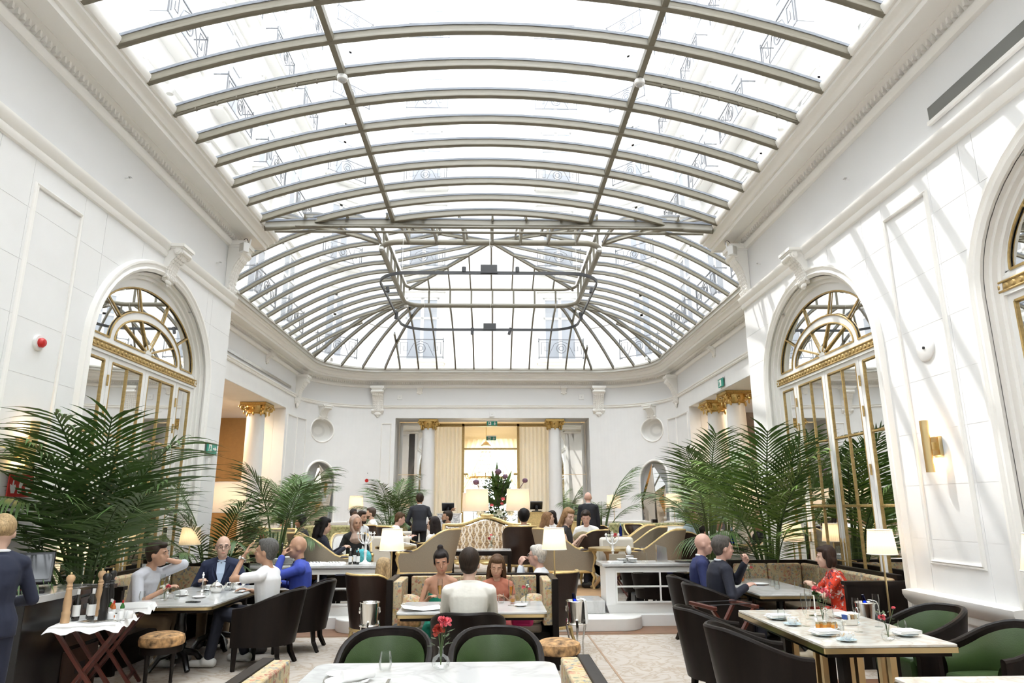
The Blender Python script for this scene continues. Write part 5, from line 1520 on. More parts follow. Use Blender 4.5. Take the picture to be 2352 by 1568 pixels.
# ---- low mirrored cabinets at the terrace edge
def cabinet(x0, x1, lab, end_in):
    T = thing('low_cabinet', lab, 'cabinet', (0, 0, 0), 0, 'white mirrored cabinets at the terrace edge')
    y0, y1 = 10.98, 11.52
    MB().bb((x0, y0, 0.30), (x1, y1, 0.84)).build('body', 'joinery', T, smooth=False)
    MB().bb((x0-0.02, y0-0.05, 0), (x1+0.02, y1, 0.17)).build('plinth', 'joinery', T, smooth=False, bevel=0.008)
    pr = [(0, 0.17), (0.045, 0.18), (0.03, 0.22), (0.01, 0.28), (0.0, 0.30)]
    pth = [(x0, y1), (x0, y0), (x1, y0), (x1, y1)]
    nn = mitre(pth)
    MB().sweep([(a, z) for a, z in pr], [(x, y, 0) for x, y in pth], [(-q[0], -q[1], 0) for q in nn]).build('base_moulding', 'joinery', T)
    MB().sweep([(0, 0.80), (0.01, 0.81), (0.03, 0.84), (0.035, 0.865), (0, 0.87)], [(x, y, 0) for x, y in pth], [(-q[0], -q[1], 0) for q in nn]).build('top_moulding', 'joinery', T)
    MB().bb((x0-0.05, y0-0.055, 0.865), (x1+0.05, y1+0.05, 0.905)).build('worktop', 'marble_white', T, smooth=False, bevel=0.008)
    # panes of mirror between white bars
    e0, e1 = (x0+0.16, x1-0.02) if end_in < 0 else (x0+0.02, x1-0.16)
    k = max(2, round((e1-e0)/0.62)); st_ = (e1-e0)/k
    for i in range(k):
        for z0, z1 in ((0.36, 0.56), (0.58, 0.78)):
            MB().bb((e0+st_*i+0.012, y0-0.012, z0), (e0+st_*(i+1)-0.012, y0-0.004, z1)).build('mirror_pane', 'grey_mirror', T, smooth=False)
            MB().bb((e0+st_*(i+0.5)-0.08, y0-0.03, z1-0.02), (e0+st_*(i+0.5)+0.08, y0-0.012, z1)).build('pull', 'steel', T, smooth=False)
    b = MB()
    for i in range(k+1): b.bb((e0+st_*i-0.012, y0-0.022, 0.345), (e0+st_*i+0.012, y0, 0.795))
    for z in (0.345, 0.57, 0.785): b.bb((e0-0.012, y0-0.024, z-0.012), (e1+0.012, y0, z+0.012))
    b.build('bars', 'joinery', T, smooth=False)
    return T
cabinet(-4.72, -1.78, 'white cabinet with mirrored drawers, left of the steps', 1)
cabinet(1.74, 4.62, 'white cabinet with mirrored drawers, right of the steps', -1)
# ---- stools with hide seats
def stool(x, y, lab, src=[None]):
    if src[0]: return dup(src[0], (x, y, 0), 0.4, lab)
    T = thing('hide_stool', lab, 'stool', (x, y, 0), 0.4, 'round hide stools')
    MB().lathe([(0.20, 0.40), (0.215, 0.41), (0.22, 0.45), (0.21, 0.49), (0.15, 0.515), (0, 0.52)], 28).build('seat', 'hide', T)
    MB().lathe([(0.17, 0.33), (0.20, 0.335), (0.20, 0.40), (0.17, 0.40)], 28).build('apron', 'dark_wood', T)
    for k in range(4):
        a = k*pi/2+pi/4
        MB().lathe([(0.012, 0), (0.02, 0.02), (0.013, 0.04), (0.022, 0.3), (0.028, 0.33), (0.022, 0.345), (0.03, 0.36), (0.03, 0.40)], 10, (0.165*cos(a), 0.165*sin(a), 0)).build('leg', 'dark_wood', T)
    src[0] = T; return T
stool(-3.38, 7.62, 'hide topped round stool in front of the men at the left table')
stool(0.63, 7.02, 'hide topped round stool beside the right end of the booth')
# ---- floor lamps
def lamp_shade(T, z0, z1, r0, r1, m, pleats=0):
    n = 72 if pleats else 28; vs = []
    for z, r in ((z0, r0), (z1, r1)):
        for j in range(n):
            a = 2*pi*j/n; q = r*(1+(0.014 if (pleats and j % 2) else 0))
            vs.append((q*cos(a), q*sin(a), z))
    MB().add(vs, [(j, (j+1) % n, n+(j+1) % n, n+j) for j in range(n)]).build('shade', m, T, smooth=not pleats)
    for rr_, zz_ in ((r0, z0), (r1, z1)): MB().tube([(rr_*1.01*cos(2*pi*j/28), rr_*1.01*sin(2*pi*j/28), zz_) for j in range(28)], 0.006, 5, closed=True).build('shade_trim', 'white_linen', T)
def glow(T, z, e, col=(1.0, 0.72, 0.42)):
    l = bpy.data.lights.new('lamp_bulb', 'POINT'); l.energy = e; l.color = col; l.shadow_soft_size = 0.05
    o = bpy.data.objects.new('lamp_bulb', l); o.parent = T; o.location = (0, 0, z); COL.objects.link(o)
def floor_lamp(x, y, z, lab, top=1.49, hs=0.26, r0=0.155, r1=0.125, m='pleated_shade', pleats=1, e=3.2, pole='brass', grp='brass floor lamps with pleated shades', bulb=True):
    T = thing('floor_lamp', lab, 'lamp', (x, y, z), 0, grp)
    MB().lathe([(0.13, 0), (0.13, 0.012), (0.02, 0.022), (0.012, 0.03), (0, 0.03)], 24).build('base', pole, T)
    MB().tube([(0, 0, 0.02), (0, 0, top-hs*0.5)], 0.011, 8).build('pole', pole, T)
    MB().ell((0, 0, top-hs*0.5), (0.035, 0.035, 0.05), 10, 8).build('bulb', 'bulb' if bulb else 'porcelain', T)
    lamp_shade(T, top-hs, top, r0, r1, m, pleats)
    if e: glow(T, top-hs*0.45, e)
    return T
floor_lamp(-1.27, 9.05, 0, 'brass floor lamp with pleated shade at the left corner of the booth')
floor_lamp(0.79, 9.05, 0, 'brass floor lamp with pleated shade at the right corner of the booth')
floor_lamp(4.34, 7.82, 0, 'brass floor lamp with pleated shade by the sunlit right wall')
floor_lamp(4.56, 10.64, 0, 'brass floor lamp with pleated shade behind the right palm fronds', e=2.2)
floor_lamp(-4.50, 10.72, 0, 'brass floor lamp with pleated shade above the man in grey', e=3)
floor_lamp(-4.60, 7.98, 0, 'brass floor lamp with pleated shade behind the till counter palm', e=3, top=1.44)
floor_lamp(3.97, 5.0, 0, 'brass floor lamp with pleated shade at the right picture edge', top=1.55, e=3.2, r0=0.17)
LD = dict(m='linen_shade', pleats=0, grp='lounge lamps with plain drum shades')
floor_lamp(-5.25, 14.1, ZT, 'big white drum shade lamp left of the white column', top=1.90, hs=0.58, r0=0.33, r1=0.32, e=5.6, **LD)
floor_lamp(-4.86, 25.2, ZT, 'plain drum shade lamp on the far left wall beside the red alarm', top=1.82, hs=0.48, r0=0.26, r1=0.23, e=7.7, **LD)
floor_lamp(4.38, 25.2, ZT, 'plain drum shade lamp on the far right wall beside the palm', top=1.82, hs=0.48, r0=0.26, r1=0.23, e=7.7, **LD)
floor_lamp(6.1, 23.4, ZT, 'plain drum shade lamp right of the right faceted mirror', top=1.82, hs=0.48, r0=0.27, r1=0.25, e=6.3, **LD)
floor_lamp(5.62, 15.3, ZT, 'plain drum shade lamp behind the sunlit right palm', top=1.92, hs=0.58, r0=0.30, r1=0.28, e=3.1, **LD)
floor_lamp(-0.42, 19.2, ZT, 'drum shade lamp left of the great flower arrangement', top=1.88, hs=0.58, r0=0.33, r1=0.30, e=7.0, pole='steel', **LD)
floor_lamp(0.70, 19.2, ZT, 'drum shade lamp right of the great flower arrangement', top=1.88, hs=0.58, r0=0.33, r1=0.30, e=7.0, pole='steel', **LD)
floor_lamp(-0.55, 20.2, ZT, 'drum shade lamp half hidden behind the left centre lampshade', top=1.80, hs=0.52, r0=0.32, r1=0.30, e=3.5, pole='steel', **LD)
# ================================================================ PEOPLE
def ring(c, ax, ay, rx, ry, n=14): return [c+ax*(rx*cos(2*pi*i/n))+ay*(ry*sin(2*pi*i/n)) for i in range(n)]
def capsule(b, p0, p1, r0, r1, n=10):
    p0, p1 = Vector(p0), Vector(p1); d = p1-p0; L = d.length
    if L < 1e-6: b.ell(p0, (r0, r0, r0), n, 6); return
    d.normalize(); x = d.orthogonal().normalized(); y = d.cross(x); rg = []
    for a in (-80, -50, -20): rg.append(ring(p0+d*(r0*sin(radians(a))), x, y, r0*cos(radians(a)), r0*cos(radians(a)), n))
    for a in (20, 50, 80): rg.append(ring(p1+d*(r1*sin(radians(a))), x, y, r1*cos(radians(a)), r1*cos(radians(a)), n))
    b.loft(rg)
def chain(b, pts, rs, n=10):
    for (p, q, r, s) in zip(pts[:-1], pts[1:], rs[:-1], rs[1:]): capsule(b, p, q, r, s, n)
TMP = bpy.data.scenes.new('workbench'); TVL = TMP.view_layers[0]
def remesh(b, name, m, parent, vox, smooth=3):
    o = b.build(name, m, None)
    COL.objects.unlink(o); TMP.collection.objects.link(o)
    md = o.modifiers.new('r', 'REMESH'); md.mode = 'VOXEL'; md.voxel_size = vox; md.use_smooth_shade = True
    if smooth:
        s = o.modifiers.new('s', 'SMOOTH'); s.factor = 0.5; s.iterations = smooth
    TVL.update(); dg = TVL.depsgraph
    me = bpy.data.meshes.new_from_object(o.evaluated_get(dg))
    TMP.collection.objects.unlink(o); COL.objects.link(o)
    old = o.data; o.modifiers.clear(); o.data = me; bpy.data.meshes.remove(old); me.name = name
    o.parent = parent; KIDS.setdefault(parent.name, []).append(o)
    return o
def hand(b, wr, d, palm, side, curl=0.5, sc=1.0, spread=0.12):
    """wr wrist, d direction of the fingers, palm normal, side +1/-1 = where the thumb sits along d x palm"""
    d = Vector(d).normalized(); pn = Vector(palm); pn = (pn-d*pn.dot(d)).normalized(); w = d.cross(pn)*side
    wr = Vector(wr)
    for k in range(4):
        o = (k-1.5)*0.0205*sc
        kn = wr+d*(0.085-0.006*abs(k-1))*sc-w*o
        capsule(b, wr+d*0.012*sc-w*o*0.6, kn, 0.0135*sc, 0.0115*sc, 8)
        L = (0.042, 0.047, 0.044, 0.034)[k]*sc; a = 0.0; p = kn
        dd = (d-w*o*spread*8).normalized()
        for j, q in enumerate((1.0, 0.72, 0.58)):
            a += curl*(0.55 if j == 0 else 0.8)
            v = dd*cos(a)+pn*sin(a); e = p+v*L*q
            capsule(b, p, e, (0.0098-0.0008*j)*sc, (0.009-0.0008*j)*sc, 8); p = e
    t0 = wr+d*0.02*sc+w*0.026*sc
    t1 = t0+(d*0.55+w*0.75+pn*0.25).normalized()*0.04*sc
    t2 = t1+(d*0.85+w*0.2+pn*(0.3+0.4*curl)).normalized()*0.032*sc
    t3 = t2+(d*0.9-w*0.1+pn*(0.3+0.5*curl)).normalized()*0.026*sc
    chain(b, [t0, t1, t2, t3], [0.015*sc, 0.012*sc, 0.0105*sc, 0.009*sc], 8)
def ik(s, t, l1, l2, pole):
    s, t = Vector(s), Vector(t); d = t-s; L = min(d.length, (l1+l2)*0.995); d.normalize()
    a = (l1*l1-l2*l2+L*L)/(2*L); h = sqrt(max(0, l1*l1-a*a))
    p = Vector(pole); p = p-d*p.dot(d)
    if p.length < 1e-4: p = d.orthogonal()
    p.normalize()
    return s+d*a+p*h, s+d*L
SKIN = {}
def cloth(name, c, rough=0.85, **k): return mat('cloth_'+name, c, rough, bump=0.55, bscale=13, **k)
def person(label, x, y, z=0, rz=0.0, sit=True, seat=0.47, sc=1.0, fem=False, lean=4, slean=0, twist=0, head=(0, 0, 0), skin=(0.56, 0.34, 0.24),
           hair='short', hairc=(0.03, 0.02, 0.015), top='shirt', topc=(0.8, 0.8, 0.8), topm=None, sleeve=1.0, legs=(0.03, 0.03, 0.04), shoes=(0.02, 0.02, 0.02), shirtc=None, tie=None,
           LH=None, RH=None, curl=(0.5, 0.5), poles=((-0.5, -0.3, -1), (0.5, -0.3, -1)), knees=None, vox=0.0125, stance=0.0, glasses=False, beard=None, group='seated guests', apron=False, strapless=False, feet=None, dress=False, legm=None):
    """local frame: faces +y, right hand at +x. LH/RH: hand targets in local metres (unscaled)"""
    T = thing('person', label, 'person', (x, y, z), rz, group); T.scale = (sc,)*3
    if sit: sc *= 1.09; T.scale = (sc,)*3; seat = (seat-0.06)/1.06; LH = LH and tuple(v/1.05 for v in LH); RH = RH and tuple(v/1.05 for v in RH)
    sm = mat('skin_%d_%d' % (int(skin[0]*100), int(skin[2]*100)), skin, 0.48, noise=0.05, nscale=12, spec=0.4)
    wS = 0.86 if fem else 1.0
    pz = (seat+0.10) if sit else 0.94
    pel = Vector((0, 0, pz))
    R = Matrix.Rotation(radians(slean), 3, 'Y') @ Matrix.Rotation(radians(-lean), 3, 'X')
    R2 = R @ Matrix.Rotation(radians(twist), 3, 'Z')
    up, fx, fy = R @ Vector((0, 0, 1)), R2 @ Vector((1, 0, 0)), R2 @ Vector((0, 1, 0))
    px, py = R @ Vector((1, 0, 0)), R @ Vector((0, 1, 0))
    A = lambda h, a=0.0, f=0.0: pel+up*h+fx*a+fy*f
    neck = A(0.50); hc = A(0.665, 0, 0.03)
    Rh = R2 @ Matrix.Rotation(radians(head[0]), 3, 'Z') @ Matrix.Rotation(radians(head[2]), 3, 'Y') @ Matrix.Rotation(radians(-head[1]+lean*0.6), 3, 'X')
    Rh = Rh*1.09
    hv = lambda a, f, h: hc+Rh @ Vector((a, f, h))
    body = MB()
    # head
    body.ell(hv(0, -0.012, 0.018), (0.077, 0.094, 0.100), 18, 12, Rh); body.ell(hv(0, 0.022, -0.045), (0.062, 0.070, 0.075), 16, 10, Rh); body.ell(hv(0, 0.055, -0.085), (0.034, 0.032, 0.026), 12, 8, Rh)
    capsule(body, hv(0, 0.083, 0.015), hv(0, 0.107, -0.026), 0.009, 0.0135, 8); body.ell(hv(0, 0.084, -0.058), (0.024, 0.012, 0.012), 10, 6, Rh)
    for s in (-1, 1):
        body.ell(hv(s*0.078, -0.008, -0.012), (0.011, 0.022, 0.032), 8, 6, Rh); body.ell(hv(s*0.036, 0.062, -0.028), (0.026, 0.020, 0.026), 8, 6, Rh); body.ell(hv(s*0.030, 0.080, 0.026), (0.026, 0.012, 0.009), 8, 6, Rh)
    chain(body, [hv(0, -0.02, -0.06), neck+up*0.02, neck-up*0.05], [0.052*wS+0.004, 0.054*wS+0.004, 0.075])
    # torso
    def torso(b, g=0.0, low=0.0, shoulder=True):
        lv = [(low-0.06, 0.155, 0.115), (0.02, 0.160, 0.118), (0.14, 0.138, 0.10), (0.27, 0.152, 0.112), (0.38, 0.170, 0.112), (0.445, 0.145, 0.088), (0.49, 0.085, 0.07)]
        if fem: lv = [(h, rx*(1.02 if h < 0.1 else 0.86), ry*(1.0 if h != 0.27 else 1.12)) for h, rx, ry in lv]
        rg = []
        for h, rx, ry in lv:
            t = max(0, min(1, h/0.4)); ax = (px*(1-t)+fx*t).normalized(); ay = (py*(1-t)+fy*t).normalized()
            rg.append(ring(A(h, 0, 0.0)-ay*0.01, ax, ay, rx+g, ry+g, 18))
        b.loft(rg)
        if shoulder:
            for s in (-1, 1): chain(b, [A(0.455, s*0.07), A(0.425, s*0.175*wS)], [0.06+g, 0.058*wS+g])
    torso(body)
    # arms
    sh = [A(0.42, -0.185*wS), A(0.42, 0.185*wS)]
    tg = [LH, RH]; arms = []
    for i, s in enumerate((-1, 1)):
        t = tg[i]
        if t is None: t = (s*0.20, 0.22, pz+0.06) if sit else (s*0.24, 0.06, 0.80)
        el, wr = ik(sh[i], t, 0.285, 0.255, poles[i]); arms.append((sh[i], el, wr))
        chain(body, [sh[i], el, wr], [0.047*wS, 0.037*wS, 0.026*wS])
        d = (wr-el).normalized()
        pn = (pel+up*0.3-wr); pn = pn if pn.length > 0.05 else Vector((0, 0, -1))
        pn = (pn*0.4+Vector((0, 0, -1 if t[2] < pz+0.45 else 0))).normalized()
        hand(body, wr, d, pn, s if pn.z < -0.2 else -s, curl[i], 1.0 if not fem else 0.92)
    # legs
    lg = []
    for i, s in enumerate((-1, 1)):
        hip = pel+Vector((s*0.09, 0, -0.02))
        if sit:
            kn = Vector((s*0.13, 0.43, seat+0.06)) if not knees else Vector(knees[i])
            ft = Vector((s*0.13, 0.40, 0.09)) if not feet else Vector(feet[i])
        else:
            kn = Vector((s*0.10, 0.02+s*stance*0.5, 0.50)); ft = Vector((s*0.10, -0.02+s*stance, 0.09))
        lg.append((hip, kn, ft)); chain(body, [hip, kn, ft], [0.085, 0.058, 0.042])
        capsule(body, ft+Vector((0, -0.02, -0.045)), ft+Vector((s*0.02, 0.13, -0.052)), 0.030, 0.024)
    remesh(body, 'body', sm, T, vox, 2)
    # clothes
    g = 0.014
    tm = topm or cloth('%02d%02d%02d' % tuple(int(c*99) for c in topc), topc)
    c = MB()
    thick = 0.022 if top == 'jacket' else g
    if strapless:
        lv = [(-0.05, 0.165, 0.125), (0.1, 0.13, 0.105), (0.24, 0.145, 0.125), (0.31, 0.15, 0.118)]
        c.loft([ring(A(h)-fy*0.008, fx, fy, rx, ry, 18) for h, rx, ry in lv])
    else:
        torso(c, thick, -0.04 if not dress else -0.02)
        ln = 0.0
        for (s0, e0, w0) in arms:
            if sleeve >= 0.9: chain(c, [s0, e0, w0-(w0-e0).normalized()*0.02], [0.058*wS+thick*0.5, 0.048*wS+thick*0.4, 0.036+thick*0.4])
            elif sleeve > 0.0:
                q = s0.lerp(e0, sleeve*1.5); chain(c, [s0, q], [0.06*wS+thick*0.5, 0.055*wS+thick*0.4])
        if top in ('jacket', 'polo', 'shirt'): c.tube([A(0.50)+fx*(0.066*cos(a))+fy*(0.062*sin(a)+0.004)+up*(0.012 if sin(a) < 0 else -0.02) for a in [2*pi*i/14 for i in range(14)]], 0.014, 6, closed=True)
    if dress:
        for (h_, k_, f_) in lg: chain(c, [h_, k_], [0.115, 0.10])
    remesh(c, {'jacket': 'jacket', 'polo': 'polo_shirt', 'tee': 'shirt', 'blouse': 'blouse', 'dress': 'dress', 'knit': 'sweater'}.get(top, 'shirt'), tm, T, vox, 3)
    if top == 'jacket':
        sc_ = shirtc or (0.8, 0.82, 0.85)
        b = MB()
        fr = lambda h, a, f: A(h, a, f)
        b.add([fr(0.48, -0.05, 0.085), fr(0.48, 0.05, 0.085), fr(0.36, 0.045, 0.138), fr(0.20, 0.0, 0.142), fr(0.36, -0.045, 0.138), fr(0.50, 0, 0.075)], [(0, 4, 3, 2, 1, 5)])
        b.build('shirt_front', cloth('sf%02d%02d' % (int(sc_[0]*99), int(sc_[2]*99)), sc_), T, smooth=False)
        b = MB(); b.tube([A(0.505)+fx*(0.064*cos(a))+fy*(0.064*sin(a)+0.002)+up*(0.022 if sin(a) < 0 else -0.008) for a in [2*pi*i/16 for i in range(16)]], 0.012, 6, closed=True); b.build('shirt_collar', cloth('sf%02d%02d' % (int(sc_[0]*99), int(sc_[2]*99)), sc_), T)
        for s in (-1, 1):
            b = MB(); b.add([fr(0.49, s*0.055, 0.09), fr(0.46, s*0.105, 0.10), fr(0.35, s*0.095, 0.142), fr(0.19, s*0.008, 0.150), fr(0.36, s*0.048, 0.146)], [(0, 1, 2, 3, 4)]); b.build('lapel', tm, T, smooth=False)
            w0, e0 = (arms[0] if s < 0 else arms[1])[2], (arms[0] if s < 0 else arms[1])[1]
            d = (w0-e0).normalized(); MB().cyl(w0-d*0.03, w0-d*0.002, 0.036, n=12).build('shirt_cuff', cloth('sf%02d%02d' % (int(sc_[0]*99), int(sc_[2]*99)), sc_), T)
        if tie: MB().add([fr(0.475, -0.016, 0.10), fr(0.475, 0.016, 0.10), fr(0.46, 0.014, 0.112), fr(0.30, 0.028, 0.150), fr(0.22, 0, 0.152), fr(0.30, -0.028, 0.150), fr(0.46, -0.014, 0.112)], [(0, 1, 2, 3, 4, 5, 6)]).build('tie', cloth('tie%02d' % int(tie[0]*99), tie), T, smooth=False)
    lm = legm or cloth('%02d%02d%02d' % tuple(int(c_*99) for c_ in legs), legs)
    c = MB()
    c.loft([ring(pel+Vector((0, 0, h)), Vector((1, 0, 0)), Vector((0, 1, 0)), rx, ry, 16) for h, rx, ry in ((-0.09, 0.15, 0.125), (0.0, 0.172, 0.13), (0.08, 0.16, 0.122))])
    if not dress:
        for h_, k_, f_ in lg: chain(c, [h_, k_, f_+(k_-f_)*0.04], [0.098, 0.072, 0.056])
    remesh(c, 'trousers' if not dress else 'skirt', lm if not dress else tm, T, max(vox, 0.013), 3)
    for i, s in enumerate((-1, 1)):
        f_ = lg[i][2]; b = MB()
        capsule(b, f_+Vector((0, -0.035, -0.04)), f_+Vector((s*0.01, 0.03, -0.03)), 0.052, 0.054); capsule(b, f_+Vector((0, -0.035, -0.048)), f_+Vector((s*0.02, 0.17, -0.05)), 0.043, 0.040)
        so = remesh(b, 'shoe', mat('shoe_%02d' % int(shoes[0]*99), shoes, 0.5), T, 0.014, 2)
    # hair
    if hair != 'bald':
        hm = mat('hair_%02d%02d' % (int(hairc[0]*99), int(hairc[2]*99)), hairc, 0.6, noise=0.45, nscale=40, stretch=(3, 3, 0.5), spec=0.2)
        b = MB()
        if hair in ('short', 'curly', 'grey', 'crop'):
            e = {'short': 0.010, 'curly': 0.020, 'grey': 0.010, 'crop': 0.004}[hair]
            b.ell(hv(0, -0.032, 0.036), (0.080+e, 0.088+e, 0.090+e), 18, 12, Rh)
            b.ell(hv(0, 0.028, 0.083), (0.060, 0.048, 0.034+e), 14, 8, Rh)
            b.ell(hv(0, -0.055, -0.02), (0.070+e*0.6, 0.052+e*0.5, 0.068), 14, 10, Rh)
            if hair == 'short': b.ell(hv(0.01, 0.05, 0.088), (0.055, 0.036, 0.030), 12, 8, Rh)
            for s in (-1, 1): b.ell(hv(s*0.071, -0.004, 0.01), (0.012, 0.022, 0.038), 8, 6, Rh)
            if hair == 'curly':
                rr = random.Random(3)
                for k in range(70):
                    a, t = rr.uniform(0, 2*pi), rr.uniform(0, 1.7)
                    b.ell(hv(0.092*sin(t)*cos(a), -0.025+0.10*sin(t)*sin(a), 0.035+0.10*cos(t)), (0.017, 0.017, 0.017), 6, 4, Rh)
        elif hair in ('long', 'bun', 'bob', 'pony'):
            b.ell(hv(0, -0.030, 0.036), (0.087, 0.092, 0.098), 18, 12, Rh); b.ell(hv(0, 0.030, 0.083), (0.066, 0.050, 0.040), 14, 8, Rh); b.ell(hv(0, -0.055, -0.02), (0.078, 0.058, 0.075), 14, 10, Rh)
            if hair == 'bun': b.ell(hv(0, -0.045, 0.145), (0.036, 0.036, 0.030), 12, 8, Rh)
            for s in (-1, 1): b.ell(hv(s*0.070, 0.012, 0.02), (0.014, 0.032, 0.045), 8, 6, Rh)
            if hair == 'pony': chain(b, [hv(0, -0.09, 0.0), hv(0, -0.14, -0.06), hv(0, -0.12, -0.2)], [0.035, 0.035, 0.018])
            if hair == 'bob':
                for s in (-1, 1): chain(b, [hv(s*0.070, -0.015, 0.06), hv(s*0.084, -0.02, -0.02), hv(s*0.078, -0.012, -0.085)], [0.034, 0.040, 0.034])
                b.ell(hv(0, -0.06, -0.045), (0.09, 0.055, 0.07), 14, 10, Rh); b.ell(hv(0.0, 0.045, 0.085), (0.07, 0.042, 0.03), 12, 8, Rh)
            if hair == 'long':
                for s in (-1, 1): chain(b, [hv(s*0.062, -0.01, 0.06), hv(s*0.082, -0.02, -0.03), hv(s*0.088, -0.03, -0.14), A(0.36, s*0.085, 0.02 if fem else 0)], [0.032, 0.034, 0.036, 0.028])
                chain(b, [hv(0, -0.07, 0.02), hv(0, -0.085, -0.09), A(0.40, 0, -0.12), A(0.24, 0, -0.13)], [0.075, 0.08, 0.075, 0.045])
        elif hair == 'scarf':
            b.ell(hv(0, -0.040, 0.030), (0.098, 0.092, 0.108), 18, 12, Rh)
            for s in (-1, 1): chain(b, [hv(0, 0.03, 0.105), hv(s*0.074, 0.015, 0.05), hv(s*0.078, 0.015, -0.05), hv(s*0.04, 0.035, -0.125)], [0.022, 0.022, 0.024, 0.036])
            chain(b, [hv(0, -0.05, -0.06), A(0.48, 0, 0.0), A(0.40, 0, 0.04)], [0.085, 0.09, 0.125])
        elif hair == 'fringe':      # balding with hair round the sides
            for s in (-1, 1): chain(b, [hv(s*0.072, 0.0, 0.01), hv(s*0.068, -0.05, 0.005), hv(s*0.03, -0.092, -0.005)], [0.018, 0.024, 0.026])
        elif hair == 'updo':
            b.ell(hv(0, -0.030, 0.036), (0.088, 0.092, 0.098), 18, 12, Rh); b.ell(hv(0, 0.030, 0.083), (0.066, 0.050, 0.040), 14, 8, Rh); b.ell(hv(0, -0.10, 0.01), (0.05, 0.04, 0.05), 12, 8, Rh)
        remesh(b, 'headscarf' if hair == 'scarf' else 'hair', hm if hair != 'scarf' else cloth('scarf', hairc), T, min(vox, 0.011), 2 if hair != 'curly' else 1)
    if beard:
        b = MB(); b.ell(hv(0, 0.050, -0.082), (0.050, 0.046, 0.040), 12, 8, Rh); b.ell(hv(0, 0.030, -0.065), (0.066, 0.050, 0.035), 12, 8, Rh)
        remesh(b, 'beard', mat('hair_%02d%02d' % (int(beard[0]*99), int(beard[2]*99)), beard, 0.6, noise=0.3, nscale=30), T, min(vox, 0.011), 2)
    # face
    em, lm2 = mat('eye_dark', (0.02, 0.013, 0.01), 0.2), mat('lips_%02d' % int(skin[0]*99), (skin[0]*0.85, skin[1]*0.55, skin[2]*0.55), 0.4)
    wm = mat('eye_white', (0.75, 0.73, 0.70), 0.3)
    bc = hairc if hair not in ('bald', 'scarf') else (0.05, 0.03, 0.02)
    for s in (-1, 1):
        MB().ell(hv(s*0.031, 0.079, 0.004), (0.0115, 0.006, 0.0048), 10, 6, Rh).build('eye', wm, T)
        MB().ell(hv(s*0.031, 0.0835, 0.004), (0.0058, 0.003, 0.0050), 8, 6, Rh).build('iris', em, T)
        MB().ell(hv(s*0.031, 0.0805, 0.0105 if head[1] < 9 else 0.006), (0.0150, 0.0075, 0.0060 if head[1] < 9 else 0.0085), 10, 6, Rh).build('eyelid', sm, T)
        MB().ell(hv(s*0.031, 0.087, 0.030), (0.020, 0.005, 0.0045), 8, 5, Rh).build('eyebrow', mat('hair_%02d%02d' % (int(bc[0]*99), int(bc[2]*99)), bc, 0.6), T)
    MB().ell(hv(0, 0.0935, -0.060), (0.022, 0.005, 0.0065), 10, 6, Rh).build('mouth', lm2, T)
    if glasses:
        b = MB()
        for s in (-1, 1): b.tube([hv(s*0.034+0.024*cos(2*pi*i/14), 0.098, 0.004+0.017*sin(2*pi*i/14)) for i in range(14)], 0.0022, 5, closed=True); b.tube([hv(s*0.058, 0.097, 0.008), hv(s*0.08, 0.0, 0.012)], 0.002, 5)
        b.tube([hv(-0.010, 0.1, 0.006), hv(0.010, 0.1, 0.006)], 0.002, 5)
        b.build('glasses', 'black_metal', T)
    return T, arms, hv
TAN, FAIR, DEEP, PINK = (0.50, 0.29, 0.19), (0.62, 0.41, 0.31), (0.10, 0.055, 0.035), (0.62, 0.38, 0.30)
V1, V2 = 0.0105, 0.0135
# --- left table
person('man in grey shirt and khaki trousers leaning on his elbow beside the left mirror door', -4.22, 8.72, 0, face(1, -0.12), lean=14, head=(6, -4, 0), skin=TAN, hair='short', hairc=(0.028, 0.018, 0.012), top='shirt', topc=(0.52, 0.53, 0.57), legs=(0.36, 0.27, 0.17), shoes=(0.7, 0.7, 0.68), sleeve=0.62,
       LH=(-0.12, 0.18, 1.12), RH=(0.16, 0.40, 0.80), curl=(1.0, 0.6), poles=((-0.8, 0.7, -0.4), (0.6, -0.2, -1)), vox=V1, beard=None)
person('bald man with glasses in a navy blazer facing the camera at the left table', -3.74, 10.05, 0, face(0.25, -1), lean=8, head=(10, 0, 0), skin=FAIR, hair='fringe', hairc=(0.10, 0.08, 0.07), top='jacket', topc=(0.016, 0.024, 0.062), shirtc=(0.52, 0.64, 0.82), legs=(0.35, 0.27, 0.18), LH=(-0.24, 0.32, 0.80), RH=(0.22, 0.30, 0.78), glasses=True, vox=V1)
P_TEE = person('grey haired man in a white T-shirt and watch raising a hand to his temple', -2.64, 8.56, 0, face(-1, 0.12), lean=2, head=(8, -2, 0), skin=TAN, hair='grey', hairc=(0.10, 0.095, 0.09), top='tee', topc=(0.84, 0.84, 0.85), sleeve=0.36, legs=(0.012, 0.014, 0.026), shoes=(0.72, 0.71, 0.68), LH=(-0.10, 0.26, 1.16), RH=(0.20, 0.28, 0.76), curl=(0.25, 0.5), poles=((-0.5, 0.5, -1), (0.6, -0.2, -1)), vox=V1, knees=((-0.13, 0.44, 0.53), (0.16, 0.42, 0.52)), feet=((-0.13, 0.52, 0.09), (0.18, 0.28, 0.09)))
P_BLUE = person('bald man in a bright blue jacket holding a phone to his mouth', -2.5, 9.48, 0, face(-1, -0.25), lean=3, head=(4, 4, 0), skin=TAN, hair='bald', top='jacket', topc=(0.045, 0.075, 0.40), shirtc=(0.02, 0.02, 0.03), legs=(0.02, 0.02, 0.03), LH=(-0.08, 0.24, 1.10), RH=(0.20, 0.24, 0.76), curl=(1.0, 0.5), poles=((-0.5, 0.3, -1), (0.6, -0.2, -1)), vox=V1)
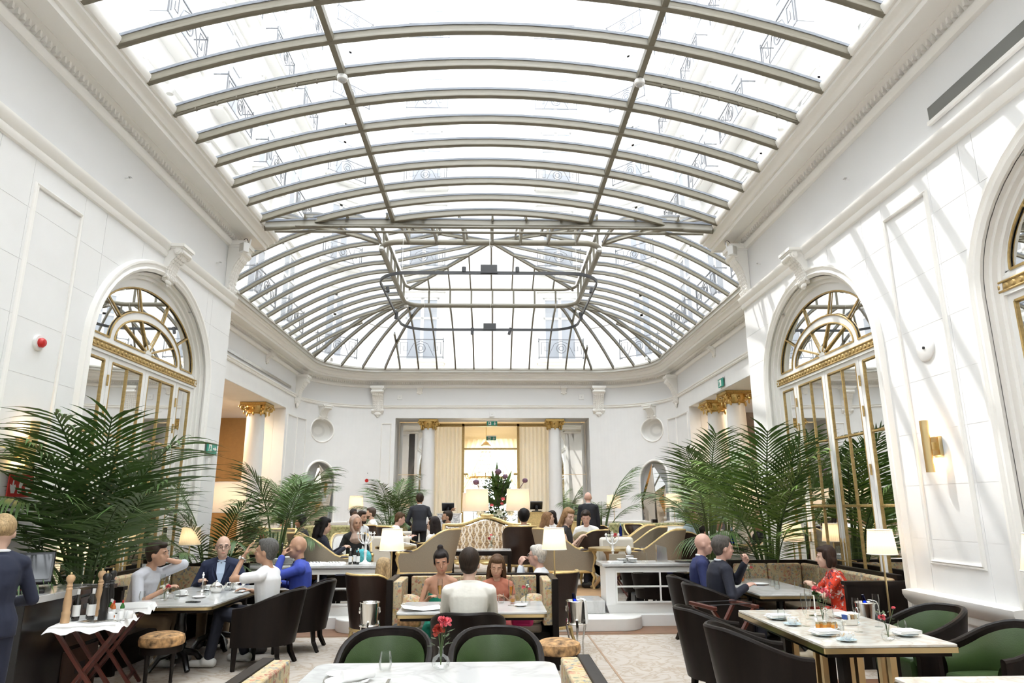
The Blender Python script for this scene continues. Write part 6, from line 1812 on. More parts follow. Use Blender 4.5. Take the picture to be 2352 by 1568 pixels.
# --- family booth
person('tanned woman with hair in a bun wearing a strapless green top in the booth', -0.60, 8.50, 0, face(0.05, -1), sc=0.91, seat=0.47, fem=True, lean=6, head=(0, 14, 6), skin=(0.47, 0.25, 0.16), hair='bun', hairc=(0.018, 0.013, 0.012), top='dress', topc=(0.012, 0.26, 0.17), strapless=True, legs=(0.012, 0.26, 0.17), LH=(-0.16, 0.30, 0.80), RH=(0.14, 0.32, 0.80), vox=V1)
person('girl with long brown hair looking down in the booth beside the man in cream', 0.06, 8.46, 0, face(-0.05, -1), sc=0.86, seat=0.49, fem=True, lean=9, head=(0, 16, -4), skin=(0.50, 0.29, 0.19), hair='long', hairc=(0.085, 0.045, 0.022), top='blouse', topc=(0.45, 0.16, 0.10), sleeve=0.2, legs=(0.5, 0.1, 0.1), LH=(-0.12, 0.34, 0.84), RH=(0.12, 0.34, 0.84), vox=V1)
person('man in a cream knitted polo seen from behind at the booth table', -0.22, 6.84, 0, 0.0, seat=0.47, sc=0.98, lean=9, head=(-4, 6, 0), skin=FAIR, hair='short', hairc=(0.030, 0.020, 0.014), top='polo', topc=(0.72, 0.69, 0.62), sleeve=0.48, legs=(0.55, 0.50, 0.42), shoes=(0.6, 0.6, 0.58), LH=(-0.14, 0.42, 0.82), RH=(0.13, 0.42, 0.82), poles=((-0.35, -0.3, -1), (0.35, -0.3, -1)), vox=V1)
person('woman with long blonde hair seen from behind left of the booth', -1.46, 9.45, 0, face(0.5, 0.9), fem=True, sc=0.84, seat=0.40, lean=4, skin=FAIR, hair='long', hairc=(0.42, 0.31, 0.18), top='blouse', topc=(0.7, 0.68, 0.62), legs=(0.6, 0.58, 0.52), vox=V2)
person('white haired man with glasses and clasped hands right of the booth', 0.68, 9.52, 0, face(-0.95, 0.3), sc=0.95, seat=0.40, lean=5, skin=PINK, hair='grey', hairc=(0.52, 0.50, 0.46), top='shirt', topc=(0.62, 0.66, 0.72), legs=(0.1, 0.1, 0.12), LH=(-0.06, 0.30, 1.00), RH=(0.02, 0.32, 1.0), curl=(1.0, 1.0), glasses=True, vox=V2)
# --- right table
person('bald man in a navy suit with red tie at the right window table', 2.82, 9.70, 0, face(1, -0.25), lean=4, head=(0, 2, 0), skin=PINK, hair='bald', top='jacket', topc=(0.018, 0.026, 0.10), shirtc=(0.8, 0.82, 0.85), tie=(0.28, 0.03, 0.03), legs=(0.015, 0.02, 0.07), LH=(-0.2, 0.3, 0.78), RH=(0.2, 0.28, 0.78), vox=V1)
person('grey haired man in a dark suit gesturing towards the woman in red', 2.78, 8.82, 0, face(1, 0.05), lean=6, head=(0, 2, 0), skin=PINK, hair='grey', hairc=(0.085, 0.075, 0.068), top='jacket', topc=(0.014, 0.016, 0.030), shirtc=(0.75, 0.79, 0.86), legs=(0.012, 0.014, 0.026), LH=(-0.02, 0.36, 1.02), RH=(0.22, 0.26, 0.78), curl=(1.0, 0.5), poles=((-0.6, 0.2, -1), (0.6, -0.2, -1)), vox=V1)
person('laughing dark haired woman in a red floral dress leaning on the right table', 4.22, 8.62, 0, face(-1, 0.28), sc=0.92, seat=0.47, fem=True, lean=9, head=(-4, 2, 0), skin=FAIR, hair='bob', hairc=(0.032, 0.018, 0.013), top='dress', topm=M('red_print'), topc=(0.7, 0.1, 0.05), sleeve=0.45, dress=True, legs=(0.6, 0.1, 0.05), shoes=(0.62, 0.54, 0.40), LH=(-0.06, 0.36, 0.86), RH=(0.04, 0.34, 0.86), curl=(0.8, 0.8), poles=((-0.9, 0.1, -0.8), (0.9, 0.1, -0.8)), vox=V1)
# --- waitress at the till
person('blonde waitress in a navy jacket standing at the till, cut by the picture edge', -3.72, 5.50, 0, face(-0.85, 1), sit=False, sc=0.985, fem=True, lean=5, head=(-10, 14, 0), skin=FAIR, hair='updo', hairc=(0.36, 0.25, 0.13), top='jacket', topc=(0.012, 0.016, 0.036), legs=(0.012, 0.016, 0.036), LH=(-0.2, 0.34, 1.06), RH=(0.2, 0.30, 1.06), vox=V1, group='hotel staff')
# --- lounge
L_ = lambda **k: dict(z=ZT, seat=0.40, vox=V2, **k)
person('woman with very long black hair looking at a pink phone in a grey armchair', -2.86, 12.12, rz=face(0.95, 0.35), sc=0.93, fem=True, lean=-2, head=(0, 14, 0), skin=FAIR, hair='long', hairc=(0.010, 0.008, 0.008), top='blouse', topc=(0.02, 0.02, 0.025), legs=(0.02, 0.02, 0.02), LH=(-0.06, 0.34, 0.76), RH=(0.08, 0.36, 0.76), curl=(0.9, 0.9), **L_())
person('woman in a pink headscarf and black abaya smiling in the cream armchair', -2.55, 13.2, rz=face(0.55, -1), sc=0.95, fem=True, lean=2, head=(8, 8, 0), skin=TAN, hair='scarf', hairc=(0.48, 0.34, 0.27), top='dress', topc=(0.012, 0.012, 0.014), legs=(0.012, 0.012, 0.014), dress=True, **L_())
person('bearded man in a white shirt under the left lounge lamp', -3.05, 16.3, rz=face(0.8, -0.5), sc=1.0, skin=TAN, hair='short', hairc=(0.025, 0.018, 0.014), beard=(0.03, 0.02, 0.015), topc=(0.82, 0.83, 0.84), legs=(0.05, 0.05, 0.07), **L_())
person('bearded man in a white shirt sitting alone before the far left palm', -3.3, 19.7, rz=face(-1, -0.2), sc=1.06, skin=FAIR, hair='short', hairc=(0.05, 0.03, 0.02), beard=(0.07, 0.04, 0.025), topc=(0.82, 0.82, 0.80), legs=(0.05, 0.05, 0.07), **L_())
person('dark skinned man in a navy waistcoat behind the bearded man', -4.15, 20.9, rz=face(0.9, -0.2), sc=1.0, sit=False, skin=DEEP, hair='crop', hairc=(0.05, 0.045, 0.045), topc=(0.66, 0.68, 0.72), legs=(0.02, 0.02, 0.04), z=ZT-0.36, vox=V2)
person('man in a white shirt bending to his table left of the standing waiter', -2.30, 16.15, rz=face(0.9, 0.35), sc=0.99, lean=14, head=(0, 14, 0), skin=PINK, hair='crop', hairc=(0.09, 0.05, 0.03), topc=(0.80, 0.83, 0.88), legs=(0.05, 0.06, 0.1), RH=(0.2, 0.4, 0.72), LH=(-0.2, 0.42, 0.72), **L_())
person('black haired woman seen from behind in the left grey linen armchair', -1.08, 12.9, rz=face(-1, 0.5), sc=0.93, fem=True, lean=-3, skin=FAIR, hair='long', hairc=(0.013, 0.011, 0.011), top='blouse', topc=(0.75, 0.73, 0.70), legs=(0.7, 0.68, 0.65), **L_())
person('bearded man in white resting a hand on his head beside the marble console', -1.0, 16.85, rz=face(-1, -0.1), sc=1.0, skin=TAN, hair='crop', hairc=(0.03, 0.022, 0.018), beard=(0.06, 0.045, 0.04), top='tee', topc=(0.84, 0.84, 0.84), sleeve=0.45, legs=(0.05, 0.05, 0.07), RH=(0.12, -0.04, 1.28), poles=((-0.5, -0.3, -1), (0.9, 0.4, 0.2)), **L_())
person('man with black curly hair seen from behind in the brown armchair', 0.64, 14.25, rz=face(0.05, 1), sc=1.02, skin=TAN, hair='curly', hairc=(0.010, 0.009, 0.009), topc=(0.62, 0.60, 0.56), legs=(0.1, 0.1, 0.12), **L_())
person('woman with long light brown hair in a striped top looking down at her phone', 1.30, 12.98, rz=face(0.95, -0.35), sc=1.04, fem=True, lean=6, head=(-35, 16, 0), skin=FAIR, hair='long', hairc=(0.27, 0.155, 0.075), top='blouse', topc=(0.03, 0.03, 0.035), sleeve=0, legs=(0.02, 0.02, 0.03), RH=(0.10, 0.30, 0.78), LH=(-0.05, 0.32, 0.78), curl=(0.8, 0.8), **L_())
person('brown haired woman with sunglasses on her head turned away behind the striped top', 1.18, 15.9, rz=face(0.8, 0.2), sc=0.97, fem=True, skin=FAIR, hair='long', hairc=(0.22, 0.12, 0.06), top='blouse', topc=(0.55, 0.48, 0.38), legs=(0.3, 0.3, 0.3), **L_())
person('dark haired smiling woman in white holding a phone behind the striped top', 1.46, 16.8, rz=face(-0.6, -0.8), sc=0.99, fem=True, skin=FAIR, hair='long', hairc=(0.015, 0.012, 0.012), top='blouse', topc=(0.8, 0.8, 0.8), legs=(0.3, 0.3, 0.3), LH=(-0.05, 0.3, 0.95), RH=(0.05, 0.3, 0.95), curl=(0.9, 0.9), **L_())
person('young man in a white polo looking down with an olive cushion before him', 2.02, 15.0, rz=face(-0.3, -1), sc=1.0, lean=8, head=(10, 18, 0), skin=PINK, hair='short', hairc=(0.022, 0.016, 0.014), top='polo', topc=(0.84, 0.84, 0.83), sleeve=0.48, legs=(0.5, 0.48, 0.42), **L_())
person('dark haired guest in an olive shirt and cap behind the left palm', -4.75, 16.0, rz=face(0.9, 0.4), sc=0.98, skin=TAN, hair='curly', hairc=(0.008, 0.008, 0.009), topc=(0.24, 0.22, 0.17), legs=(0.1, 0.1, 0.1), **L_())
person('dark haired woman in black with glasses of beer below the left faceted mirror', -4.1, 15.6, rz=face(-0.7, -0.2), sc=0.95, fem=True, lean=6, head=(0, 10, 0), skin=TAN, hair='bob', hairc=(0.012, 0.010, 0.010), top='tee', topc=(0.015, 0.015, 0.018), sleeve=0.3, legs=(0.02, 0.02, 0.02), LH=(-0.1, 0.35, 0.8), RH=(0.1, 0.35, 0.8), **L_())
person('man in a pale blue shirt and cream trousers behind the right palm', 3.84, 13.78, rz=face(1, -0.1), sc=1.03, lean=3, skin=TAN, hair='grey', hairc=(0.10, 0.075, 0.055), topc=(0.52, 0.64, 0.72), legs=(0.62, 0.57, 0.48), RH=(0.15, 0.4, 0.78), **L_())
person('dark haired child in white across the table with the blue bottle', 4.55, 14.25, rz=face(0.1, -1), sc=0.84, seat=0.5, z=ZT, skin=TAN, hair='short', hairc=(0.02, 0.015, 0.012), top='tee', topc=(0.8, 0.8, 0.8), sleeve=0.4, legs=(0.2, 0.2, 0.3), lean=10, head=(0, 14, 0), vox=V2)
person('woman with blonde updo in a black top bending over the table with the blue bottle', 5.0, 12.62, rz=face(-0.35, 1), sc=0.98, fem=True, lean=24, head=(0, 10, 0), skin=(0.52, 0.30, 0.20), hair='updo', hairc=(0.45, 0.33, 0.20), top='tee', topc=(0.012, 0.012, 0.014), sleeve=0.2, legs=(0.02, 0.02, 0.02), LH=(-0.12, 0.42, 0.76), RH=(0.12, 0.42, 0.76), **L_())
# standing
person('waiter in a charcoal jacket standing with his back turned before the glass doors', -1.72, 16.75, ZT, face(-0.15, 1), sit=False, sc=1.0, lean=10, head=(0, 10, 0), skin=TAN, hair='short', hairc=(0.022, 0.016, 0.013), top='jacket', topc=(0.020, 0.022, 0.030), legs=(0.010, 0.010, 0.012), LH=(-0.2, 0.28, 1.0), RH=(0.22, 0.26, 0.98), vox=V2, group='hotel staff')
person('bald waiter in a black jacket standing with his back turned near the palm', 2.36, 17.2, ZT, face(0.1, 1), sit=False, sc=1.01, lean=2, skin=PINK, hair='bald', top='jacket', topc=(0.010, 0.011, 0.016), legs=(0.010, 0.010, 0.012), LH=(-0.26, 0.05, 0.82), vox=V2, group='hotel staff')
person('bald man in a grey shirt standing among the right palms', 5.35, 16.6, ZT, face(-0.6, 0.8), sit=False, sc=1.0, lean=8, head=(-40, 0, 0), skin=PINK, hair='bald', topc=(0.10, 0.11, 0.13), sleeve=0.5, legs=(0.05, 0.05, 0.06), vox=V2, group='standing guests')
person('man in a black suit standing half hidden by the right palm', 4.72, 16.2, ZT, face(-0.3, 0.9), sit=False, sc=1.02, lean=2, skin=PINK, hair='grey', hairc=(0.3, 0.25, 0.2), top='jacket', topc=(0.010, 0.010, 0.013), legs=(0.010, 0.010, 0.013), vox=V2, group='standing guests')

bpy.data.scenes.remove(TMP)
# ================================================================ PALMS AND FLOWERS
def frond_mesh(seed, L=1.0, stem=0.45, droop=0.55, nl=26, lw=0.0165, ll=0.35, m='leaf'):
    """palm frond in local frame: rises along +z and arches towards +x; bare stem first, then paired leaflets"""
    rr = random.Random(seed); b = MB(); pts = []; p = Vector((0, 0, 0)); n = 16
    for i in range(n+1):
        f = i/n; a = droop*(0.10+1.55*max(0, f-0.22)**1.25)
        pts.append(p.copy()); d = Vector((sin(a), 0, cos(a))); p = p+d*L/n
    b.cur = 1; b.tube(pts, [0.012*(1-0.8*i/n)*max(0.6, L) for i in range(n+1)], 5); b.cur = 0
    for k in range(nl):
        f = stem+(1-stem)*(k+0.3)/nl
        i = min(int(f*n), n-1); q = pts[i].lerp(pts[i+1], f*n-i); t = (pts[i+1]-pts[i]).normalized()
        up = t.cross(Vector((0, 1, 0))).normalized()*-1
        for s in (-1, 1):
            ff = (f-stem)/(1-stem)
            le = ll*L*(0.55+0.45*sin(pi*min(1, ff*0.9+0.15)))*rr.uniform(0.88, 1.1)
            sw = 0.55+0.55*ff
            d0 = (Vector((0, s, 0))*cos(sw)+t*sin(sw)+up*rr.uniform(0.05, 0.22)).normalized()
            side = d0.cross(up).normalized(); w = lw*L*0.5*rr.uniform(0.85, 1.1); ps = []
            dr = rr.uniform(0.5, 0.95)*(0.6+0.6*ff)
            x = q.copy(); d = d0.copy(); segs = 5
            for j in range(segs+1):
                g = j/segs; ww = w*(0.35+1.3*g if g < 0.35 else (1-g)/0.65*0.95+0.03)
                ps.append((x-side*ww, x+side*ww)); d = (d+Vector((0, 0, -1))*dr*0.16).normalized(); x = x+d*le/segs
            vs = [v for pr in ps for v in pr]
            b.add(vs, [(2*j, 2*j+1, 2*j+3, 2*j+2) for j in range(segs)])
    return b, m
FROND = {}
def frond_ob(kind, parent, loc, yaw, tilt, sc):
    if kind not in FROND:
        sd, dr, st_, m = {'a': (1, 0.85, 0.46, 'leaf'), 'b': (2, 1.25, 0.44, 'leaf'), 'c': (3, 0.6, 0.50, 'leaf'), 'd': (4, 0.9, 0.46, 'leaf_light'), 'e': (5, 1.5, 0.40, 'leaf')}[kind]
        b, m = frond_mesh(sd, 1.0, st_, dr, m=m); o = b.build('frond', [m, 'stem_green'], parent, angle=70); FROND[kind] = o
    else: o = inst(FROND[kind], parent)
    o.location = loc; o.rotation_euler = (0, tilt, yaw); o.scale = (sc, sc, sc)
    return o
def palm(x, y, z, H, lab, seed, fr, light=0.0, potm='terracotta', pr=0.2, ph=0.34):
    """fr: fronds as (yaw degrees, tilt, length factor); yaw 0 arches to +x, 90 away, 180 to -x, 270 towards the hall"""
    T = thing('potted_palm', lab, 'palm', (x, y, z), 0, 'kentia palms in pots'); rr = random.Random(seed)
    MB().lathe([(pr*0.72, 0), (pr*0.8, 0.02), (pr, ph*0.9), (pr*1.08, ph*0.92), (pr*1.08, ph), (pr*0.95, ph), (pr*0.9, ph*0.9), (0, ph*0.9)], 24).build('pot', potm, T)
    MB().lathe([(0, ph*0.91), (pr*0.9, ph*0.905)], 20).build('soil', 'soil', T)
    for k in range(4):
        a = rr.uniform(0, 2*pi); MB().tube([(0.05*cos(a), 0.05*sin(a), ph*0.88), (0.06*cos(a), 0.06*sin(a), ph+H*0.2), (0.07*cos(a), 0.07*sin(a), ph+H*0.34)], [0.022, 0.018, 0.012], 6).build('stem', 'stem_green', T)
    for yaw, tilt, L in fr:
        yw = radians(yaw+rr.uniform(-8, 8))
        kind = 'd' if rr.random() < light else rr.choice('ac' if L > 0.85 else 'abe')  # light: share of fronds given the painted sunlit leaf colour
        frond_ob(kind, T, (0.05*cos(yw), 0.05*sin(yw), ph*0.9), yw, tilt*rr.uniform(0.9, 1.1), H*L*rr.uniform(0.95, 1.04))
    return T
def spray(n, seed, lo=0, hi=360, t0=0.03, t1=0.34, l0=1.0, l1=0.66):
    rr = random.Random(seed); out = []
    for i in range(n):
        f = i/(n-1); out.append((lo+(hi-lo)*((i*0.618+rr.uniform(-0.05, 0.05)) % 1), t0+(t1-t0)*f, l0+(l1-l0)*f))
    return out
palm(-4.36, 7.84, 0, 2.72, 'tall dark palm behind the till against the left wall', 11, [(275, 0.03, 1.0), (300, 0.05, 0.98), (262, 0.10, 0.92), (240, 0.05, 0.86)]+spray(8, 1, 235, 348, 0.08, 0.30, 0.92, 0.66))
palm(-4.28, 11.02, 0.0, 2.0, 'slender palm between the left mirror door and the bald man with glasses', 22, spray(10, 2, 200, 400, 0.03, 0.30, 1.0, 0.62))
palm(-3.62, 12.05, ZT, 1.95, 'palm in a stone urn behind the left cabinet and lounge armchairs', 33, spray(9, 3, 0, 360, 0.03, 0.30, 1.0, 0.62), potm='stone')
palm(4.22, 10.74, 0, 2.75, 'large pale palm in sunlight beside the right mirror door', 44, [(200, 0.05, 0.95), (262, 0.04, 1.0), (285, 0.10, 0.95)]+spray(7, 4, 165, 300, 0.06, 0.30, 0.95, 0.62), light=0.5)
palm(4.02, 13.0, ZT, 2.45, 'bright green palm behind the pale blue shirt, left of the sunlit palm', 55, [(265, 0.02, 1.0)]+spray(9, 5, 0, 360, 0.03, 0.28, 0.95, 0.62), light=0.5)
palm(5.9, 17.6, ZT, 2.5, 'dark palm in front of the twin columns', 66, spray(14, 6))
palm(-5.9, 21.2, ZT, 2.4, 'palm before the left faceted mirror', 77, spray(14, 7), potm='brown_leather')
palm(-3.3, 23.2, ZT, 2.35, 'bushy palm left of the end opening with a red pot', 88, spray(20, 8, 0, 360, 0.03, 0.5, 1.0, 0.5), potm='red_plastic')
palm(3.5, 22.6, ZT, 2.35, 'sparse palm arching behind the bald waiter', 99, [(0, 0.16, 1.1), (20, 0.1, 0.9), (180, 0.2, 0.8), (200, 0.35, 0.7), (330, 0.4, 0.75), (100, 0.3, 0.7), (270, 0.3, 0.7), (300, 0.5, 0.6)])
palm(6.0, 19.6, ZT, 2.1, 'low dark palm behind the right lounge lamp', 101, spray(12, 9))
# great flower arrangement
T = thing('flower_arrangement', 'great arrangement of lilies, alliums and leaves on the centre table', 'flowers', (0.14, 20.0, ZT)); T.scale = (1.3, 1.3, 1.12)
MB().lathe([(0.34, 0), (0.34, 0.03), (0.06, 0.06), (0.06, 0.66), (0.55, 0.7), (0.55, 0.74), (0, 0.74)], 28).build('table', 'dark_wood', T)
MB().lathe([(0.13, 0.74), (0.2, 0.85), (0.22, 1.0), (0.16, 1.08), (0, 1.06)], 20).build('bowl', 'silver', T)
rr = random.Random(5); lf = MB(); n = 0
for i in range(900):
    a = rr.uniform(0, 2*pi); h = rr.uniform(0, 1)
    rad = (0.66-0.42*h)*rr.uniform(0.35, 1.0); zc = 0.90+1.05*h
    c = Vector((rad*cos(a), rad*sin(a), zc)); d = Vector((cos(a), sin(a), rr.uniform(-0.4, 1.0))).normalized()
    s = d.cross(Vector((0, 0, 1))).normalized(); Lf = rr.uniform(0.1, 0.2)
    lf.add([c, c+d*Lf*0.5+s*Lf*0.2, c+d*Lf, c+d*Lf*0.5-s*Lf*0.2], [(0, 1, 2, 3)])
o = lf.build('foliage', 'leaf', T, smooth=False); o['kind'] = 'stuff'
for a, L, t in ((1.7, 1.15, 0.06), (0.3, 0.95, 0.35), (2.9, 0.6, 0.75), (0.6, 0.75, 0.5), (2.2, 0.95, 0.2), (1.0, 0.8, 0.25), (3.6, 0.55, 0.9), (5.8, 0.5, 0.9)):
    b = MB(); d = Vector((sin(t)*cos(a), sin(t)*sin(a)*0.3-0.1, cos(t))).normalized(); c = Vector((0, -0.1, 1.25)); s = Vector((cos(a), 0, 0)).cross(d); s = d.cross(Vector((0, 1, 0))).normalized()
    pts = [(c+d*L*f, w) for f, w in ((0, 0.012), (0.35, 0.04), (0.6, 0.052), (0.85, 0.026), (1, 0.003))]
    b.add([v for p, w in pts for v in (p-s*w, p+Vector((0, -w*0.3, 0)), p+s*w)], [(3*i+j, 3*i+j+1, 3*i+4+j, 3*i+3+j) for i in range(4) for j in range(2)])
    b.build('blade_leaf', 'leaf', T)
for x, z, m, r in ((-0.36, 1.12, 'white_petal', 0.11), (0.02, 1.10, 'white_petal', 0.12), (0.28, 1.12, 'white_petal', 0.10), (-0.30, 1.38, 'white_petal', 0.09), (0.12, 1.45, 'pink_petal', 0.05), (0.24, 1.36, 'pink_petal', 0.045), (-0.12, 1.3, 'pink_petal', 0.045), (0.1, 1.34, 'pink_petal', 0.04), (-0.46, 1.86, 'purple_petal', 0.07), (0.02, 2.12, 'purple_petal', 0.075), (0.60, 1.90, 'purple_petal', 0.06), (0.17, 2.0, 'purple_petal', 0.06)):
    b = MB(); q = Vector((x, -0.46+0.22*(z-1.1), z))
    if m == 'purple_petal':
        b.ell(q, (r, r, r), 10, 8); b.tube([q, (x*0.3, -0.1, 1.2)], 0.008, 5)
    else:
        for k in range(9):
            a = k*2*pi/9; d = Vector((cos(a), -0.45, sin(a))).normalized(); s = d.cross(Vector((0, 1, 0))).normalized()
            b.add([q, q+d*r*0.6+s*r*0.3, q+d*r*1.1, q+d*r*0.6-s*r*0.3], [(0, 1, 2, 3)])
        b.ell(q, (r*0.3, r*0.3, r*0.3), 8, 6)
    b.build('bloom', m, T)
# fronds that would reach the side walls are pressed against them instead
for o in list(COL.objects):
    if o.name.startswith('potted_palm') and abs(o.location.x) > 4 and o.location.y < 13.5:
        for ch in KIDS.get(o.name, []):
            if not ch.name.startswith('frond'): continue
            W = Matrix.Translation(o.location) @ Matrix.LocRotScale(ch.location, ch.rotation_euler, ch.scale)
            me = ch.data; lo, hi = (XL+0.03, 99) if o.location.x < 0 else (-99, XR-0.03)
            pts = [W @ v.co for v in me.vertices]
            if all(lo <= p.x <= hi or p.y > YC+0.05 for p in pts) and all(p.y > YC+0.05 or o.location.y < YC for p in pts): continue
            me = me.copy(); ch.data = me; I = W.inverted()
            for v, p in zip(me.vertices, pts):
                if p.y <= YC+0.05:
                    if o.location.y > YC and not (lo <= p.x <= hi): p.y = YC+0.06
                    else: p.x = min(hi, max(lo, p.x))
                    v.co = I @ p
# ================================================================ WALL FIXTURES AND SMALL THINGS
def box_thing(name, lab, cat, c, d, m, group=None, bevel=0.004, parent=None):
    o = MB().box((0, 0, 0), d).build(name, m, None, bevel=bevel); o.location = c; return tag(o, lab, cat, group)
# brass sconces
def sconce(X, s, y, z, lab):
    T = thing('wall_sconce', lab, 'sconce', (X, y, z), 0 if s < 0 else pi, 'brass tube sconces')
    MB().box((0.02, 0, 0), (0.04, 0.16, 0.20)).build('back_plate', 'brass', T, bevel=0.004)
    MB().box((0.06, 0, 0), (0.08, 0.05, 0.08)).build('arm', 'brass', T)
    MB().lathe([(0.040, -0.27), (0.043, -0.27), (0.043, 0.27), (0.040, 0.27)], 18, (0.12, 0, 0)).build('tube', 'brass', T)
    for z_ in (-0.13, 0.13): MB().box((0.028, 0, z_), (0.03, 0.09, 0.012)).build('glow_strip', 'amber_light', T)
    for z_ in (-0.16, 0.16):
        l = bpy.data.lights.new('sconce_bulb', 'POINT'); l.energy = 1.6; l.color = (1, 0.62, 0.28); l.shadow_soft_size = 0.03
        o = bpy.data.objects.new('sconce_bulb', l); o.parent = T; o.location = (0.05, 0, z_); COL.objects.link(o)
sconce(XL, -1, 7.13, 2.36, 'brass tube sconce glowing above the red fire sign')
sconce(XR, 1, 7.16, 2.36, 'brass tube sconce on the sunlit right wall')
def sign(name, lab, c, w, h, m, rz, marks, cap=True):
    T = thing(name, lab, 'sign', c, rz, 'safety signs')
    MB().box((0, 0, 0), (w, 0.012, h)).build('panel', m, T)
    if cap: MB().box((0, 0.01, h/2+0.02), (w*1.08, 0.05, 0.035)).build('light_bar', 'white_plastic', T)
    for pts in marks: MB().prism([(x*w/2, z*h/2) for x, z in pts], 0, 0.002, Matrix(((1, 0, 0, 0), (0, 0, -1, -0.0065), (0, 1, 0, 0), (0, 0, 0, 1)))).build('pictogram', 'paper', T, smooth=False)
ARR_D = [(0.52, 0.75), (0.68, 0.75), (0.68, -0.1), (0.88, -0.1), (0.60, -0.8), (0.32, -0.1), (0.52, -0.1)]
HAND = [(-0.86, 0.1), (-0.72, -0.05), (-0.68, 0.45), (-0.60, 0.45), (-0.58, 0.0), (-0.46, 0.08), (-0.40, -0.2), (-0.48, -0.7), (-0.74, -0.7), (-0.86, -0.2)]
FLAME = [(-0.22, -0.7), (-0.05, -0.75), (0.12, -0.45), (0.06, -0.1), (0.16, 0.15), (0.05, 0.6), (-0.02, 0.2), (-0.12, 0.35), (-0.16, 0.0), (-0.1, -0.3), (-0.24, -0.4)]
DOT = [(-0.64+0.09*cos(a), 0.66+0.16*sin(a)) for a in [2*pi*i/8 for i in range(8)]]
sign('fire_sign', 'red fire alarm sign with hand, flames and down arrow on the left wall', (XL+0.04, 7.17, 1.985), 0.36, 0.22, 'sign_red', pi/2, [ARR_D, HAND, FLAME, DOT])
RUN = [(-0.7, 0.75), (-0.15, 0.75), (-0.15, -0.75), (-0.7, -0.75)]
ARR_R = [(0.15, 0.14), (0.55, 0.14), (0.55, 0.45), (0.9, 0.0), (0.55, -0.45), (0.55, -0.14), (0.15, -0.14)]
MAN = [(-0.52, 0.5), (-0.42, 0.5), (-0.34, 0.05), (-0.24, -0.1), (-0.30, -0.2), (-0.40, -0.1), (-0.34, -0.6), (-0.44, -0.6), (-0.50, -0.2), (-0.60, -0.6), (-0.68, -0.5), (-0.58, 0.0)]
def exit_sign(lab, c, w, h, rz, arrow):
    T = thing('exit_sign', lab, 'sign', c, rz, 'green exit signs')
    MB().box((0, 0, 0), (w, 0.012, h)).build('panel', 'sign_green', T)
    MB().box((0, 0.01, h/2+0.018), (w*1.1, 0.05, 0.03)).build('light_bar', 'white_plastic', T)
    TT = lambda o: Matrix(((1, 0, 0, 0), (0, 0, -1, o), (0, 1, 0, 0), (0, 0, 0, 1)))
    MB().prism([(x*w/2, z*h/2) for x, z in RUN], 0, 0.002, TT(-0.0065)).build('doorway_mark', 'paper', T, smooth=False)
    MB().prism([(x*w/2, z*h/2) for x, z in MAN], 0, 0.002, TT(-0.009)).build('running_man', 'sign_green', T, smooth=False)
    MB().prism([(x*w/2, z*h/2) for x, z in arrow], 0, 0.002, TT(-0.0065)).build('arrow', 'paper', T, smooth=False)
exit_sign('green exit sign with right arrow beside the left mirror door', (XL+0.05, 11.80, 2.74), 0.40, 0.17, pi/2, ARR_R)
exit_sign('green exit sign with down arrow over the glass doors', (-0.02, YE+0.3, 5.02), 0.42, 0.17, 0, [(x*0.9, z) for x, z in ARR_D])
exit_sign('green exit sign inside the glass doors, lower of the two', (-0.05, YE+1.6, 4.55), 0.40, 0.16, 0, [(x*0.9, z) for x, z in ARR_D])
exit_sign('small green sign above the right lounge opening', (FR-0.05, 19.5, 5.26), 0.44, 0.24, -pi/2, [(x*0.6+0.3, z) for x, z in RUN])
def disc(name, lab, cat, c, nrm, r, m, group, dot=None, dome=0.03):
    T = thing(name, lab, cat, c, math.atan2(nrm[1], nrm[0]), group)
    R = Matrix.Rotation(pi/2, 4, 'Y')
    MB().lathe([(r, 0), (r, dome*0.6), (r*0.92, dome), (0, dome)], 28).xf(R).build('plate', m, T)
    if dot: MB().lathe([(dot, dome), (dot, dome+0.012), (0, dome+0.014)], 12).xf(R).build('sensor', 'black_plastic' if m != 'red_plastic' else 'red_plastic', T)
disc('fire_alarm', 'round red fire alarm on the left wall above the sconce', 'alarm', (XL, 7.14, 3.46), (1, 0), 0.085, 'white_plastic', 'wall alarms', None, 0.03)
b = MB().lathe([(0.05, 0), (0.052, 0.025), (0.036, 0.045), (0, 0.05)], 20).xf(Matrix.Rotation(pi/2, 4, 'Y')).build('alarm_dome', 'red_plastic', [o for o in COL.objects if o.name == 'fire_alarm'][0]); b.location = (0.03, 0, 0)
disc('fire_alarm', 'small red alarm on the far left wall by the lamp', 'alarm', (-4.86+0.02, YE, 2.78), (0, -1), 0.07, 'red_plastic', 'wall alarms', None, 0.05)
disc('wall_speaker', 'round white speaker disc on the sunlit right wall', 'speaker', (XR, 7.12, 3.42), (-1, 0), 0.15, 'white_plastic', 'round wall speakers', 0.016, 0.02)
disc('wall_speaker', 'round white speaker disc above the small red alarm on the far left wall', 'speaker', (-4.82, YE, 3.06), (0, -1), 0.11, 'white_plastic', 'round wall speakers', 0.014, 0.02)
for x, z, l in ((-3.68, 6.02, 'left of the end opening under the cornice'), (3.55, 6.03, 'right of the end opening under the cornice'), (-0.02, 5.34, 'centred over the end opening')):
    T = thing('wall_box', 'small square white sensor box '+l, 'sensor', (x, YE-0.02, z), 0, 'white sensor boxes'); MB().box((0, 0, 0), (0.20, 0.04, 0.20)).build('cover', 'white_plastic', T, bevel=0.006); MB().box((0, -0.022, 0), (0.02, 0.006, 0.02)).build('led', 'black_plastic', T)
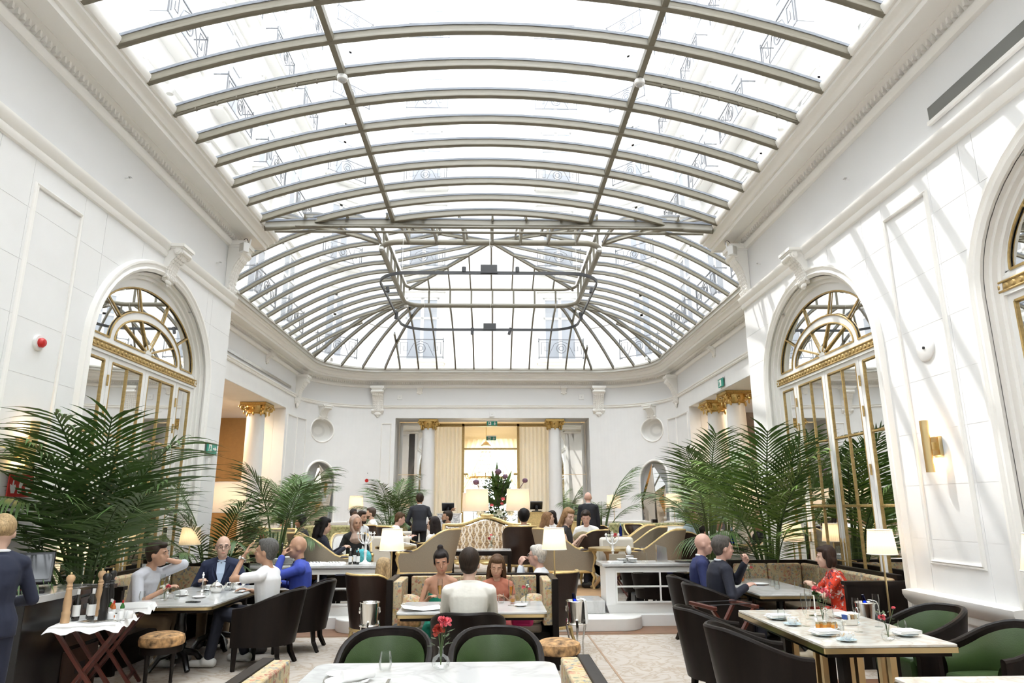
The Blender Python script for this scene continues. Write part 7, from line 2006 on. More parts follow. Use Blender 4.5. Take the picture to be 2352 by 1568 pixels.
T = thing('wall_box', 'small white switch box under the left exit sign', 'sensor', (XL+0.02, 11.78, 2.50), pi/2, 'white sensor boxes'); MB().box((0, 0, 0), (0.11, 0.04, 0.15)).build('cover', 'white_plastic', T, bevel=0.005); MB().box((0.01, -0.022, 0), (0.012, 0.006, 0.012)).build('led', 'steel', T)
def bracket_speaker(X, s, y, z, lab):
    T = thing('bracket_speaker', lab, 'speaker', (X-s*0.30, y, z), 0.6*s, 'cornice loudspeakers')
    MB().box((0, 0, 0), (0.13, 0.12, 0.17)).build('cabinet', 'white_plastic', T, bevel=0.008); MB().box((0, -0.063, 0), (0.11, 0.006, 0.15)).build('grille', 'curb_grey', T)
    MB().tube([(0.0, 0.05, 0.0), (0.0, 0.1, 0.08), (0, 0.12, 0.2)], 0.014, 6).build('bracket', 'white_plastic', T)
    MB().tube([(-0.05+0.09*cos(t), 0.04, 0.1+0.1*sin(t)) for t in [pi*i/8 for i in range(9)]], 0.006, 5).build('cable', 'black_plastic', T)
bracket_speaker(XL, -1, 11.75, 6.34, 'white loudspeaker on the left carved corner bracket')
bracket_speaker(XR, 1, 11.75, 6.34, 'white loudspeaker on the right carved corner bracket')
for X, s, y, z, l in ((XL, -1, 8.3, 5.95, 'left frieze near the picture edge'), (XL, -1, 11.35, 5.9, 'left frieze near the carved bracket'), (XR, 1, 8.15, 5.95, 'sunlit side frieze above the panel'), (XR, 1, 11.25, 5.9, 'sunlit side frieze near the carved bracket')):
    T = thing('sprinkler', 'small white sprinkler nozzle on the '+l, 'sprinkler', (X, y, z), 0 if s < 0 else pi, 'wall sprinklers'); MB().tube([(0, 0, 0), (0.05, 0, 0)], 0.012, 8).build('pipe', 'white_plastic', T); MB().box((0.06, 0, 0.012), (0.03, 0.05, 0.006)).build('deflector', 'steel', T)
T = thing('air_vent', 'long grey air slot in the right frieze at the picture edge', 'vent', (XR, 5.05, 5.86), 0, None)
MB().bb((-0.03, -1.6, -0.10), (0.002, 1.4, 0.06)).build('slot', mat('slot_dark', (0.18, 0.18, 0.17), 0.6), T, smooth=False); MB().bb((-0.045, -1.62, -0.14), (0.0, 1.42, -0.10)).build('sill', 'white_trim', T, smooth=False)
# ---- faceted mirrors in the niches
def faceted(P, tc, lab, verts, faces, mats):
    T = thing('faceted_mirror', lab, 'mirror', (0, 0, 0), 0, 'faceted mirror sculptures')
    vs = [P(tc+u, z, w) for u, z, w in verts]
    for f, m in zip(faces, mats):
        c = sum((vs[i] for i in f), Vector())/len(f)
        bk = sum((P(tc, 2.2, -0.30) for i in f), Vector())/len(f)
        pts = [vs[i] for i in f]; off = [p+(bk-p).normalized()*0.03 for p in pts]; n = len(f)
        MB().add(pts+off, [tuple(range(n)), tuple(range(2*n-1, n-1, -1))]+[(i, n+i, n+(i+1) % n, (i+1) % n) for i in range(n)]).build('mirror_facet', m, T, smooth=False)
    MB().box(P(tc, 1.15, -0.05), (0.5, 0.3, 0.3)).build('stand', 'dark_wood', T)
tcL = RC*0.68
faceted(PCL, tcL, 'tall faceted bronze mirror sculpture in the left arched niche', [(-0.05, 3.36, 0.02), (0.62, 2.66, 0.05), (-0.02, 2.66, 0.22), (-0.70, 2.02, 0.02), (0.30, 2.0, 0.12), (0.45, 1.55, 0.05), (0.42, 0.95, 0.03), (-0.40, 0.95, 0.03), (0.05, 1.98, 0.2), (-0.30, 2.55, 0.04)],
        [(0, 2, 1), (0, 9, 2), (9, 3, 8, 2), (2, 8, 4, 1), (4, 5, 1), (3, 7, 6, 5, 4, 8)], ['bronze_mirror', 'bronze_mirror', 'mirror', 'grey_mirror', 'bronze_mirror', 'bronze_mirror'])
faceted(PCR, tcL, 'tall faceted bronze mirror sculpture in the right arched niche', [(0.12, 3.36, 0.02), (-0.52, 2.55, 0.04), (-0.12, 2.3, 0.20), (-0.50, 1.3, 0.05), (-0.10, 0.95, 0.10), (0.66, 2.0, 0.03), (0.52, 1.1, 0.03)],
        [(0, 1, 2), (1, 3, 4, 2), (0, 2, 4), (0, 4, 6, 5)], ['grey_mirror', 'bronze_mirror', 'brown_leather', 'bronze_mirror'])
# ---- till counter at the left edge
T = thing('till_counter', 'black lacquered service counter with white marble top at the left edge', 'counter', (0, 0, 0))
MB().bb((-4.62, 6.30, 0), (-3.98, 7.55, 0.96)).build('body', 'black_lacquer', T, smooth=False, bevel=0.004)
MB().bb((-4.64, 6.26, 0.96), (-3.93, 7.0, 1.02)).build('marble_top', 'marble_white', T, bevel=0.004)
MB().bb((-4.64, 7.0, 0.96), (-3.90, 7.62, 1.0)).build('wood_top', 'brown_wood', T, smooth=False)
MB().bb((-4.60, 6.85, 1.0), (-4.05, 7.5, 1.012)).build('glass_inset', 'marble_grey', T, smooth=False)
for y0, y1 in ((6.95, 7.52),):
    for z0, z1 in ((0.74, 0.92), (0.5, 0.71), (0.08, 0.46)):
        d = MB().bb((-3.985, y0, z0), (-3.965, y1, z1)).build('drawer', 'brown_wood', T, smooth=False)
        MB().bb((-3.968, (y0+y1)/2-0.08, z0+(z1-z0)*0.4), (-3.962, (y0+y1)/2+0.08, z0+(z1-z0)*0.65)).build('slot_handle', 'black_plastic', d, smooth=False)
def till(c, rz, lab, sc=1.0):
    T = thing('till_screen', lab, 'till', c, rz, 'touch screen tills'); T.scale = (sc,)*3
    MB().bb((-0.17, -0.12, 0), (0.17, 0.14, 0.035)).build('base', 'black_plastic', T, bevel=0.01)
    MB().tube([(0, 0.08, 0.02), (0, 0.1, 0.12), (0, 0.02, 0.18)], [0.06, 0.05, 0.05], 8).build('neck', 'black_plastic', T)
    R = Matrix.Translation((0, -0.02, 0.21)) @ Matrix.Rotation(radians(-38), 4, 'X')
    MB().box((0, 0, 0), (0.42, 0.045, 0.32)).xf(R).build('case', 'black_plastic', T, bevel=0.008)
    MB().box((0, -0.024, 0), (0.37, 0.004, 0.26)).xf(R).build('screen', 'screen', T)
    MB().box((0.0, -0.10, 0.036), (0.2, 0.01, 0.006)).build('red_strip', 'red_plastic', T)
till((-4.22, 6.62, 1.02), 0.5, 'black touch screen till on the left counter')
def console_desk(x, y, w, h, m, lab):
    T = thing('reception_console', lab, 'counter', (x, y, ZT), 0, 'reception consoles')
    MB().box((0, 0, h/2), (w, 0.5, h)).build('body', m, T, bevel=0.006); MB().box((0, 0, h+0.012), (w+0.04, 0.54, 0.025)).build('top', m, T)
console_desk(-1.45, 23.9, 0.78, 1.18, 'marble_grey', 'grey veined marble console carrying a till, left of the flowers'); till((-1.5, 23.9, ZT+1.205), pi, 'black till on the grey marble console', 1.0)
console_desk(1.52, 23.9, 0.72, 1.22, 'pale_gilt', 'pale gilt console carrying a till, right of the flowers'); till((1.5, 23.9, ZT+1.245), pi, 'black till on the gilt console', 1.0)
console_desk(2.55, 21.2, 1.0, 0.95, 'pale_gilt', 'gilt drinks console beside the bald waiter')
# ---- folding tray stands
def tray_stand(x, y, rz, lab, tray=True, h=0.74):
    T = thing('tray_stand', lab, 'tray stand', (x, y, 0), rz, 'folding red wood tray stands')
    w, d = 0.50, 0.38
    for sy in (-1, 1):
        for sx in (-1, 1): MB().bar((sx*w/2, sy*d/2+0.0, h-0.03), (-sx*w/2, sy*(d/2-0.035*(1 if sx > 0 else 0)), 0), 0.028, 0.045, (0, 1, 0)).build('leg', 'red_wood', T, smooth=False)
    for sx in (-1, 1):
        MB().bar((sx*w/2, -d/2-0.06, h-0.015), (sx*w/2, d/2+0.06, h-0.015), 0.045, 0.04).build('top_rail', 'red_wood', T, bevel=0.008); MB().bar((sx*w*0.36, -d/2, 0.10), (sx*w*0.36, d/2, 0.10), 0.025, 0.03).build('stretcher', 'red_wood', T, smooth=False)
    for sy in (-0.7, 0.7): MB().box((0, sy*d/2, h+0.005), (w, 0.05, 0.004)).build('strap', 'black_plastic', T)
    return T
tray_stand(-3.66, 6.82, 0.25, 'folding wooden stand under the pepper mill tray')
tray_stand(-3.86, 7.62, 0.3, 'folding wooden stand under a white cloth beside the left table', h=0.76)
tray_stand(2.48, 7.72, 0.25, 'empty folding wooden stand behind the laid right table', h=0.74)
def cloth_tray(x, y, z, w, d, rz, lab, name='tray'):
    T = thing(name, lab, 'tray', (x, y, z), rz, 'cloth covered trays')
    MB().box((0, 0, 0.01), (w, d, 0.02)).build('board', 'white_plastic', T)
    b = MB(); n = 16; vs = []
    for j in range(n+1):
        for i in range(n+1):
            u, v = -1+2*i/n, -1+2*j/n; ex = max(abs(u), abs(v))
            dr = max(0, ex-0.86)/0.14
            vs.append((u*w*0.57, v*d*0.55, 0.026-0.055*dr*(1+0.3*sin(9*u+7*v))))
    b.add(vs, [(j*(n+1)+i, j*(n+1)+i+1, (j+1)*(n+1)+i+1, (j+1)*(n+1)+i) for j in range(n) for i in range(n)]); b.build('napkin_cloth', 'white_cloth', T)
    return T
cloth_tray(-3.66, 6.82, 0.742, 0.52, 0.72, 0.25, 'white cloth covered tray with pepper mills and sauces')
cloth_tray(-3.80, 7.62, 0.762, 0.5, 0.5, 0.3, 'white cloth covered tray between the counter and the men')
TZ = 0.77
def pepper_mill(x, y, z, m, lab, h=0.42):
    T = thing('pepper_mill', lab, 'pepper mill', (x, y, z), 0, 'tall pepper mills'); s = h/0.42
    MB().lathe([(0.036*s, 0), (0.038*s, 0.02*s), (0.034*s, 0.06*s), (0.036*s, 0.075*s), (0.036*s, 0.09*s), (0.030*s, 0.10*s), (0.034*s, 0.14*s), (0.034*s, 0.18*s), (0.023*s, 0.27*s), (0.028*s, 0.285*s), (0.021*s, 0.30*s), (0.028*s, 0.312*s), (0.022*s, 0.32*s)], 22).build('body', m, T)
    MB().lathe([(0.022*s, 0.32*s), (0.020*s, 0.335*s), (0.035*s, 0.36*s), (0.036*s, 0.385*s), (0.024*s, 0.405*s), (0, 0.41*s)], 22).build('head', m, T)
    MB().lathe([(0.008*s, 0.405*s), (0.010*s, 0.42*s), (0.006*s, 0.43*s), (0, 0.431*s)], 12).build('knob', 'brass', T)
mat('black_wood', (0.012, 0.011, 0.011), 0.3)
pepper_mill(-3.80, 6.60, TZ, 'beech', 'pale beech pepper mill at the tray corner')
pepper_mill(-3.54, 6.72, TZ, 'black_wood', 'black pepper mill in front on the tray')
pepper_mill(-3.74, 7.00, TZ, 'beech', 'pale beech pepper mill at the back of the tray')
pepper_mill(-3.66, 7.04, TZ, 'black_wood', 'black pepper mill at the back of the tray')
def bottle(x, y, z, h, r, m, capm, lab, label_m='paper', neck=0.3, name='bottle', grp='condiment bottles', cap_h=0.08):
    T = thing(name, lab, 'bottle', (x, y, z), 0, grp)
    MB().lathe([(r*0.9, 0), (r, 0.01), (r, h*(0.92-neck)), (r*0.45, h*(1.02-neck*0.75)), (r*0.36, h*(1-cap_h)), (0, h*(1-cap_h))], 18).build('glass', m, T)
    MB().lathe([(r*0.42, h*(1-cap_h)-0.03), (r*0.45, h), (0, h)], 14).build('cap', capm, T)
    if label_m: MB().lathe([(r*1.015, h*0.14), (r*1.015, h*0.5)], 18).build('label', label_m, T)
for i, (dx, dy) in enumerate(((-0.08, 0.0), (0.03, 0.05), (-0.02, 0.12))):
    bottle(-3.70+dx, 6.72+dy, TZ, 0.27, 0.032, 'bottle_dark', 'white_plastic' if i < 2 else 'black_plastic', 'dark sauce bottle on the mill tray, '+('between the front mills', 'second from the beech mill', 'with black cap')[i])
for i, (dx, dy, m, c) in enumerate(((0.13, 0.10, 'sauce_orange', 'red_plastic'), (0.19, 0.14, 'sauce_green', 'red_plastic'), (0.08, 0.17, 'sauce_orange', 'white_plastic'), (0.03, 0.24, 'sauce_green', 'white_plastic'))):
    bottle(-3.66+dx, 6.78+dy, TZ, 0.15, 0.019, m, c, 'small %s sauce bottle with %s cap on the mill tray' % (('orange', 'green')[m == 'sauce_green'], ('white', 'red')[c == 'red_plastic']))
for i, (dx, dy) in enumerate(((0.16, -0.04), (0.24, -0.02), (0.31, 0.01), (0.27, 0.05))):
    T = thing('salt_shaker', 'white porcelain shaker on the mill tray, %s in its row' % ('first', 'second', 'third', 'fourth')[i], 'shaker', (-3.66+dx, 6.82+dy, TZ), 0, 'white shakers'); MB().lathe([(0.026, 0), (0.029, 0.01), (0.027, 0.055), (0.02, 0.066), (0, 0.068)], 16).build('body', 'porcelain', T)
def cutlery(x, y, z, rz, kind, lab, grp='loose cutlery'):
    T = thing(kind, lab, 'cutlery', (x, y, z), rz, grp)
    MB().box((0, -0.04, 0.004), (0.012, 0.11, 0.005)).build('handle', 'silver', T)
    if kind == 'fork':
        MB().box((0, 0.035, 0.005), (0.022, 0.04, 0.003)).build('neck', 'silver', T)
        for k in range(4): MB().box((-0.009+0.006*k, 0.075, 0.006), (0.003, 0.045, 0.003)).build('tine', 'silver', T)
    elif kind == 'knife': MB().box((0, 0.065, 0.004), (0.018, 0.10, 0.002)).build('blade', 'silver', T)
    else: MB().ell((0, 0.05, 0.006), (0.02, 0.033, 0.006), 10, 6).build('bowl', 'silver', T)
for i in range(5): cutlery(-3.62+0.02*i, 6.60+0.01*i, TZ+0.002*i, 1.1+0.05*i, 'fork', 'silver fork in the fan lying on the mill tray')
for i in range(3): cutlery(-3.45+0.02*i, 6.66+0.02*i, TZ, 1.3, 'spoon', 'silver spoon beside the forks on the mill tray')
# ---- glassware and china
def tumbler(x, y, z, lab, r=0.036, h=0.10, liquid=None, grp='drinking glasses', name='water_glass'):
    T = thing(name, lab, 'glass', (x, y, z), 0, grp)
    MB().lathe([(0, 0.006), (r*0.8, 0.006), (r*1.02, h*0.35), (r*0.92, h*0.75), (r*0.78, h), (r*0.76, h), (r*0.9, h*0.74), (r*0.98, h*0.36), (r*0.75, 0.014), (0, 0.014)], 20).build('bowl', 'table_glass', T)
    if liquid: MB().lathe([(0, 0.016), (r*0.74, 0.016), (r*0.95, h*0.36), (r*0.92, h*0.5), (0, h*0.5)], 18).build('drink', liquid, T)
def flute(x, y, z, lab, wine=False):
    T = thing('champagne_flute', lab, 'glass', (x, y, z), 0, 'champagne flutes')
    MB().lathe([(0.033, 0), (0.033, 0.003), (0.006, 0.008), (0.004, 0.02), (0.004, 0.085), (0.012, 0.10)], 18).build('stem', 'table_glass', T)
    MB().lathe([(0.004, 0.088), (0.016, 0.11), (0.026, 0.17), (0.029, 0.22), (0.026, 0.265), (0.0255, 0.265), (0.028, 0.22), (0.025, 0.17), (0.014, 0.112)], 20).build('bowl', 'table_glass', T)
    if wine: MB().lathe([(0, 0.095), (0.015, 0.115), (0.0245, 0.17), (0.026, 0.195), (0, 0.195)], 18).build('champagne', 'wine_glass', T)
def plate(x, y, z, r, lab, m='porcelain', grp='side plates', name='plate'):
    T = thing(name, lab, 'plate', (x, y, z), 0, grp); MB().lathe([(0, 0.004), (r*0.55, 0.003), (r*0.65, 0.008), (r, 0.016), (r, 0.019), (r*0.66, 0.011), (r*0.55, 0.006), (0, 0.007)], 32).build('dish', m, T); return T
def cup(x, y, z, lab, m='painted_china', sm='blue_porcelain'):
    T = thing('tea_cup', lab, 'cup', (x, y, z), random.uniform(-1, 1), 'cups and saucers')
    MB().lathe([(0, 0.003), (0.035, 0.003), (0.075, 0.014), (0.075, 0.017), (0.036, 0.007), (0, 0.007)], 28).build('saucer', sm, T)
    MB().lathe([(0.022, 0.007), (0.024, 0.016), (0.04, 0.03), (0.046, 0.05), (0.049, 0.066), (0.047, 0.066), (0.043, 0.048), (0.036, 0.03), (0, 0.02)], 24).build('bowl', m, T)
    MB().tube([(0.045, 0, 0.055), (0.068, 0, 0.055), (0.07, 0, 0.035), (0.042, 0, 0.03)], 0.0045, 6).build('handle', m, T)
def napkin(x, y, z, rz, lab, w=0.19, d=0.15):
    T = thing('napkin', lab, 'napkin', (x, y, z), rz, 'folded white napkins')
    for k in range(3): MB().box((0.004*k, -0.005*k, 0.006+0.009*k), (w-0.006*k, d-0.008*k, 0.008)).build('fold', 'white_cloth', T, bevel=0.003)
def vase(x, y, z, lab, blooms, sc=1.0, grp='bud vases'):
    T = thing('bud_vase', lab, 'vase', (x, y, z), 0, grp); T.scale = (sc,)*3
    prof = [(0.022, 0.0), (0.040, 0.012), (0.046, 0.035), (0.036, 0.058), (0.014, 0.072), (0.012, 0.10), (0.019, 0.108)]
    n = 24; vs = []
    for r, h in prof:
        for j in range(n):
            q = r*(1+(0.05*cos(6*2*pi*j/n) if 0.005 < h < 0.065 else 0)); vs.append((q*cos(2*pi*j/n), q*sin(2*pi*j/n), h))
    MB().add(vs, [(i*n+j, i*n+(j+1) % n, (i+1)*n+(j+1) % n, (i+1)*n+j) for i in range(len(prof)-1) for j in range(n)]+[tuple(range(n-1, -1, -1))]).build('glass', 'table_glass', T)
    rr = random.Random(int((x+50)*100))
    for (bx, by, bz, r, m) in blooms:
        MB().tube([(0, 0, 0.02), (bx*0.25, by*0.25, 0.10), (bx, by, bz)], 0.0022, 5).build('stalk', 'stem_green', T)
        b = MB(); q = Vector((bx, by, bz))
        for k in range(22):
            d = Vector((rr.uniform(-1, 1), rr.uniform(-1, 1), rr.uniform(-0.35, 1))).normalized(); s = d.orthogonal().normalized()
            s = Matrix.Rotation(rr.uniform(0, 6), 3, d) @ s
            b.add([q, q+d*r*0.6+s*r*0.45, q+d*r*1.05+s*r*0.3, q+d*r-s*r*0.3, q+d*r*0.6-s*r*0.45], [(0, 1, 2, 3, 4)])
        b.build('bloom', m, T, smooth=False)
    b = MB()
    for k in range(16):
        a = rr.uniform(0, 2*pi); h = rr.uniform(0.11, 0.19); q = Vector((0.03*cos(a), 0.03*sin(a), h)); d = Vector((cos(a), sin(a), rr.uniform(-0.2, 0.8))).normalized(); s = d.cross(Vector((0, 0, 1))).normalized(); L = rr.uniform(0.02, 0.05)
        b.add([q, q+d*L*0.5+s*L*0.22, q+d*L, q+d*L*0.5-s*L*0.22], [(0, 1, 2, 3)])
    b.build('sprig', 'stem_green', T, smooth=False)
def wall_bucket(x, y, z, lab, cloth=True, stand=True):
    T = thing('champagne_bucket', lab, 'ice bucket', (x, y, z), 0, 'silver champagne buckets')
    h0 = 0.50 if stand else 0.0
    MB().lathe([(0.07, h0), (0.085, h0+0.01), (0.105, h0+0.24), (0.112, h0+0.25), (0.108, h0+0.255), (0.098, h0+0.24), (0.08, h0+0.02), (0, h0+0.02)], 28).build('bucket', 'silver', T)
    for s in (-1, 1): MB().tube([(s*(0.108+0.0), 0.03*cos(t), h0+0.17+0.03*sin(t)) for t in [2*pi*i/12 for i in range(12)]], 0.005, 6, closed=True).build('ring_handle', 'silver', T)
    if stand:
        MB().tube([(0.10*cos(2*pi*i/20), 0.10*sin(2*pi*i/20), 0.52) for i in range(20)], 0.012, 6, closed=True).build('collar', 'silver', T)
        for k in range(3):
            a = k*2*pi/3+0.5; MB().tube([(0.10*cos(a), 0.10*sin(a), 0.56), (0.115*cos(a), 0.115*sin(a), 0.48), (0.085*cos(a), 0.085*sin(a), 0.34), (0.09*cos(a), 0.09*sin(a), 0.1), (0.13*cos(a), 0.13*sin(a), 0.0)], [0.016, 0.014, 0.008, 0.008, 0.014], 8).build('leg', 'silver', T)
    if cloth:
        b = MB(); n = 10; vs = []
        for j in range(n+1):
            for i in range(7):
                u = i/6-0.5; f = j/n; ang = u*1.6
                rr_ = 0.06+0.055*min(1, f*3) if f < 0.33 else 0.117+0.006*sin(i*2.4)+0.02*(f-0.33)
                vs.append((rr_*cos(ang), rr_*sin(ang), h0+0.262-max(0, f-0.3)*0.34+(0.01 if f < 0.3 else 0)))
        b.add(vs, [(j*7+i, j*7+i+1, (j+1)*7+i+1, (j+1)*7+i) for j in range(n) for i in range(6)]); b.build('napkin', 'white_cloth', T)
        MB().tube([(0, 0, h0+0.2), (-0.03, -0.01, h0+0.33)], [0.03, 0.014], 10).build('bottle_neck', 'blue_glass', T)
wall_bucket(-1.33, 7.95, 0, 'silver champagne bucket on a stand at the left side of the booth', cloth=False)
wall_bucket(0.92, 7.95, 0, 'silver champagne bucket with napkin on a stand at the right side of the booth')
wall_bucket(3.98, 7.62, 0, 'silver champagne bucket draped in a napkin by the woman in red')
tz = 0.741
# front table
vase(-0.33, 4.78, tz, 'ribbed glass bud vase with pink and red carnations on the front table', [(-0.012, -0.01, 0.185, 0.034, 'red_petal'), (0.028, 0.0, 0.225, 0.028, 'pink_petal'), (0.0, 0.01, 0.235, 0.022, 'pink_petal'), (0.012, -0.01, 0.215, 0.02, 'pink_petal'), (-0.02, 0.01, 0.2, 0.015, 'white_petal')], 1.25)
tumbler(-0.68, 4.74, tz, 'stemless water glass on the front table', 0.042, 0.115)
plate(-0.86, 4.44, tz, 0.13, 'white plate with the rolled napkin on the front table'); plate(-0.95, 4.62, tz, 0.075, 'small white side plate on the front table')
T = thing('rolled_napkin', 'white rolled napkin lying on the front table plate', 'napkin', (-0.80, 4.46, tz+0.045), 0.6); MB().cyl((-0.1, 0, 0), (0.1, 0, 0), 0.032, n=16).build('roll', 'white_cloth', T); MB().cyl((-0.02, 0, 0), (0.03, 0, 0), 0.033, n=16).build('band', 'paper', T)
cutlery(-1.0, 4.47, tz, 0.1, 'fork', 'silver fork left of the front table plate'); cutlery(-0.62, 4.40, tz, 0.0, 'knife', 'silver knife right of the front table plate')
# booth table
flute(-0.56, 7.78, tz, 'champagne flute in front of the woman with the bun', True); flute(0.20, 7.68, tz, 'champagne flute to the right of the man in cream', True)
tumbler(-0.50, 7.60, tz, 'water glass left of the man in cream'); tumbler(0.10, 7.85, tz, 'water glass in front of the girl'); tumbler(0.22, 7.84, tz, 'tumbler with orange slices beside the girl', liquid='honey')
plate(0.30, 7.62, tz, 0.07, 'small white plate beside the bud vase on the booth table')
vase(0.36, 7.74, tz, 'bud vase with pink blossoms on the booth table', [(-0.02, 0, 0.16, 0.02, 'pink_petal'), (0.02, 0.01, 0.17, 0.018, 'white_petal'), (0.04, 0, 0.14, 0.016, 'pink_petal')], 1.1)
T = thing('menu', 'open menu booklet on the booth table', 'menu', (-0.72, 7.46, tz), 0.25)
for s in (-1, 1): MB().add([(0, -0.15, 0.006), (s*0.2, -0.15, 0.035 if s < 0 else 0.02), (s*0.2, 0.15, 0.035 if s < 0 else 0.02), (0, 0.15, 0.006)], [(0, 1, 2, 3)]).build('page', 'paper', T, smooth=False)
T = thing('throw_cushion', 'floral cushion in the left corner of the booth', 'cushion', (-0.95, 8.38, 0.62), 0.3); MB().ell((0, 0, 0), (0.2, 0.08, 0.17), 16, 10, Matrix.Rotation(-0.4, 3, 'X')).build('pillow', 'floral', T)
T = thing('throw_cushion', 'floral cushion in the right corner of the booth', 'cushion', (0.48, 8.38, 0.62), -0.3); MB().ell((0, 0, 0), (0.2, 0.08, 0.17), 16, 10, Matrix.Rotation(-0.4, 3, 'X')).build('pillow', 'floral', T)
T = thing('handbag', 'glittering handbag on the left seat of the booth', 'bag', (-0.92, 8.15, 0.47), 0.2); MB().box((0, 0, 0.08), (0.26, 0.1, 0.17)).build('pouch', 'hide', T, bevel=0.03); MB().tube([(-0.1, 0, 0.15), (-0.08, 0, 0.24), (0.08, 0, 0.24), (0.1, 0, 0.15)], 0.012, 6).build('strap', 'cream_linen', T)
T = thing('handbag', 'bright pink handbag on the right seat of the booth', 'bag', (0.34, 8.12, 0.47), -0.2); MB().box((0, 0, 0.05), (0.24, 0.12, 0.1)).build('pouch', mat('magenta', (0.6, 0.02, 0.16), 0.4), T, bevel=0.03); MB().tube([(-0.08, 0, 0.09), (-0.05, 0, 0.17), (0.06, 0, 0.17), (0.09, 0, 0.09)], 0.01, 6).build('strap', 'magenta', T)
# left table
flute(-3.86, 8.55, tz, 'champagne flute in front of the man in grey', True)
for i, (x, y, l) in enumerate(((-3.98, 8.35, 'nearest the cloth tray'), (-3.62, 8.42, 'beside the bud vase'), (-3.42, 8.75, 'behind the phone'), (-3.36, 9.25, 'in front of the bald man with glasses'))): tumbler(x, y, tz, 'water glass on the left table '+l)
for x, y, l in ((-3.7, 8.75, 'beside the flute'), (-3.6, 9.3, 'before the bald man with glasses'), (-3.14, 9.05, 'before the man in white')): cup(x, y, tz, 'white cup on the left table '+l, 'porcelain', 'porcelain')
vase(-3.72, 8.32, tz, 'bud vase with pale pink roses on the left table', [(-0.03, 0, 0.14, 0.03, 'white_petal'), (0.03, 0.01, 0.15, 0.028, 'pink_petal'), (0.0, 0.03, 0.16, 0.024, 'white_petal')])
T = thing('mobile_phone', 'black phone lying on the left table edge', 'phone', (-3.32, 8.15, tz), 1.2); MB().box((0, 0, 0.005), (0.075, 0.15, 0.009)).build('body', 'black_plastic', T, bevel=0.003); MB().box((0, 0, 0.0098), (0.068, 0.14, 0.001)).build('screen', 'screen', T)
def cloche(x, y, z, lab):
    T = thing('silver_teapot', lab, 'teapot', (x, y, z), 0.4, 'silver table ware'); MB().lathe([(0.05, 0), (0.055, 0.01), (0.075, 0.05), (0.07, 0.09), (0.035, 0.12), (0.012, 0.13), (0.012, 0.14), (0, 0.15)], 22).build('pot', 'silver', T); MB().tube([(0.07, 0, 0.05), (0.11, 0, 0.08), (0.125, 0, 0.11)], [0.016, 0.011, 0.008], 8).build('spout', 'silver', T); MB().tube([(-0.065, 0, 0.09), (-0.11, 0, 0.09), (-0.11, 0, 0.04), (-0.07, 0, 0.035)], 0.006, 6).build('handle', 'silver', T)
cloche(-3.28, 9.35, tz, 'silver teapot before the man in the blue jacket'); cloche(-3.42, 9.05, tz, 'silver teapot in the middle of the left table')
def cruet(x, y, z, lab, h=0.24):
    T = thing('condiment_stand', lab, 'condiment stand', (x, y, z), 0, 'silver condiment stands'); MB().lathe([(0.06, 0), (0.06, 0.008), (0.02, 0.014), (0.006, 0.03), (0.006, h*0.7), (0.014, h*0.74), (0.006, h*0.78), (0.018, h*0.85), (0.006, h*0.93), (0.01, h*0.96), (0, h)], 16).build('stem', 'silver', T)
    return T
cruet(-3.62, 9.12, tz, 'tall silver stand in front of the bald man with glasses'); cruet(-3.98, 8.98, tz, 'tall silver stand nearer the man in grey')
plate(-3.42, 8.55, tz, 0.075, 'small white plate in the middle of the left table')
# right laid table
for x, y, l in ((2.72, 6.25, 'beside the honey jars, left'), (2.92, 6.62, 'beside the flowers, rear'), (3.02, 5.95, 'right of the near tea cup'), (3.32, 6.18, 'nearest the green chairs')): flute(x, y, tz, 'empty champagne flute on the laid right table, '+l)
for x, y, l in ((2.63, 6.55, 'behind the farther left setting'), (2.82, 5.86, 'behind the nearer left setting'), (3.34, 5.86, 'beside the near bud vase'), (3.1, 6.6, 'behind the honey jars')): tumbler(x, y, tz, 'water glass on the laid right table '+l)
for i, (x, y, l) in enumerate(((2.62, 6.62, 'farther left'), (2.66, 5.80, 'nearer left'), (3.28, 6.66, 'farther right'), (3.30, 5.76, 'nearer right'))):
    plate(x, y, tz, 0.095, 'plate at the %s place of the laid right table' % l, 'blue_porcelain'); napkin(x, y, tz+0.02, 0.1, 'folded napkin at the %s place of the laid right table' % l)
    cutlery(x+(0.13 if x < 3 else -0.13), y-0.05, tz, 0.0, 'knife', 'butter knife at the %s place of the laid right table' % l)
cup(2.62, 6.30, tz, 'flower painted tea cup at the farther left place'); cup(2.72, 5.56, tz, 'flower painted tea cup at the nearer left place'); cup(3.16, 6.35, tz, 'flower painted tea cup at the farther right place')
vase(2.95, 6.42, tz, 'tall bud vase with pink carnations and green heads behind the honey jars', [(-0.04, 0, 0.2, 0.03, 'stem_green'), (-0.02, 0.02, 0.23, 0.03, 'pink_petal'), (0.03, 0, 0.22, 0.026, 'pink_petal'), (0.06, 0.0, 0.19, 0.02, 'pink_petal')], 1.2)
vase(3.06, 5.58, tz, 'round bud vase with a single pink carnation near the table corner', [(-0.03, 0, 0.15, 0.024, 'pink_petal'), (0.07, 0.01, 0.21, 0.014, 'pink_petal'), (0.0, 0.02, 0.16, 0.014, 'white_petal')], 1.1)
T = thing('jam_tray', 'oval tray of amber honey jars on the laid right table', 'tray', (2.82, 6.08, tz), 0.2); MB().lathe([(0, 0.004), (0.085, 0.004), (0.1, 0.014), (0.1, 0.018), (0.08, 0.008), (0, 0.008)], 26, sx=1.15, sy=0.75).build('dish', 'porcelain', T)
MB().tube([(0, 0, 0.008), (0, 0, 0.13)], 0.004, 6).build('post', 'silver', T); MB().tube([(0.02*cos(2*pi*i/10), 0, 0.15+0.02*sin(2*pi*i/10)) for i in range(10)], 0.004, 6, closed=True).build('ring', 'silver', T)
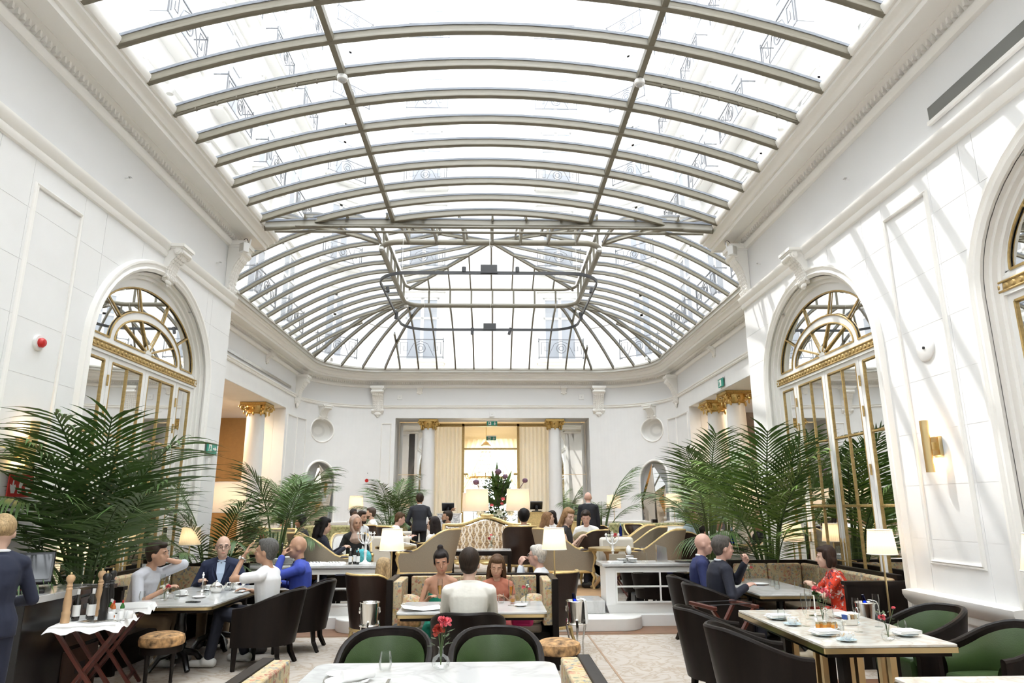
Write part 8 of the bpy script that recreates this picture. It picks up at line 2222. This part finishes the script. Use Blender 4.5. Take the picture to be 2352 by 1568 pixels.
for i, (jx, jy) in enumerate(((-0.075, 0.0), (-0.035, 0.025), (-0.03, -0.03), (0.035, 0.03), (0.04, -0.025), (0.075, 0.005))):
    J = thing('honey_jar', 'small amber honey jar on the oval tray, %s' % ('leftmost', 'second in the rear row', 'second in the front row', 'third in the rear row', 'third in the front row', 'rightmost')[i], 'jar', (2.82+jx, 6.08+jy, tz+0.009), 0, 'amber honey jars'); MB().lathe([(0.017, 0), (0.019, 0.004), (0.019, 0.03), (0.016, 0.035)], 14).build('glass', 'honey', J); MB().lathe([(0.018, 0.034), (0.018, 0.046), (0, 0.047)], 14).build('lid', 'brass', J)
T = thing('sugar_holder', 'silver holder of blue sachets on the laid right table', 'sugar holder', (3.12, 6.28, tz), 0.1); MB().box((0, 0, 0.025), (0.12, 0.06, 0.05)).build('box', 'silver', T, bevel=0.004)
for i, m in enumerate(('blue_cushion', 'paper', 'paper', 'curtain_cream')): MB().box((-0.045+0.03*i, 0, 0.06), (0.02, 0.05, 0.05)).build('sachet', mat('sachet_%d' % i, ((0.03, 0.08, 0.3), (0.8, 0.78, 0.72), (0.35, 0.22, 0.1), (0.6, 0.5, 0.35))[i], 0.6), T)
cruet(3.05, 6.78, tz, 'silver condiment stand at the far end of the laid right table', 0.26)
# window table of the suited men
for x, y, l, q in ((3.30, 9.6, 'before the bald suited man', None), (3.42, 9.75, 'holding red soda', 'red'), (3.62, 9.2, 'in the middle', None), (3.75, 9.4, 'tallest', None), (3.55, 8.9, 'before the dark suit', None), (3.85, 9.0, 'nearest the woman in red', None)):
    tumbler(x, y, tz, 'water glass on the suited men table, '+l, 0.035, 0.13 if l != 'in the middle' else 0.10, 'sauce_orange' if q else None)
plate(3.55, 9.45, tz, 0.11, 'oval white dish on the suited men table'); vase(3.60, 9.95, tz, 'bud vase with small white and pink flowers at the suited men table', [(-0.03, 0, 0.15, 0.02, 'white_petal'), (0.03, 0, 0.16, 0.02, 'pink_petal'), (0, 0.03, 0.18, 0.02, 'white_petal')], 1.1)
# cabinet tops
cz_ = 0.906
def candelabrum(x, y, z, lab, sc=1.0, m='porcelain'):
    T = thing('candelabrum', lab, 'candelabrum', (x, y, z), 0.3, 'white branching candelabra'); T.scale = (sc,)*3
    MB().lathe([(0.10, 0), (0.10, 0.012), (0.04, 0.03), (0.018, 0.06), (0.02, 0.16), (0.03, 0.18), (0.018, 0.2), (0.016, 0.32)], 18).build('stem', m, T)
    for k in range(6):
        a = k*pi/3; b = MB(); b.tube([(0, 0, 0.28), (0.06*cos(a), 0.06*sin(a), 0.30), (0.11*cos(a), 0.11*sin(a), 0.36), (0.12*cos(a), 0.12*sin(a), 0.42)], [0.012, 0.009, 0.008, 0.008], 6); b.lathe([(0.008, 0.42), (0.024, 0.43), (0.024, 0.436), (0.012, 0.44), (0.012, 0.46), (0, 0.46)], 10, (0.12*cos(a), 0.12*sin(a), 0)); b.build('branch', m, T)
    MB().tube([(0, 0, 0.3), (0, 0, 0.5)], [0.012, 0.006], 6).build('finial', m, T)
candelabrum(-1.98, 11.2, cz_, 'white branching candelabrum on the left cabinet', 1.05); candelabrum(1.92, 11.3, cz_, 'white branching candelabrum on the right cabinet', 0.95)
for i, (x, y) in enumerate(((-2.20, 11.15), (-2.14, 11.2), (-2.08, 11.15))): bottle(x, y, cz_, 0.24 if i != 1 else 0.27, 0.028, 'bottle_dark', 'white_plastic' if i != 1 else 'black_plastic', 'dark bottle on the left cabinet, '+('left of the trio', 'middle of the trio with gold seal', 'right of the trio')[i], grp='dark bottles on the left cabinet')
for k, (x, y, n) in enumerate(((-3.15, 11.15, 8), (-3.3, 11.2, 6), (-3.02, 11.22, 5))):
    for i in range(n): plate(x, y, cz_+0.014*i, 0.11, 'white plate in the %s stack on the left cabinet, layer %s' % (('front', 'left', 'right')[k], ('one', 'two', 'three', 'four', 'five', 'six', 'seven', 'eight')[i]), grp='plate stacks on the left cabinet')
for x, l in ((-2.75, 'beside the plate stacks'), (-2.45, 'beside the dark bottles')):
    cloth_tray(x, 11.2, cz_, 0.28, 0.34, 0, 'white cutlery tray on the left cabinet '+l)
    for i in range(4): cutlery(x-0.08+0.05*i, 11.2, cz_+0.03, 0.2, 'spoon', 'silver spoon on the cutlery tray '+l)
napkin(1.93, 11.1, cz_, 0.0, 'taupe napkin pile at the left end of the right cabinet', 0.2, 0.16)
for k, (x, y) in enumerate(((2.02, 11.12), (2.20, 11.15))):
    for i in range(4): plate(x, y, cz_+0.013*i, 0.075, 'small white dish in the %s stack on the right cabinet, layer %s' % (('first', 'second')[k], ('one', 'two', 'three', 'four')[i]), grp='dish stacks on the right cabinet')
box_thing('napkin_box', 'taupe stack of paper napkins on the right cabinet', 'napkins', (1.98, 11.26, cz_+0.06), (0.24, 0.14, 0.12), 'taupe_linen')
T = thing('silver_egg', 'white egg shaped ornament on a fluted silver box', 'ornament', (2.18, 11.33, cz_)); MB().box((0, 0, 0.05), (0.13, 0.13, 0.1)).build('fluted_box', 'silver', T, bevel=0.004); MB().ell((0, 0, 0.17), (0.045, 0.045, 0.075), 16, 12).build('egg', 'porcelain', T)
T = thing('soap_dispenser', 'glass dispenser with brass pump on the right cabinet', 'dispenser', (2.42, 11.3, cz_)); MB().box((0, 0, 0.07), (0.08, 0.08, 0.14)).build('bottle', 'table_glass', T, bevel=0.006); MB().tube([(0, 0, 0.14), (0, 0, 0.2), (-0.05, 0, 0.2)], 0.008, 8).build('pump', 'brass', T)
T = thing('steel_caddy', 'steel cutlery caddy with slanted top on the right cabinet', 'caddy', (2.68, 11.25, cz_)); MB().prism([(-0.085, 0), (0.085, 0), (0.075, 0.22), (-0.075, 0.26)], -0.06, 0.06, Matrix(((1, 0, 0, 0), (0, 0, 1, 0), (0, 1, 0, 0), (0, 0, 0, 1)))).build('body', 'steel', T, smooth=False)
T = thing('oval_tray', 'oval silver tray on the right cabinet beside the bald suited man', 'tray', (3.12, 11.2, cz_)); MB().lathe([(0, 0.006), (0.2, 0.006), (0.24, 0.02), (0.245, 0.024), (0.2, 0.012), (0, 0.012)], 32, sx=1.1, sy=0.7).build('dish', 'silver', T)
T = thing('oval_tray', 'silver cutlery tray on the right cabinet under the palm', 'tray', (3.95, 11.15, cz_)); MB().lathe([(0, 0.006), (0.2, 0.006), (0.24, 0.02), (0.245, 0.024), (0.2, 0.012), (0, 0.012)], 32, sx=0.9, sy=0.7).build('dish', 'silver', T)
T = thing('glass_rack', 'steel carrier under rows of upturned tumblers on the right cabinet', 'rack', (3.95, 11.38, cz_)); MB().box((0, 0, 0.05), (0.56, 0.22, 0.10)).build('tray', 'steel', T, bevel=0.006)
for i in range(8):
    for j in range(2): tumbler(3.70+0.07*i, 11.33+0.09*j, cz_+0.10, 'tumbler in the %s row of the steel carrier, number %s from the left' % (('front', 'back')[j], ('one', 'two', 'three', 'four', 'five', 'six', 'seven', 'eight')[i]), 0.032, 0.12, grp='tumblers in the steel carrier')
# lounge tables
vase(2.10, 12.35, ZT+0.70, 'bud vase with pale flowers on the oak pedestal table', [(-0.04, 0, 0.15, 0.03, 'white_petal'), (0.04, 0, 0.16, 0.03, 'pink_petal'), (0, 0.03, 0.18, 0.025, 'white_petal')], 1.3)
vase(-3.98, 12.2, ZT+0.70, 'bud vase with pale roses on the round table beside the urn palm', [(-0.05, 0, 0.16, 0.035, 'white_petal'), (0.05, 0, 0.15, 0.035, 'pink_petal'), (0, 0.03, 0.2, 0.03, 'pink_petal'), (0.08, 0.0, 0.12, 0.03, 'white_petal')], 1.4)
vase(-0.02, 13.5, ZT+0.62, 'bud vase with pink blossoms on the long low table', [(-0.03, 0, 0.15, 0.025, 'pink_petal'), (0.04, 0, 0.17, 0.025, 'white_petal'), (0, 0.02, 0.2, 0.02, 'pink_petal')], 1.3)
bottle(4.55, 13.35, ZT+0.70, 0.30, 0.04, 'blue_glass', 'blue_cushion', 'tall cobalt blue water bottle on the right lounge table', None, grp='cobalt water bottles'); bottle(3.15, 17.3, ZT+0.70, 0.30, 0.04, 'blue_glass', 'blue_cushion', 'cobalt blue water bottle near the right faceted mirror', None, grp='cobalt water bottles')
for i, (x, y) in enumerate(((4.72, 13.3), (4.95, 13.4), (4.85, 13.65), (4.65, 13.6))): plate(x, y, ZT+0.70, 0.09, 'white plate on the blue bottle table, '+('nearest', 'rightmost', 'rear', 'left rear')[i]); tumbler(x+0.06, y+0.11, ZT+0.70, 'glass on the blue bottle table, '+('near', 'right', 'rear', 'left')[i])
for i in range(5): tumbler(-4.85+0.11*i, 14.85+0.05*(i % 2), ZT+0.70, 'glass on the table under the left faceted mirror, number %s' % ('one', 'two', 'three', 'four', 'five')[i], 0.03, 0.16, 'honey' if i in (0, 1) else None)
for i, (x, y) in enumerate(((-1.72, 13.25), (-1.95, 13.4))): plate(x, y, ZT+0.70, 0.09, 'white plate on the headscarf woman table, '+('nearer', 'farther')[i])
T = thing('newspaper', 'white broadsheet spread on the arm of a lounge chair', 'newspaper', (-1.62, 13.0, ZT+0.74), 0.3); MB().add([(-0.2, -0.1, 0.06), (0.25, -0.1, 0.0), (0.25, 0.14, 0.0), (-0.2, 0.14, 0.08)], [(0, 1, 2, 3)]).build('sheet', 'paper', T, smooth=False)
T = thing('throw_cushion', 'teal cushion or bag beside the woman in the headscarf', 'cushion', (-2.3, 12.7, ZT+0.42)); MB().ell((0, 0, 0.12), (0.17, 0.07, 0.15), 16, 10).build('pillow', 'teal_cloth', T)
T = thing('throw_cushion', 'olive cushion before the young man in a white polo', 'cushion', (1.85, 14.45, ZT+0.75)); MB().ell((0, 0, 0), (0.22, 0.08, 0.16), 16, 10).build('pillow', 'olive_cloth', T)
for x, y, m, l in ((4.2, 20.2, 'blue_cushion', 'left pale blue cushion on the right jungle sofa'), (5.0, 20.1, 'blue_cushion', 'right pale blue cushion on the right jungle sofa')):
    T = thing('throw_cushion', l, 'cushion', (x, y, ZT+0.66)); MB().ell((0, 0, 0), (0.24, 0.09, 0.17), 16, 10).build('pillow', m, T)
def at_wrist(p, i, d=0.0):
    T_, arms, hv = p; e, w = arms[i][1], arms[i][2]; q = w+(w-e).normalized()*d
    return Vector(T_.location)+Matrix.Rotation(T_.rotation_euler.z, 3, 'Z') @ (q*T_.scale.x), (Matrix.Rotation(T_.rotation_euler.z, 3, 'Z') @ (w-e)).normalized()
q, d = at_wrist(P_BLUE, 0, 0.085)
T = thing('phone', 'black phone held to the mouth of the man in the blue jacket', 'phone', q+Vector((-0.035, 0.0, 0.02)), 0.2); MB().box((0, 0, 0), (0.014, 0.05, 0.14), 0, 0.25).build('body', 'black_plastic', T, bevel=0.004)
q, d = at_wrist(P_TEE, 0, -0.03)
T = thing('wrist_watch', 'steel watch on the wrist of the man in the white T-shirt', 'watch', q); T.rotation_euler = d.to_track_quat('Z', 'Y').to_euler()
MB().tube([(0.036*cos(2*pi*i/14), 0.036*sin(2*pi*i/14), 0) for i in range(14)], 0.009, 6, closed=True).build('band', 'steel', T)
for sg in (-1, 1): MB().cyl((0, sg*0.036, 0), (0, sg*0.048, 0), 0.02, n=14).build('dial' if sg < 0 else 'clasp', 'steel', T)
T = thing('tote_bag', 'black leather bag on the floor beside the suited men chairs', 'bag', (2.55, 9.3, 0)); MB().box((0, 0, 0.14), (0.16, 0.4, 0.28)).build('pouch', 'black_plastic', T, bevel=0.03); MB().tube([(0, -0.1, 0.27), (0, -0.08, 0.38), (0, 0.08, 0.38), (0, 0.1, 0.27)], 0.01, 6).build('handle', 'black_plastic', T)
